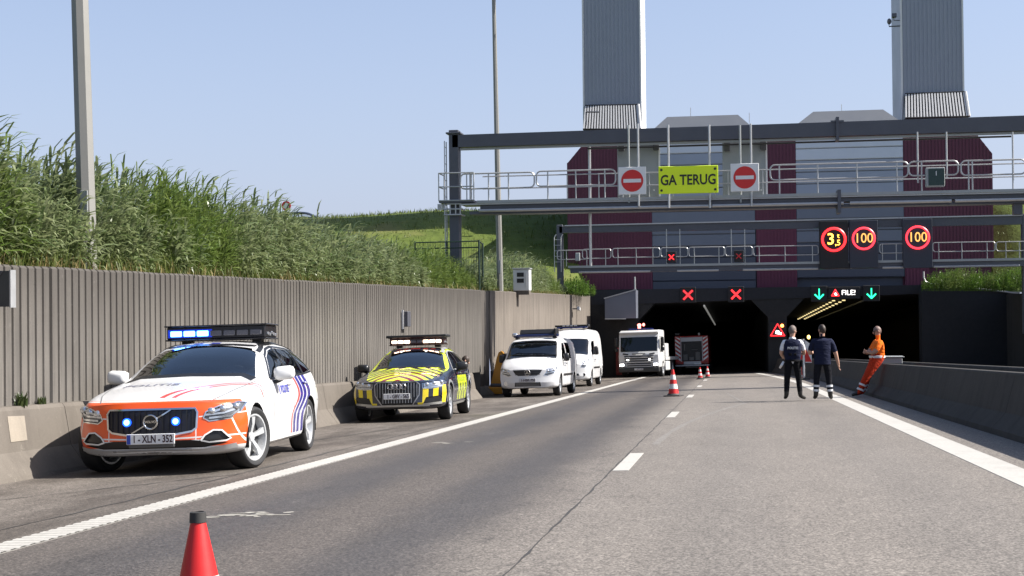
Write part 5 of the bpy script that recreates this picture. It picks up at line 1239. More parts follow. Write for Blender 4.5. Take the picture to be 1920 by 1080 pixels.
for s in (1, -1): add_strip('bonnet_seam', 't', [(s*.60, .17), (s*.70, .5), (s*.77, 1.0), (s*.80, 1.40)], .011, m_seam, pol, b, .003)
add_strip('lettering_band', 'R', [(2.06, .845), (2.10, .845)], .11, pbr('police_blue', (.06, .07, .34), .4), pol, b)
for s, vw in ((1, 'R'), (-1, 'L')):
    me = text_mesh('POLITIE', .125, .001, 'CENTER', .003)
    if s < 0: me.transform(Matrix.Diagonal((-1, 1, 1, 1)))
    on_body(b, me, vw, (2.36, .845)); finish('lettering', me, pbr('police_blue_letters', (.06, .07, .34), .4), pol)
me = text_mesh('POLITIE', .19, .001, 'CENTER', .003); me.transform(Matrix.Rotation(0, 4, 'Z')); on_body(b, me, 't', (-.30, .98), .004); finish('lettering', me, pbr('letter_grey', (.16, .16, .2), .5), pol)
cabin(pol, m_int, 1.78, 4.2, .78, .30, .96, m_seat, ((2.75, 1.22), (3.65, 1.20)), .36)
light_bar(pol, 2.95, 1.575, 1.26, .62, .19, pbr('bar_black', (.010, .010, .012), .3), lambda i: e_blue if i < 3 else (m_off if i < 7 else None), 7)
_lb = [o for o in pol.children if o.name.startswith('light_bar')][0]; MB().box((-.33, -.312, -.006), (.56, .012, .10), ch=.004).build('blue_front', emit('blue_wash', (.004, .045, .75), .35, (.01, .02, .2)), _lb)  # added glowing panel paints the blue spill round the lit lamps
add_strip('phone_holder', 'f', [(0, 1.05), (0, 1.16)], .05, m_lens, pol, b, -.06)
pol.rotation_mode = 'XYZ'
def place(o, x, y, heading, y_axle):
    M = Matrix.Translation((x, y, zr(x, y))) @ ROAD_M @ Matrix.Rotation(heading, 4, 'Z') @ Matrix.Translation((0, -y_axle, 0)); sc_ = o.scale.x
    o.matrix_world = M @ Matrix.Diagonal((sc_, sc_, sc_, 1))
place(pol, -6.74, 16.0, R(6), .87)
# ---------------------------------------------------------------- black and yellow allroad estate
KA = dict(KV)
KA['zlow'] = [(0, .27), (.1, .25), (.4, .24), (.9, .235), (4.2, .24), (4.7, .32), (4.94, .40)]
KA['wm'] = [(0, .84), (.06, .90), (.25, .935), (.8, .95), (1.5, .945), (2.8, .945), (3.8, .955), (4.5, .93), (4.94, .84)]
KA['zbelt'] = [(0, .76), (.15, .79), (.5, .84), (1.0, .89), (1.55, .945), (2.2, .97), (3.2, .99), (4.2, 1.02), (4.94, .98)]
KA['ztop'] = [(0, .80), (.12, .84), (.5, .91), (1.0, .98), (1.32, 1.015), (1.42, 1.035), (1.7, 1.165), (2.05, 1.325), (2.35, 1.425), (2.7, 1.468), (3.1, 1.48), (3.8, 1.455), (4.45, 1.385), (4.68, 1.26), (4.94, 1.04)]
YEL = (.66, .76, .015); AMB = (.80, .62, .01); NAVY = (.012, .015, .030)
def road_livery(M, x, y, z):
    ax = x.abs(); out = []
    hood = (z > .80)*y.between(.05, 1.50)*(ax < .60+y*.145)
    out.append((hood, YEL)); v = y*1.0+ax*.92+ (ax*ax)*.25
    dk = hood*(v.mod(.30) < .135)
    out.append((dk, (.030, .012, .008))); out.append((dk*(ax < .50)*(y < .85), (.20, .014, .008)))
    nose = (y < .62)*z.between(.36, .70)*(ax > .44)
    u = ax-z*.10+y*.55
    out.append((nose*(u.mod(.235) < .125), AMB))
    out.append(((y < .7)*(ax > .40)*z.between(.30, .37)*(ax < .58), AMB))
    door = y.between(1.98, 3.42)*z.between(.36, .86)*(ax > .7)
    out.append((door, YEL)); gr = (.055, .085, .008)
    ch1 = door*z.between(.535, .69)*((y-2.06).mod(.42) > .24); ch2 = door*z.between(.36, .535)*((y-2.06+.21).mod(.42) > .24)
    out.append((ch1.max(ch2), gr))
    pil = (ax > .50)*(z > 1.0)*(z < 1.46)*y.between(1.45, 4.4)
    out.append((((z-(1.03+(y-1.62)*.47)).abs() < .05)*(ax > .55)*y.between(1.5, 2.42)*(ax < .80), YEL))
    out.append(((z > 1.345)*(ax > .53)*(ax < .64)*y.between(2.3, 4.4), YEL))
    out.append(((z > 1.42)*y.between(2.40, 2.56)*(ax.mod(.16) < .10)*(ax < .5), (.30, .02, .015)))
    return out
mp_aud = paint('patrol_paint', NAVY, road_livery, .8, .25)
b2 = Body(4.94, KA, sweep_f=.32, sweep_r=.22, pf=3.4, prof_f=((.2, .36, .5, .68, .82, .9), (.08, .0, .01, .02, .06, .10)), prof_r=((.3, .6, 1.0, 1.4), (.0, .0, .08, .25)))
estate_cuts(b2)
b2.cut('bonnet', 't', [(-.60, .16), (-.3, .12), (.3, .12), (.60, .16), (.70, .5), (.76, 1.0), (.80, 1.42), (.5, 1.34), (0, 1.29), (-.5, 1.34), (-.80, 1.42), (-.76, 1.0), (-.70, .5)], thr=.5, lim=lambda c: c.z < 1.08)
agr = [(-.30, .33), (.30, .33), (.43, .52), (.44, .72), (.38, .775), (-.38, .775), (-.44, .72), (-.43, .52)]
b2.cut('grille', 'f', agr, lim=lambda c: c.y < .6)
ahl = [(.50, .645), (.66, .640), (.84, .665), (.90, .745), (.86, .775), (.70, .745), (.49, .735)]
b2.mir('headlight', 'f', ahl, lim=lambda c: c.y < .9)
b2.mir('air_intake', 'f', [(.50, .345), (.80, .38), (.86, .46), (.82, .50), (.56, .47)], lim=lambda c: c.y < .9)
b2.cut('lower_grille', 'f', [(-.5, .27), (.5, .27), (.5, .315), (-.5, .315)], lim=lambda c: c.y < .8)
b2.both('front_door', [(1.72, .36), (2.80, .36), (2.82, .995), (1.84, .975), (1.70, .9)], thr=.1, only=('body',)); b2.both('rear_door', [(2.84, .36), (3.45, .36), (3.50, .55), (3.70, .80), (3.72, 1.01), (2.84, 1.0)], thr=.1, only=('body',))
aud = thing('patrol_car', 'dark road patrol estate car with yellow chevron bonnet and chequered yellow door', 'car')
P = b2.parts({'body': mp_aud, 'bonnet': mp_aud, 'front_door': mp_aud, 'rear_door': mp_aud, 'windscreen': g_wind, 'side_window/a': g_side, 'side_window/b': g_side, 'side_window/c': g_priv, 'rear_window': g_priv, 'grille': m_trim, 'headlight': m_lampd, 'air_intake': m_trim, 'lower_grille': m_trim}, aud, off={'grille': (0, .02, 0), 'air_intake': (0, .015, 0), 'headlight': (0, .01, 0)})
gp = P['grille'][0]; add_strip('grille_frame', 'f', agr+[agr[0]], .020, pbr('grille_surround', (.40, .40, .40), .3, .6), gp, b2, .012)
for i in range(15):
    x = -.39+.78*i/14; add_strip('grille_bar', 'f', [(x, .37 if abs(x) < .3 else .48), (x, .755)], .011, m_galv, gp, b2, .006)
h0 = b2.ray((0, -5, .69), (0, 1, 0))[0]
for i in range(4):
    o = MB().tube([(.052*cos(a), 0, .052*sin(a)) for a in np.linspace(0, 2*pi, 25)[:-1]], .011, 6, True).build('badge_ring', m_chrome, gp, True); o.location = h0+Vector((-.126+.084*i, -.035, 0))
for s, hp in zip((1, -1), sorted(P['headlight'], key=lambda o: -sum(v.co.x for v in o.data.vertices))):
    headlight_fill(b2, hp, ahl, s, m_lens, 3)
    for pts in ([(s*.52, .665), (s*.68, .665), (s*.86, .69)], [(s*.52, .70), (s*.70, .70), (s*.87, .73)], [(s*.52, .722), (s*.70, .73), (s*.86, .755)]): add_strip('lamp_fin', 'f', pts, .022, m_lens, hp, b2, .004)
    add_strip('lamp_rim', 'f', [(s*x, z) for x, z in ahl]+[(s*ahl[0][0], ahl[0][1])], .012, m_chrome, hp, b2, .006)
plate(aud, '1 - GBV - 565', b2.ray((0, -5, .50), (0, 1, 0))[0]+Vector((0, -.035, 0)), m_plate, m_plk, None)
m_skid = pbr('skid_plate', (.48, .48, .46), .35, .5)
add_strip('skid_plate', 'f', [(-.62, .318), (.62, .318)], .035, m_skid, aud, b2, .012)
for s, fr in ((1, 'R'), (-1, 'L')):
    add_strip('bumper_trim', 'f', [(s*.5, .335), (s*.84, .36)], .04, m_skid, aud, b2, .012)
    add_strip('window_trim', fr, [(1.80, .982), (2.8, 1.0), (3.66, 1.018), (4.40, 1.055), (4.13, 1.31), (3.74, 1.352), (2.84, 1.378), (2.52, 1.343), (2.28, 1.262), (1.80, .982)], .020, m_galv, aud, b2, .004)
    for pts in ([(2.82, 1.0), (2.84, 1.37)], [(3.66, 1.02), (3.74, 1.35)]): add_strip('door_pillar', fr, pts, .075, m_trim, aud, b2, .006)
    for y in (2.62, 3.55):
        h, no = b2.ray((5*s, y, .91), (-s, 0, 0)); MB().box(h+Vector((s*.012, 0, 0)), (.03, .20, .028), ch=.01).build('door_handle', m_chrome, aud)
    add_strip('roof_rail', fr, [(2.25, 1.33), (2.6, 1.41), (3.2, 1.435), (4.0, 1.405), (4.4, 1.345)], .03, m_galv, aud, b2, .02)
    for pts in ([(1.74, .32), (1.70, .9), (1.82, .975)], [(2.82, .32), (2.82, .985)], [(3.45, .36), (3.52, .58), (3.72, .82), (3.73, 1.0)], [(4.28, .66), (4.50, .66), (4.50, .84), (4.28, .84), (4.28, .66)]): add_strip('door_seam', fr, pts, .010, m_seam, aud, b2, .003)
    add_strip('sill_trim', fr, [(1.33, .30), (3.38, .30)], .05, m_skid, aud, b2, .012)
    for yc in (.93, 3.84): add_strip('arch_flare', fr, [(yc-.06+.425*cos(a), .345+.425*sin(a)) for a in np.linspace(.05, pi-.05, 15)], .05, pbr('arch_grey', (.16, .165, .17), .45), aud, b2, .012)
    mirror_part(aud, s*1.035, 1.95, 1.05, m_trim, s, (.25, .16, .17))
    wheel(aud, s*.82, .87, .35, .24, .245, WH, 10, 0, style='thin', side=s); wheel(aud, s*.82, 3.81, .35, .24, .245, WH, 10, 0, style='thin', side=s)
add_strip('screen_frit', 'f', [(-.755, .995), (-.60, 1.05), (0, 1.065), (.60, 1.05), (.755, .995)], .03, m_trim, aud, b2, .004)
well(aud, .87, .345, .39, .34, .93, m_well); well(aud, 3.81, .345, .39, .34, .93, m_well)
for s, vw in ((1, 'R'), (-1, 'L')):
    me = text_mesh('TRAFIC', .13, .001, 'CENTER', .002)
    bpy.data.meshes.remove(me)
    for i in range(9): add_strip('worn_lettering', vw, [(2.14+.135*i, .735), (2.14+.135*i, .815)], .055 if i % 3 else .035, pbr('worn_green', (.22, .30, .02), .5), aud, b2, .003)
    for q in (.26, .70): add_strip('screen_sticker', 'f', [(q*s-.02, 1.375), (q*s+.02, 1.375)], .03, m_white, aud, b2, .006)
cabin(aud, m_int, 1.78, 4.2, .78, .33, .96, m_seat, ((2.75, 1.22), (3.65, 1.20)), .36, m_trim)
e_warm = emit('warm_flash', (1, .72, .55), 3.0)
light_bar(aud, 2.85, 1.60, 1.16, .55, .17, pbr('bar_brown', (.030, .011, .009), .3), lambda i: e_warm if i not in (3, 4) else m_off, 8)
b3 = MB().box((0, 2.85, 1.705), (1.30, .62, .055), ch=.012).build('tilt_panel', m_black, aud); aud.scale = (1.07,)*3
place(aud, -6.92, 28.7, R(4), .87)
pol.scale = (1.09,)*3; place(pol, -6.72, 15.92, R(6), .87)

# ---------------------------------------------------------------- white vans
def van(name, label, K, L, spec, group):
    bb = Body(L, K, NY=56, sweep_f=spec['sw'], sweep_r=.06, pf=spec.get('pf', 2.6), prof_f=spec['prof'], fade=1.0)
    fa, ra, r_ = spec['fa'], spec['ra'], spec['r']
    bb.arch(fa, r_, r_+.055); bb.arch(ra, r_, r_+.055)
    bb.cut('windscreen', 'f', spec['screen'], thr=.2, lim=lambda c: c.y < 2.4 and c.z > .9)
    bb.both('side_window/a', spec['win'], thr=.2); bb.both('side_window/b', spec['win2'], thr=.2)
    bb.cut('grille', 'f', spec['grille'], lim=lambda c: c.y < .9); bb.mir('headlight', 'f', spec['lamp'], thr=.05, lim=lambda c: c.y < 1.1)
    bb.cut('bumper_grille', 'f', spec['low'], lim=lambda c: c.y < .7)
    bb.both('front_door', spec['door'], thr=.1, only=('body',))
    root = thing(name, label, 'van', group=group); PP = bb.parts({'body': m_van, 'windscreen': g_wind, 'side_window/a': g_side, 'side_window/b': g_priv, 'grille': m_trim, 'headlight': m_lampd, 'bumper_grille': m_trim, 'front_door': m_van}, root, off={'grille': (0, .02, 0), 'bumper_grille': (0, .02, 0), 'headlight': (0, .01, 0)})
    for s, hp in zip((1, -1), sorted(PP['headlight'], key=lambda o: -sum(v.co.x for v in o.data.vertices))):
        lp = spec['lamp']; headlight_fill(bb, hp, lp, s, m_lens, 2); add_strip('lamp_rim', 'f', [(s*x, z) for x, z in lp]+[(s*lp[0][0], lp[0][1])], .016, m_lens, hp, bb, .006)
        zs_ = sorted(z for _, z in lp); xs_ = sorted(x for x, _ in lp); zm_ = (zs_[0]+zs_[-1])/2
        for dz in (-.06, .0, .06): add_strip('lamp_fin', 'f', [(s*(xs_[0]+.07), zm_+dz), (s*(xs_[-1]-.05), zm_+dz+.05)], .03, m_lens, hp, bb, .005)
    for s in (1, -1):
        wheel(root, s*spec['tr'], fa, r_, .22, r_*.64, WH, 6, 0, style='thin', side=s); wheel(root, s*spec['tr'], ra, r_, .22, r_*.64, WH, 6, 0, style='thin', side=s)
        mirror_part(root, s*spec['mx'], spec['my'], spec['mz'], m_trim, s, (.19, .14, spec['mh']))
        h, no = bb.ray((5*s, spec['hy'], spec['hz']), (-s, 0, 0)); MB().box(h+Vector((s*.012, 0, 0)), (.03, .18, .03), ch=.01).build('door_handle', m_trim, root)
        fr = 'R' if s > 0 else 'L'; add_strip('side_moulding', fr, [(fa+.55, spec['mo']), (ra-.55, spec['mo'])], .07, m_trim, root, bb, .012)
        add_strip('rear_moulding', fr, [(ra+.55, spec['mo']), (L-.3, spec['mo'])], .07, m_trim, root, bb, .012)
        for pts in spec['seams']: add_strip('door_seam', fr, pts, .018, m_seam, root, bb, .003)
    well(root, fa, r_, r_+.06, .34, spec['tr']+.11, m_well); well(root, ra, r_, r_+.06, .34, spec['tr']+.11, m_well)
    sp_ = spec['screen']; add_strip('screen_seal', 'f', sp_+[sp_[0]], .03, m_trim, root, bb, .005)
    cabin(root, m_int, spec['dash'], 3.4, .78, .55, spec['dz'], m_seat, ((spec['dash']+1.0, spec['hr']),), .42)
    MB().span((-.8, 3.0, .6), (.8, 3.05, spec['hr']+.2)).build('bulkhead', m_int, root)
    return root, bb, PP
m_van = paint('van_white', (.60, .60, .60), lambda M, x, y, z: [], .5, .35)
KT = dict(
    zlow=[(0, .30), (.1, .27), (.5, .26), (4.4, .28), (4.95, .36)], wlow=[(0, .78), (.08, .85), (.4, .90), (4.5, .90), (4.95, .86)],
    zmid=[(0, .60), (.6, .75), (1.5, .80), (4.95, .80)], wm=[(0, .86), (.06, .91), (.3, .945), (1.0, .953), (4.6, .953), (4.95, .92)],
    zbelt=[(0, .80), (.15, .90), (.5, 1.02), (1.0, 1.12), (1.6, 1.16), (4.95, 1.18)], wbelt=[(0, .80), (.1, .85), (.5, .90), (1.1, .935), (4.7, .94), (4.95, .91)],
    zrail=[(0, .84), (.15, .96), (.5, 1.10), (.85, 1.20), (1.0, 1.25), (1.35, 1.52), (1.7, 1.73), (2.0, 1.80), (2.6, 1.82), (4.7, 1.80), (4.95, 1.70)], wrail=[(0, .56), (.5, .66), (1.0, .78), (1.5, .79), (1.9, .765), (2.5, .77), (4.7, .77), (4.95, .76)],
    ztop=[(0, .86), (.12, .98), (.5, 1.14), (.8, 1.235), (.9, 1.28), (1.3, 1.56), (1.6, 1.76), (1.85, 1.86), (2.3, 1.895), (3.5, 1.90), (4.7, 1.88), (4.95, 1.74)])
sV = dict(sw=.30, prof=((.25, .45, .6, .8, 1.0), (.06, .0, .02, .03, .05)), fa=.90, ra=4.10, r=.335, tr=.81,
    screen=[(-.80, 1.20), (-.55, 1.245), (0, 1.265), (.55, 1.245), (.80, 1.20), (.735, 1.68), (.70, 1.735), (.4, 1.765), (0, 1.775), (-.4, 1.765), (-.70, 1.735), (-.735, 1.68)],
    win=[(1.30, 1.16), (2.25, 1.17), (2.25, 1.70), (1.92, 1.68), (1.62, 1.52)], win2=[(2.42, 1.18), (3.35, 1.18), (3.35, 1.70), (2.42, 1.71)],
    grille=[(-.40, .73), (-.30, .665), (.30, .665), (.40, .73), (.47, .845), (-.47, .845)], lamp=[(.52, .67), (.62, .655), (.82, .73), (.90, .88), (.86, .93), (.66, .84)],
    low=[(-.42, .33), (.42, .33), (.40, .46), (-.40, .46)], door=[(1.25, .45), (2.30, .40), (2.32, 1.75), (1.95, 1.72), (1.6, 1.54), (1.24, 1.12)],
    mx=1.06, my=1.42, mz=1.22, mh=.26, hy=2.16, hz=1.02, mo=.66, seams=([(2.36, .35), (2.36, 1.76)], [(3.46, .35), (3.46, 1.76)]), dash=1.25, dz=1.17, hr=1.62)
vito, bv, PP = van('van', 'front white van with a black roof panel, parked behind the yellow and black car', KT, 4.95, sV, 'white vans on the hard shoulder')
gp = PP['grille'][0]
for z in (.70, .755, .81): add_strip('grille_bar', 'f', [(-.40, z), (.40, z)], .018, pbr('grille_dark_grey', (.05, .05, .055), .35), gp, bv, .004)
h0 = bv.ray((0, -5, .757), (0, 1, 0))[0]; st = MB().tube([(.088*cos(a), 0, .088*sin(a)) for a in np.linspace(0, 2*pi, 29)[:-1]], .011, 6, True).build('badge_ring', m_chrome, gp, True); st.location = h0+Vector((0, -.02, 0))
mb = MB()
for a in (90, 210, 330): mb.prism([(-.016, 0), (0, .088), (.016, 0)], (0, 0, 0), (sin(R(a)), 0, -cos(R(a))), (cos(R(a)), 0, sin(R(a))), (0, -.014, 0), 1)
mb.build('badge_star', m_chrome, st, weld=False)
plate(vito, '1-HBK-752', bv.ray((0, -5, .525), (0, 1, 0))[0]+Vector((0, -.02, 0)), pbr('plate_grey', (.45, .45, .46), .5), m_plk, None)
for z in (.36, .40, .44): add_strip('bumper_slat', 'f', [(-.38, z), (.38, z)], .012, pbr('slat_grey', (.30, .30, .30), .5), PP['bumper_grille'][0], bv, .004)
h, no = bv.ray((-.70, -5, .43), (0, 1, 0)); MB().cyl(h+Vector((0, .03, 0)), h+Vector((0, -.012, 0)), .07, n=18).build('fog_lamp', m_lens, vito, True)
m_wr = pbr('van_letters', (.20, .21, .24), .5)
for (s_, o_, z_) in (('CIVIELE BESCHERMING', (-.42, .62), .07),):
    add_strip('bonnet_print', 't', [(-.72, .80), (-.36, .82)], .035, m_wr, vito, bv, .003)
add_strip('bonnet_print', 't', [(.52, .80), (.58, .80)], .045, m_wr, vito, bv, .003); add_strip('bonnet_print', 't', [(.64, .80), (.74, .80)], .03, m_wr, vito, bv, .003)
for z_ in (.95, 1.03): add_strip('door_print', 'R', [(1.62, z_), (2.02, z_)], .045, m_wr, vito, bv, .003)
r_ = MB().box((0, 0, 0), (1.18, .10, .20), (R(-38), 0, 0), .02).build('roof_panel', m_black, vito); r_.location = (.05, 2.05, 2.06)
r_ = MB().box((0, 0, 0), (1.50, .24, .10), (0, 0, 0), .045).build('light_bar', pbr('bar_blue', (.010, .016, .060), .15), vito); r_.location = (0, 1.98, 1.945)
MB().box((-.70, -.02, .045), (.18, .2, .13), ch=.05).build('end_lamp', m_lens, r_); MB().box((.66, .1, .12), (.08, .6, .22), ch=.02).build('panel_arm', m_black, r_)
for sx in (-.62, .62): MB().box((sx, 0, -.075), (.1, .3, .05)).build('foot', m_trim, r_)
vito.scale = (1.04,)*3; place(vito, -6.56, 45.3, R(-1.2), .9)
KM = dict(
    zlow=[(0, .32), (.1, .29), (.5, .28), (5.0, .30), (5.5, .40)], wlow=[(0, .80), (.08, .87), (.4, .93), (5.0, .94), (5.5, .92)],
    zmid=[(0, .62), (.6, .80), (1.5, .9), (5.5, .9)], wm=[(0, .88), (.06, .93), (.3, .97), (1.0, .995), (5.2, .995), (5.5, .97)],
    zbelt=[(0, .88), (.15, 1.0), (.5, 1.16), (.95, 1.25), (1.6, 1.32), (5.5, 1.35)], wbelt=[(0, .80), (.1, .85), (.5, .92), (1.1, .965), (5.2, .975), (5.5, .95)],
    zrail=[(0, .93), (.15, 1.08), (.5, 1.24), (.8, 1.33), (.95, 1.38), (1.35, 1.72), (1.7, 2.0), (2.0, 2.2), (2.6, 2.36), (5.2, 2.36), (5.5, 2.25)], wrail=[(0, .56), (.5, .68), (.95, .80), (1.5, .83), (2.0, .82), (2.5, .81), (5.2, .81), (5.5, .80)],
    ztop=[(0, .96), (.12, 1.12), (.5, 1.29), (.75, 1.37), (.85, 1.42), (1.25, 1.76), (1.55, 2.02), (1.85, 2.28), (2.3, 2.44), (3.2, 2.49), (5.2, 2.48), (5.5, 2.3)])
sM = dict(sw=.34, prof=((.25, .45, .6, .8, 1.1), (.06, .0, .02, .03, .06)), fa=.95, ra=4.45, r=.345, tr=.85,
    screen=[(-.82, 1.33), (-.5, 1.385), (0, 1.40), (.5, 1.385), (.82, 1.33), (.80, 1.9), (.74, 1.985), (.4, 2.01), (0, 2.015), (-.4, 2.01), (-.74, 1.985), (-.80, 1.9)],
    win=[(1.25, 1.32), (2.3, 1.34), (2.3, 1.93), (1.75, 1.90), (1.55, 1.78)], win2=[(2.6, 1.38), (2.62, 1.38), (2.62, 1.40), (2.6, 1.40)],
    grille=[(-.40, .74), (.40, .74), (.46, .90), (.42, 1.05), (-.42, 1.05), (-.46, .90)], lamp=[(.60, .82), (.74, .80), (.88, .92), (.92, 1.10), (.88, 1.16), (.70, 1.02)],
    low=[(-.55, .46), (.55, .46), (.5, .56), (-.5, .56)], door=[(1.2, .48), (2.36, .44), (2.38, 2.0), (1.75, 1.98), (1.5, 1.82), (1.18, 1.28)],
    mx=1.13, my=1.38, mz=1.50, mh=.36, hy=2.2, hz=1.12, mo=.78, seams=([(2.42, .35), (2.42, 2.2)], [(3.7, .35), (3.7, 2.2)]), dash=1.2, dz=1.34, hr=1.85)
mas, bms, PP = van('van', 'taller rear white van with dark grille, half hidden behind the front van', KM, 5.5, sM, 'white vans on the hard shoulder')
gp = PP['grille'][0]
for z in (.80, .89, .98): add_strip('grille_bar', 'f', [(-.40, z), (.40, z)], .03, m_galv, gp, bms, .006)
for x in (-.25, 0, .25): add_strip('grille_post', 'f', [(x, .78), (x, 1.02)], .016, m_trim, gp, bms, .010)
h, no = bms.ray((.72, -5, .50), (0, 1, 0)); MB().cyl(h+Vector((0, .03, 0)), h+Vector((0, -.012, 0)), .06, n=16).build('fog_lamp', m_trim, mas, True)
plate(mas, '1-KDV-418', bms.ray((0, -5, .62), (0, 1, 0))[0]+Vector((0, -.02, 0)), m_plate, m_plk, None)
add_strip('bonnet_print', 't', [(.30, .62), (.55, .62)], .04, m_wr, mas, bms, .003)
for z_ in (1.05, 1.12): add_strip('door_print', 'R', [(1.75, z_), (2.1, z_)], .04, m_wr, mas, bms, .003)
r_ = MB().box((0, 0, 0), (1.50, .40, .08), ch=.02).build('light_bar', m_black, mas); r_.location = (.02, 2.45, 2.60)
MB().box((0, -.12, -.075), (1.35, .2, .06), ch=.02).build('blue_front', pbr('lens_blue', (.012, .02, .09), .12), r_)
for i in range(4): MB().box((-.36+.17*i, -.21, .0), (.12, .02, .05), ch=.008).build('lamp', m_lens, r_)
for sx in (-.5, .5): MB().box((sx, 0, -.11), (.1, .3, .05)).build('foot', m_trim, r_)
mas.scale = (1.02,)*3; place(mas, -6.92, 59.0, R(-.5), .95)

# ---------------------------------------------------------------- white lorry at the tunnel mouth
m_lor = paint('lorry_white', (.60, .60, .59), lambda M, x, y, z: [], .4, .35); m_lorg = pbr('lorry_grille', (.035, .037, .045), .4)
lor = thing('lorry', 'white lorry with bright headlamps and red beacon facing out of the left tunnel mouth', 'lorry')
mb = MB(); prof_ = [(.02, .55), (-.0, 1.30), (.05, 1.36), (.26, 2.36), (.42, 2.66), (.62, 2.74), (1.85, 2.74), (1.92, 2.66), (1.92, .55)]
bm = bmesh.new(); A = [bm.verts.new((-1.2, y, z)) for y, z in prof_]; B = [bm.verts.new((1.2, y, z)) for y, z in prof_]
bm.faces.new(A[::-1]); bm.faces.new(B)
for i in range(len(A)): bm.faces.new((A[i], A[(i+1) % len(A)], B[(i+1) % len(A)], B[i]))
bmesh.ops.recalc_face_normals(bm, faces=bm.faces[:]); bmesh.ops.bevel(bm, geom=[e for e in bm.edges if abs(abs(e.verts[0].co.x)-1.2) < .01 and abs(abs(e.verts[1].co.x)-1.2) < .01 and (e.verts[0].co.x*e.verts[1].co.x) > 0], offset=.09, segments=3, affect='EDGES', profile=.5)
me = bpy.data.meshes.new('cab'); bm.to_mesh(me); bm.free(); finish('cab', me, m_lor, lor, True, 35)
def slab(x0, x1, za, zb_, ya, yb, t=.03): return MB().add([(x0, ya, za), (x1, ya, za), (x1, yb, zb_), (x0, yb, zb_), (x0, ya-t, za), (x1, ya-t, za), (x1, yb-t, zb_), (x0, yb-t, zb_)], [(3, 2, 1, 0), (4, 5, 6, 7), (0, 1, 5, 4), (1, 2, 6, 5), (2, 3, 7, 6), (3, 0, 4, 7)])
slab(-1.08, 1.08, 1.50, 2.34, .078, .256, .012).build('windscreen', pbr('dark_glass', (.006, .008, .011), .03), lor)
MB().box((0, .30, 2.56), (2.30, .3, .07), (R(-25), 0, 0), .02).build('sun_visor', m_lor, lor)
for sx in (-.78, .78): MB().box((sx, .0, 1.36), (.34, .05, .08), (0, R(-8 if sx > 0 else 8), 0), .02).build('air_inlet', m_lorg, lor)
MB().box((0, -.012, 1.365), (.78, .02, .07)).build('name_strip', pbr('emblem_grey', (.25, .25, .24), .4), lor)
for i, (z, w) in enumerate(((1.22, .86), (1.08, .84), (.95, .82), (.80, .72), (.68, .70))):
    MB().box((0, -.010, z), (2*w, .05, .075), ch=.015).build('grille_slot', m_lorg, lor); MB().box((0, -.045, z-.06), (2*w+.04, .05, .032), ch=.01).build('grille_slat', m_lor, lor)
e_head = emit('lorry_headlamp', (1, .98, .95), 4.0, (.8, .8, .8))
for sx in (-1, 1):
    MB().box((sx*.98, -.03, .74), (.34, .10, .24), (0, 0, R(8*sx)), .04).build('headlamp', m_lens, lor); MB().box((sx*1.0, -.10, .73), (.25, .03, .13), (0, 0, R(8*sx)), .03).build('headlamp_bulb', e_head, lor)
    MB().box((sx*.64, -.075, 1.02), (.12, .02, .07), ch=.01).build('position_lamp', e_head, lor)
    MB().box((sx*1.36, .28, 2.05), (.17, .22, .52), ch=.05).build('mirror', m_trim, lor); MB().box((sx*1.36, .3, 1.62), (.19, .2, .22), ch=.05).build('mirror', m_trim, lor); MB().tube([(sx*1.15, .35, 2.35), (sx*1.36, .3, 2.33), (sx*1.36, .3, 1.5)], .025, 6).build('mirror_arm', m_trim, lor)
    slab_ = MB().add([(sx*1.203, .45, 1.45), (sx*1.203, 1.35, 1.45), (sx*1.203, 1.35, 2.3), (sx*1.203, .58, 2.3), (sx*1.208, .45, 1.45), (sx*1.208, 1.35, 1.45), (sx*1.208, 1.35, 2.3), (sx*1.208, .58, 2.3)], [(4, 5, 6, 7), (0, 1, 5, 4), (1, 2, 6, 5), (2, 3, 7, 6), (3, 0, 4, 7)]); slab_.build('side_window', g_priv, lor)
    for yy in (1.25, 4.6): wheel(lor, sx*1.05, yy, .48, .32, .30, WH, 8, 0, style='thin', side=sx)
    MB().box((sx*1.02, 2.9, .62), (.4, 1.4, .55), ch=.05).build('side_tank', m_lor, lor)
MB().span((-1.2, -.08, .30), (1.2, .30, .60), .06).build('bumper', pbr('bumper_grey', (.030, .030, .030), .5), lor)
plate(lor, '1-RFD-092', (.0, -.10, .47), m_plate, m_plk, None)
MB().span((-.45, .2, .55), (.45, 6.9, .82)).build('chassis', m_trim, lor)
MB().span((-1.22, 2.15, .95), (1.22, 7.0, 1.15), .02).build('load_bed', m_lor, lor)
MB().span((.5, 2.15, 1.15), (1.22, 3.2, 1.95), .04).build('tool_locker', m_lor, lor); MB().span((-1.22, 2.15, 1.15), (.2, 3.4, 1.8), .04).build('tool_locker', m_galvp, lor)
MB().tube([(.9, 2.3, 1.9), (.9, 2.3, 2.3), (.6, 4.5, 2.2), (.4, 6.5, 1.7)], .10, 8).build('crane_arm', m_trim, lor)
r_ = MB().box((0, 1.0, 2.80), (1.45, .3, .11), ch=.04).build('light_bar', pbr('bar_blue_lens', (.012, .018, .10), .15), lor)
e_bea = emit('beacon_red', (1, .20, .16), 3.0)
MB().cyl((-.10, 1.0, 2.85), (-.10, 1.0, 3.02), .09, n=14).blob((-.10, 1.0, 3.05), (.12, .10, .10)).build('beacon', e_bea, r_, True); MB().blob((.16, 1.0, 3.07), (.08, .08, .09)).build('beacon', e_bea, r_, True)
place(lor, -5.15, 81.3, R(-7), 1.25)

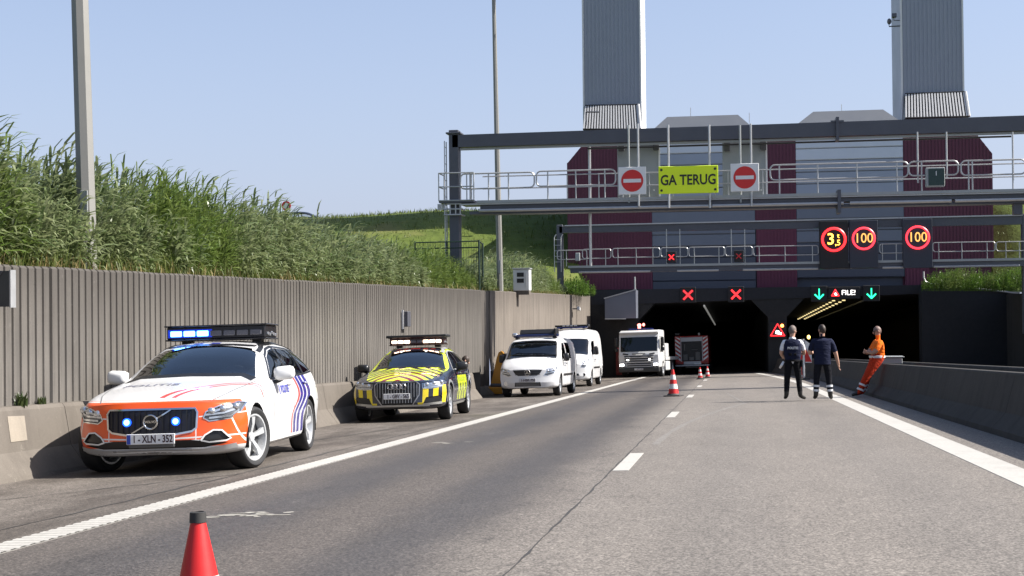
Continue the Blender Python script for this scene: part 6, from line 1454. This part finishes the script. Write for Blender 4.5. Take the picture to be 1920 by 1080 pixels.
# ---------------------------------------------------------------- fire engine in the left tunnel, seen from behind
fe = thing('fire_engine', 'red and white striped rear of a fire engine standing inside the left tunnel', 'fire engine')
m_fer = pbr('fire_red', (.42, .018, .015), .35); m_few = pbr('reflective_white', (.82, .82, .80), .35, var=.04); m_fey = pbr('fire_grey', (.46, .47, .49), .4, .2)
MB().span((-1.2, .06, .75), (1.2, 6.5, 2.78), .05).build('bodywork', m_fer, fe); MB().span((-1.15, 6.6, .8), (1.15, 8.2, 2.7), .08).build('cab', m_fer, fe)
MB().span((-.72, -.0, .95), (.72, .05, 2.36), .01).build('roller_shutter', pbr('open_shutter_shade', (.012, .013, .016), .45, .3), fe)  # near-black colour stands in for shade inside the open shutter
for i in range(12): MB().span((-.70, -.012, 1.0+.11*i), (.70, .0, 1.0+.11*i+.085)).build('shutter_slat', pbr('slat_open_shade', (.014, .016, .020), .4, .2) if i == 0 else bpy.data.materials['slat_open_shade'], fe)
for (xa, za, xb, zb2) in ((-.62, 1.0, -.30, 1.45), (-.20, 1.0, .15, 1.25), (.25, 1.0, .60, 1.6), (-.55, 1.7, -.45, 2.2), (.0, 1.75, .45, 1.82)): MB().span((xa, -.05, za), (xb, -.012, zb2), .015).build('pump_fitting', pbr('fitting_grey', (.10, .10, .10), .4, .3) if 'fitting_grey' not in bpy.data.materials else bpy.data.materials['fitting_grey'], fe)
MB().span((-.78, -.04, 2.36), (.78, .06, 2.68), .03).build('top_panel', m_fey, fe)
for s in (-1, 1):
    MB().span((s*.80, .0, .92), (s*1.19, .055, 2.74)).build('stripe_panel', m_fer, fe)
    for i in range(6):
        z = .96+.30*i; v = [(s*.82, z+.0), (s*1.17, z+.26), (s*1.17, z+.41), (s*.82, z+.15)]
        v = [(a, min(c, 2.73)) for a, c in v]
        MB().prism(v if s > 0 else v[::-1], (0, -.006, 0), (1, 0, 0), (0, 0, 1), (0, -1, 0), .004).build('white_stripe', m_few, fe)
    MB().span((s*.74, -.03, .92), (s*.79, .05, 2.72)).build('corner_post', m_fey, fe)
    MB().box((s*.98, -.03, .80), (.36, .06, .13), ch=.02).build('tail_lamp', pbr('tail_lamp_red', (.22, .008, .008), .2), fe)
    for yy in (1.6, 6.4): wheel(fe, s*1.02, yy, .48, .34, .30, WH, 8, 0, style='thin', side=s)
MB().span((-1.22, -.25, .58), (1.22, .1, .68), .02).build('rear_step', m_fey, fe); MB().span((-.60, -.02, .70), (.62, .04, .93), .02).build('lower_panel', m_fey, fe)
MB().span((-.5, .1, .45), (.5, 8, .8)).build('chassis', m_trim, fe); MB().box((.4, -.04, .76), (.5, .012, .11)).build('number_plate', m_plate, fe)
MB().box((.55, .3, 2.88), (.16, .16, .22), ch=.05).build('beacon', m_galv, fe); MB().box((-1.0, .8, 2.92), (.36, 2.0, .2), ch=.05).build('hose_locker', m_trim, fe)
fe.scale = (.87,)*3; place(fe, -2.45, 87.4, R(-1), .0)

# ---------------------------------------------------------------- dark car on the hill
b4 = Body(4.5, {k: [(y*4.5/4.94, v) for y, v in q] for k, q in KV.items()}, NY=34, MS=4, sweep_f=.3, sweep_r=.25, pf=2.6)
b4.both('side_window', [(1.62, .99), (4.0, 1.04), (3.7, 1.30), (2.5, 1.32), (2.1, 1.22)], thr=.2); b4.cut('windscreen', 'f', [(-.70, 1.02), (.70, 1.02), (.54, 1.38), (-.54, 1.38)], thr=.25, lim=lambda c: 1.0 < c.y < 2.5)
p = at(629, 404, 104); hc = thing('parked_car', 'dark car on top of the grassy hill with only its roof showing', 'car', (p.x, 104, p.z-1.15), (0, 0, R(98)))
b4.parts({'body': pbr('car_black', (.012, .013, .016), .25, coat=.6), 'side_window': g_clear, 'windscreen': g_clear}, hc)
for s in (-1, 1):
    add_strip('pillar', 'R' if s > 0 else 'L', [(2.75, 1.0), (2.78, 1.34)], .08, m_trim, hc, b4); add_strip('pillar', 'R' if s > 0 else 'L', [(3.35, 1.0), (3.36, 1.33)], .08, m_trim, hc, b4)
    for yy in (.8, 3.5): wheel(hc, s*.78, yy, .32, .2, .21, WH, 5, 0, side=s)

# ---------------------------------------------------------------- yellow equipment beside the wall
yq = thing('lifting_barrier', 'yellow ochre steel arm standing upright on its base between wall and white van', 'equipment'); m_ye = pbr('ochre_paint', (.52, .225, .010), .45, var=.2, vs_=3)
YQ = 47.6; q = at(935, 745, YQ); k = (q-CAM).dot(CF)/F_PX; zg = zr(-8.0, YQ)
def qp(px, py): a = at(px, py, YQ); return (a.x, a.z)
out = [qp(919, 729), (qp(922, 727)[0], qp(922, 727)[1]), qp(940, 727), qp(941, 700), qp(946, 672), qp(945, 662), qp(941, 658), qp(936, 660), qp(932, 672), qp(926, 700)]
MB().prism(out, (0, YQ-.12, 0), (1, 0, 0), (0, 0, 1), (0, 1, 0), .26).build('arm', m_ye, yq)
a = qp(945, 668); MB().cyl((a[0]+.03, YQ-.2, a[1]), (a[0]+.03, YQ+.2, a[1]), .10, n=16).build('pivot', m_trim, yq)
a = qp(916, 741); c = qp(944, 741); MB().span((a[0], YQ-.3, zg+.06), (c[0], YQ+.3, zg+.30), .03).build('base_beam', m_ye, yq)
a2 = qp(908, 741); MB().box(((a2[0]+a[0])/2+.02, YQ-.1, zg+.2), (.30, .4, .22), (0, R(25), 0), .05).build('base_foot', pbr('ochre_dark', (.10, .045, .012), .6), yq)
a = qp(928, 727); c = qp(948, 735); MB().span((a[0]-.15, YQ-.18, zg+.29), (c[0], YQ+.18, zg+.42), .05).build('slide_plate', m_steel, yq)

# near cone, cut by the lower edge
g = gnd(374, 1128); cone(g.x, g.y, .415, 'large near red cone with black top cut off by the bottom edge', ((0, .06, 0), (.06, .17, 1), (.17, 1., 0)), cap=2, rr=(.112, .040))
# hazard board at the nose between the roadways, and a lone cone by it
p = gnd(1501, 712); hb = thing('hazard_board', 'red and white striped board on a post between the two standing men', 'sign', (p.x+.15, p.y, zr(p.x, p.y)))
kk = (p-CAM).dot(CF)/F_PX; H_ = 76*kk
m_hw = m_white; MB().box((0, 0, .04), (.5, .5, .08), ch=.02).build('base', m_rub, hb); MB().box((0, .03, H_*.5), (.08, .05, H_), ch=.01).build('post', m_white, hb)
for s in (-1, 1):
    MB().prism([(s*.06, H_*.42), (s*.34, H_*.42), (s*.34, H_*.86), (s*.06, H_*.98)], (0, .0, 0), (1, 0, 0), (0, 0, 1), (0, 1, 0), .02).build('board', m_white, hb)
    MB().prism([(s*.06, H_*.44), (s*.34, H_*.44), (s*.10, H_*.76), (s*.06, H_*.80)], (0, -.003, 0), (1, 0, 0), (0, 0, 1), (0, -1, 0), .003).build('red_stripe', m_red, hb)
MB().prism([(-.30, .08), (-.06, .08), (-.10, H_*.40), (-.22, H_*.40)], (0, .0, 0), (1, 0, 0), (0, 0, 1), (0, 1, 0), .02).build('red_panel', m_red, hb)
MB().box((-.17, -.012, .16), (.2, .012, .09)).build('white_stripe', m_white, hb)
MB().blob((.22, 0, H_*1.05), (.07, .06, .09)).build('lamp', emit('amber_lamp', (1, .62, .15), 2.5), hb, True)
# ================================================================== people
m_skin = pbr('skin', (.46, .26, .18), .55, var=.08, vs_=12); m_skin2 = pbr('skin_tanned', (.36, .20, .14), .55, var=.1, vs_=12)
def cloth(name, c):
    M = Mat(name); n = M.noise(5, 4, .6, (1, 1, .45)); w = M.noise(11, 3, .55, (.6, 1, 1.6)); M.set('Base Color', M.scale(c, .75+n*.5)); M.set('Roughness', .9); M.set('Specular IOR Level', .2); M.bump(n*.6+w*.7, 1.0, .05); return M.m
m_navy = cloth('navy_cloth', (.010, .013, .034)); m_blackc = cloth('black_cloth', (.006, .006, .008))
m_shirt = cloth('white_shirt', (.66, .67, .70)); m_boot = pbr('boot_leather', (.012, .011, .010), .5); m_orc = cloth('orange_cloth', (.85, .155, .012))
m_refl = pbr('reflective_tape', (.60, .61, .62), .4, var=.08, vs_=20); m_greyhair = pbr('grey_hair', (.13, .10, .085), .7, var=.3, vs_=40); m_brown = pbr('brown_hair', (.030, .017, .010), .6, var=.3, vs_=40); m_eye = pbr('eye', (.03, .02, .015), .2)
def skin_body(root, J, bones, mats, root_j='pelvis'):
    """one continuous figure grown round a skeleton; each bone carries the cloth that covers it"""
    names = list(J); ix = {n: i for i, n in enumerate(names)}
    me = bpy.data.meshes.new('body'); me.from_pydata([J[n][0] for n in names], [(ix[a], ix[c]) for a, c, _ in bones], []); o = bpy.data.objects.new('body', me); COL.objects.link(o)
    md = o.modifiers.new('s', 'SKIN'); md.branch_smoothing = .35; md.use_smooth_shade = True; sv = me.skin_vertices[0].data
    for n in names:
        r_ = J[n][1]; sv[ix[n]].radius = r_ if isinstance(r_, tuple) else (r_, r_); sv[ix[n]].use_root = (n == root_j)
    sub = o.modifiers.new('u', 'SUBSURF'); sub.levels = 1; sub.render_levels = 1
    dg = bpy.context.evaluated_depsgraph_get(); out = bpy.data.meshes.new_from_object(o.evaluated_get(dg)); bpy.data.objects.remove(o)
    out.materials.clear()
    ml = []
    for _, _, m_ in bones:
        if m_ not in ml: ml.append(m_)
    for m_ in ml: out.materials.append(mats[m_])
    A = np.array([J[a][0] for a, _, _ in bones], float); B = np.array([J[c][0] for _, c, _ in bones], float); rad = np.array([np.mean(J[a][1]) for a, _, _ in bones])
    for p in out.polygons:
        c = np.array(p.center); d = B-A; t = np.clip(((c-A)*d).sum(1)/np.maximum((d*d).sum(1), 1e-9), 0, 1); q = np.linalg.norm(A+d*t[:, None]-c, axis=1)-rad*.6
        p.material_index = ml.index(bones[int(np.argmin(q))][2]); p.use_smooth = True
    ob = link(bpy.data.objects.new('body', out), root); return ob
def add_hand(J, bones, side, wrist, d, up, curl=.5, mat='skin'):
    """palm, four unequal bent fingers and a thumb from the side of the palm"""
    w = Vector(J[wrist][0]); d = Vector(d).normalized(); up = Vector(up); up = (up-d*up.dot(d)).normalized(); s_ = d.cross(up)
    p = 'p'+side; J[p] = (tuple(w+d*.075), (.040, .020)); bones.append((wrist, p, mat))
    for k, (o, ln) in enumerate(((-.030, .068), (-.010, .078), (.011, .074), (.031, .058))):
        a, c, e = (f'{side}f{k}{q}' for q in 'abc'); b0 = w+d*.10+s_*o; b1 = b0+(d*cos(curl*.5)+up*-sin(curl*.5))*ln*.55; b2 = b1+(d*cos(curl*1.6)-up*sin(curl*1.6))*ln*.5
        J[a] = (tuple(b0), .011); J[c] = (tuple(b1), .0095); J[e] = (tuple(b2), .0075); bones += [(p, a, mat), (a, c, mat), (c, e, mat)]
    a, c = side+'t0', side+'t1'; b0 = w+d*.045-s_*.035; b1 = b0+(d*.7-s_*.5-up*.3).normalized()*.05; J[a] = (tuple(b0), .013); J[c] = (tuple(b1), .010); bones += [(p, a, mat), (a, c, mat)]
def add_head(root, c, yaw, pitch, hair_m, hair='short', skin_m=None, r=1.):
    """hair, ears, nose, eyes and mouth; the skull itself belongs to the body"""
    M = Matrix.Rotation(yaw, 3, 'Z') @ Matrix.Rotation(pitch, 3, 'X'); c = Vector(c); mb = MB(); q = lambda x, y, z: c + M @ Vector((x, y, z))
    n, m_ = 18, 9; vs_ = []; fs = []; long_ = hair == 'long'; bald = hair == 'bald'
    for i in range(m_+1):
        for j in range(n):
            a = 2*pi*j/n; back = -sin(a); lim = (.62+.30*max(0, back)) if not long_ else (.60+.48*max(0, back+.25))
            if bald: lim = .50+.30*max(0, back)
            t = pi*lim*i/m_; k = 1.0+.015*sin(j*5+i*3); vs_.append(q(.084*sin(t)*cos(a)*k, (-.008+.104*sin(t)*sin(a))*k, .012+.122*cos(t)*k))
    for i in range(m_): fs += [(i*n+j, (i+1)*n+j, (i+1)*n+(j+1) % n, i*n+(j+1) % n) for j in range(n)]
    mb.add(vs_, fs); mb.build('hair', hair_m, root, True)
    for s in (-1, 1):
        MB().blob(q(s*.082, -.008, -.012), (.012, .022, .034), 8, 6, M).build('ear', skin_m or m_skin, root, True); MB().blob(q(s*.032, .092, .008), (.012, .008, .009), 8, 5, M).build('eye', m_eye, root, True)
    MB().blob(q(0, .105, -.022), (.014, .020, .026), 8, 6, M).build('nose', skin_m or m_skin, root, True); MB().box(q(0, .094, -.062), (.046, .012, .010), M, .004).build('mouth', pbr('lip', (.32, .11, .09), .5), root)
def torso(J, lean=0., sh=.185, b=1.0):
    f = sin(lean); c_ = cos(lean)
    def up(h, y=0.): return (0, f*h+y, .95+c_*h)
    J['pelvis'] = ((0, 0, .95), (.165*b, .125*b)); J['waist'] = (up(.16), (.155*b, .115*b)); J['chest'] = (up(.36), (.185*b, .125*b)); J['neck'] = (up(.485), (.064, .062)); J['nape'] = (up(.575, .012), (.058, .058))
    for s, n in ((-1, 'L'), (1, 'R')):
        a = up(.475); J['sh'+n] = ((s*sh, a[1], a[2]), (.082*b, .078*b))
    return up
TB = lambda c: [('pelvis', 'waist', c), ('waist', 'chest', c), ('chest', 'neck', c), ('chest', 'shL', c), ('chest', 'shR', c)]
def head_j(J, bones, c, d=(0, 0, 1)):
    c = Vector(c); J['skull'] = (tuple(c+Vector((0, -.005, -.03))), (.076, .088)); J['crown'] = (tuple(c+Vector((0, -.012, .062))), (.070, .082)); bones += [('neck', 'nape', 'skin'), ('nape', 'skull', 'skin'), ('skull', 'crown', 'skin')]
def leg(J, bones, n, hip, knee, ank, toe, c, boot='boot', rr=1.):
    J['hip'+n] = (hip, .105*rr); J['kn'+n] = (knee, .072*rr); k = Vector(knee).lerp(Vector(ank), .62); J['sh_'+n] = (tuple(k), .064*rr); J['an'+n] = (ank, .056); t = Vector(ank).lerp(Vector(toe), .55); t.z = min(ank[2], toe[2])+.035; J['ft'+n] = (tuple(t), .050); J['to'+n] = (toe, .040)
    bones += [('pelvis', 'hip'+n, c), ('hip'+n, 'kn'+n, c), ('kn'+n, 'sh_'+n, c), ('sh_'+n, 'an'+n, boot if boot == 'boot' else c), ('an'+n, 'ft'+n, 'boot'), ('ft'+n, 'to'+n, 'boot')]
def arm(J, bones, n, sleeve, elbow, wrist, c, fore='skin', r=1.):
    J['sl'+n] = (sleeve, .060*r); J['el'+n] = (elbow, .047*r); J['wr'+n] = (wrist, .034); bones += [('sh'+n, 'sl'+n, c), ('sl'+n, 'el'+n, fore), ('el'+n, 'wr'+n, fore)]
def band(root, a, b_, t, r, name='reflective_band', h=.05, mat=None):
    a = Vector(a); b_ = Vector(b_); p = a.lerp(b_, t); d = (b_-a).normalized()*h/2; return MB().cyl(p-d, p+d, r, n=16, caps=False).build(name, mat or m_refl, root, True)
def put_person(o, px, py, heading, k):
    g = gnd(px, py); o.location = (g.x, g.y, zr(g.x, g.y)+.004); o.rotation_euler = (0, 0, heading); o.scale = (k,)*3
MATS = {'skin': m_skin, 'navy': m_navy, 'black': m_blackc, 'shirt': m_shirt, 'boot': m_boot, 'orange': m_orc, 'otrous': cloth('orange_trousers', (.42, .034, .010)), 'ntrous': cloth('dark_trousers', (.006, .0065, .010)), 'tan': m_skin2}
# --- police officer seen from behind
r_ = thing('person', 'officer in navy vest over white shirt and black trousers, standing with back turned', 'person', group='people on the carriageway')
J = {}; B_ = TB('shirt'); up = torso(J, 0, .195, 1.06); head_j(J, B_, (.015, .03, 1.685))
leg(J, B_, 'L', (-.105, 0, .90), (-.135, .02, .50), (-.16, -.03, .10), (-.185, .15, .042), 'black', 'boot', 1.08); leg(J, B_, 'R', (.105, 0, .90), (.145, .03, .50), (.175, -.02, .10), (.30, .12, .042), 'black', 'boot', 1.08)
arm(J, B_, 'L', (-.25, .0, 1.24), (-.27, .02, 1.13), (-.20, .22, 1.03), 'shirt'); arm(J, B_, 'R', (.26, .02, 1.25), (.29, .06, 1.12), (.16, .28, 1.14), 'shirt')
add_hand(J, B_, 'L', 'wrL', (.4, .9, -.1), (0, 0, 1), .7); add_hand(J, B_, 'R', 'wrR', (-.6, .8, .1), (0, 0, 1), .8)
skin_body(r_, J, B_, MATS); add_head(r_, (.015, .03, 1.685), R(-50), 0, m_greyhair, 'short')
v = []; f = []; n = 20                                              # the vest, a stiff shell round the torso
lev = [(.985, .185, .145), (1.05, .200, .155), (1.20, .215, .165), (1.36, .215, .160), (1.44, .185, .145), (1.475, .13, .115)]
for z, a, c in lev: v += [(a*math.copysign(abs(cos(t))**.75, cos(t)), c*math.copysign(abs(sin(t))**.8, sin(t)), z) for t in np.linspace(0, 2*pi, n+1)[:-1]]
for i in range(len(lev)-1): f += [(i*n+j, i*n+(j+1) % n, (i+1)*n+(j+1) % n, (i+1)*n+j) for j in range(n)]
vest = mesh_obj('vest', v, f, m_navy, r_, True, 60); lettering('lettering', 'POLITIE', .075, facing((0, -.170, 1.27)), m_refl, vest, .004, .003)
MB().box((-.07, -.165, 1.12), (.08, .03, .06), ch=.01).box((.05, -.165, 1.12), (.07, .03, .05), ch=.01).build('pouch', m_blackc, vest, weld=False)['kind'] = 'stuff'
MB().lathe([(.185, .945), (.192, .95), (.192, .985), (.185, .99)], n=20).build('belt', m_blackc, r_, True); MB().box((.21, .0, .90), (.07, .13, .18), ch=.02).build('holster', m_blackc, r_); MB().tube([(-.06, -.02, 1.50), (0, -.055, 1.515), (.06, -.02, 1.50), (.0, .06, 1.48)], .028, 8, True).build('collar', m_shirt, r_, True)
put_person(r_, 1487, 751, R(2), 1.035); cop = r_
g = r_.location; nb = MB().box((0, 0, 0), (.05, .16, .14), (R(-35), R(30), 0), .006).build('notebook', m_white); nb.location = (g.x-.27, g.y-.02, g.z+.89); tag(nb, 'small white notebook at the left hip of the police officer', 'notebook')
# --- second man in navy
r_ = thing('person', 'man in dark navy shirt and trousers with two reflective bands on each shin', 'person', group='people on the carriageway')
J = {}; B_ = TB('navy'); up = torso(J, 0, .20, 1.10); head_j(J, B_, (0, .02, 1.675))
leg(J, B_, 'L', (-.105, 0, .90), (-.14, .02, .50), (-.165, -.02, .10), (-.19, .14, .042), 'ntrous', 'boot', 1.08); leg(J, B_, 'R', (.105, 0, .90), (.145, .02, .50), (.175, -.02, .10), (.215, .14, .042), 'ntrous', 'boot', 1.08)
arm(J, B_, 'L', (-.27, .03, 1.22), (-.30, .06, 1.11), (-.17, .29, 1.14), 'navy', r=1.1); arm(J, B_, 'R', (.28, .0, 1.21), (.315, .0, 1.10), (.375, .06, .87), 'navy', r=1.1)
add_hand(J, B_, 'L', 'wrL', (.6, .8, .2), (0, 0, 1), .8); add_hand(J, B_, 'R', 'wrR', (.12, .12, -1), (-1, 0, 0), .5)
skin_body(r_, J, B_, MATS); add_head(r_, (0, .02, 1.675), R(25), 0, m_brown, 'long')
v = []; f = []; lev = [(.86, .200, .150), (.95, .200, .152), (1.10, .200, .150), (1.28, .222, .155), (1.42, .215, .135)]
for z, a, c in lev: v += [(a*cos(t), c*sin(t), z) for t in np.linspace(0, 2*pi, n+1)[:-1]]
f = [(i*n+j, i*n+(j+1) % n, (i+1)*n+(j+1) % n, (i+1)*n+j) for i in range(len(lev)-1) for j in range(n)]
mesh_obj('shirt_tail', v, f, m_navy, r_, True, 60)
for s, nn in ((-1, 'L'), (1, 'R')):
    for t_ in (.40, .66): band(r_, J['kn'+nn][0], J['an'+nn][0], t_, .078 if t_ < .5 else .074)
put_person(r_, 1543, 751, R(1), 1.035)
# --- man in orange leaning on the barrier, facing left
r_ = thing('person', 'bald man in orange work clothes leaning on the median barrier with arms crossed', 'person', group='people on the carriageway')
J = {}; B_ = TB('orange'); up = torso(J, R(-4), .20, 1.18)
for q_ in ('waist', 'chest', 'pelvis'): J[q_] = (J[q_][0], (J[q_][1][0], J[q_][1][1]*1.72))
off = Vector((0, -.0, -.07))
hd = Vector(up(.74, .045)); head_j(J, B_, hd)
leg(J, B_, 'L', (-.10, .02, .91), (-.11, .32, .50), (-.11, .50, .10), (-.13, .70, .042), 'otrous', 'c', 1.45); leg(J, B_, 'R', (.10, .02, .91), (.12, .25, .50), (.12, .36, .10), (.13, .55, .042), 'otrous', 'c', 1.45)
arm(J, B_, 'L', (-.29, .06, 1.24), (-.29, .16, 1.13), (-.04, .31, 1.17), 'orange', 'tan', 1.3); arm(J, B_, 'R', (.29, .06, 1.24), (.29, .16, 1.12), (.05, .33, 1.14), 'orange', 'tan', 1.3)
add_hand(J, B_, 'L', 'wrL', (1, .1, .1), (0, 1, 0), .6, 'tan'); add_hand(J, B_, 'R', 'wrR', (-1, .1, .2), (0, 1, 0), .6, 'tan')
B_ = [(a, c, 'tan' if m_ == 'skin' else m_) for a, c, m_ in B_]
skin_body(r_, J, B_, MATS); add_head(r_, hd, R(8), R(-8), pbr('stubble_hair', (.16, .10, .08), .6, var=.2, vs_=30), 'bald', m_skin2)
MB().lathe([(.200, 1.0), (.206, 1.005), (.206, 1.055), (.200, 1.06)], n=20).build('reflective_band', m_refl, r_, True).scale = (.98, 1.0, 1)
for nn in 'LR':
    for t_ in (.48, .78): band(r_, J['kn'+nn][0], J['an'+nn][0], t_, .102)
g = gnd(1607, 745); yb = 36.7; xb_ = bx(yb)-.04; k = 1.0
r_.scale = (k,)*3; r_.rotation_euler = (0, 0, R(97)); r_.location = (xb_-.10, yb, zr(xb_-.3, yb)+.006)
# --- man bending down behind the patrol car
r_ = thing('person', 'man in dark clothes bending down by the wall behind the yellow and black car', 'person', group='people on the carriageway')
J = {}; B_ = TB('navy'); up = torso(J, R(52), .19, 1.05)
J = {n_: ((p[0], p[1], p[2]-.20), q) for n_, (p, q) in J.items()}; a = J['nape'][0]; hd = Vector((0, a[1]+.11, a[2]+.085)); head_j(J, B_, hd)
leg(J, B_, 'L', (-.10, 0, .72), (-.13, .22, .42), (-.13, -.08, .10), (-.15, .12, .042), 'black'); leg(J, B_, 'R', (.10, 0, .72), (.13, .25, .42), (.13, .02, .10), (.15, .20, .042), 'black')
s1 = J['shL'][0]
for nn, s in (('L', -1), ('R', 1)):
    arm(J, B_, nn, (s*.21, s1[1]-.02, s1[2]-.17), (s*.21, s1[1]-.03, s1[2]-.28), (s*.15, s1[1]+.06, s1[2]-.50), 'navy'); add_hand(J, B_, nn, 'wr'+nn, (0, .2, -1), (s, 0, 0), .6)
skin_body(r_, J, B_, MATS); add_head(r_, hd, 0, R(-25), m_brown, 'short')
p = at(873, 663, 37.0); r_.rotation_euler = (0, 0, R(-75)); r_.location = (p.x-.62, 37.0, zr(p.x-.6, 37.0)+.004)
r_.scale = (1.05,)*3
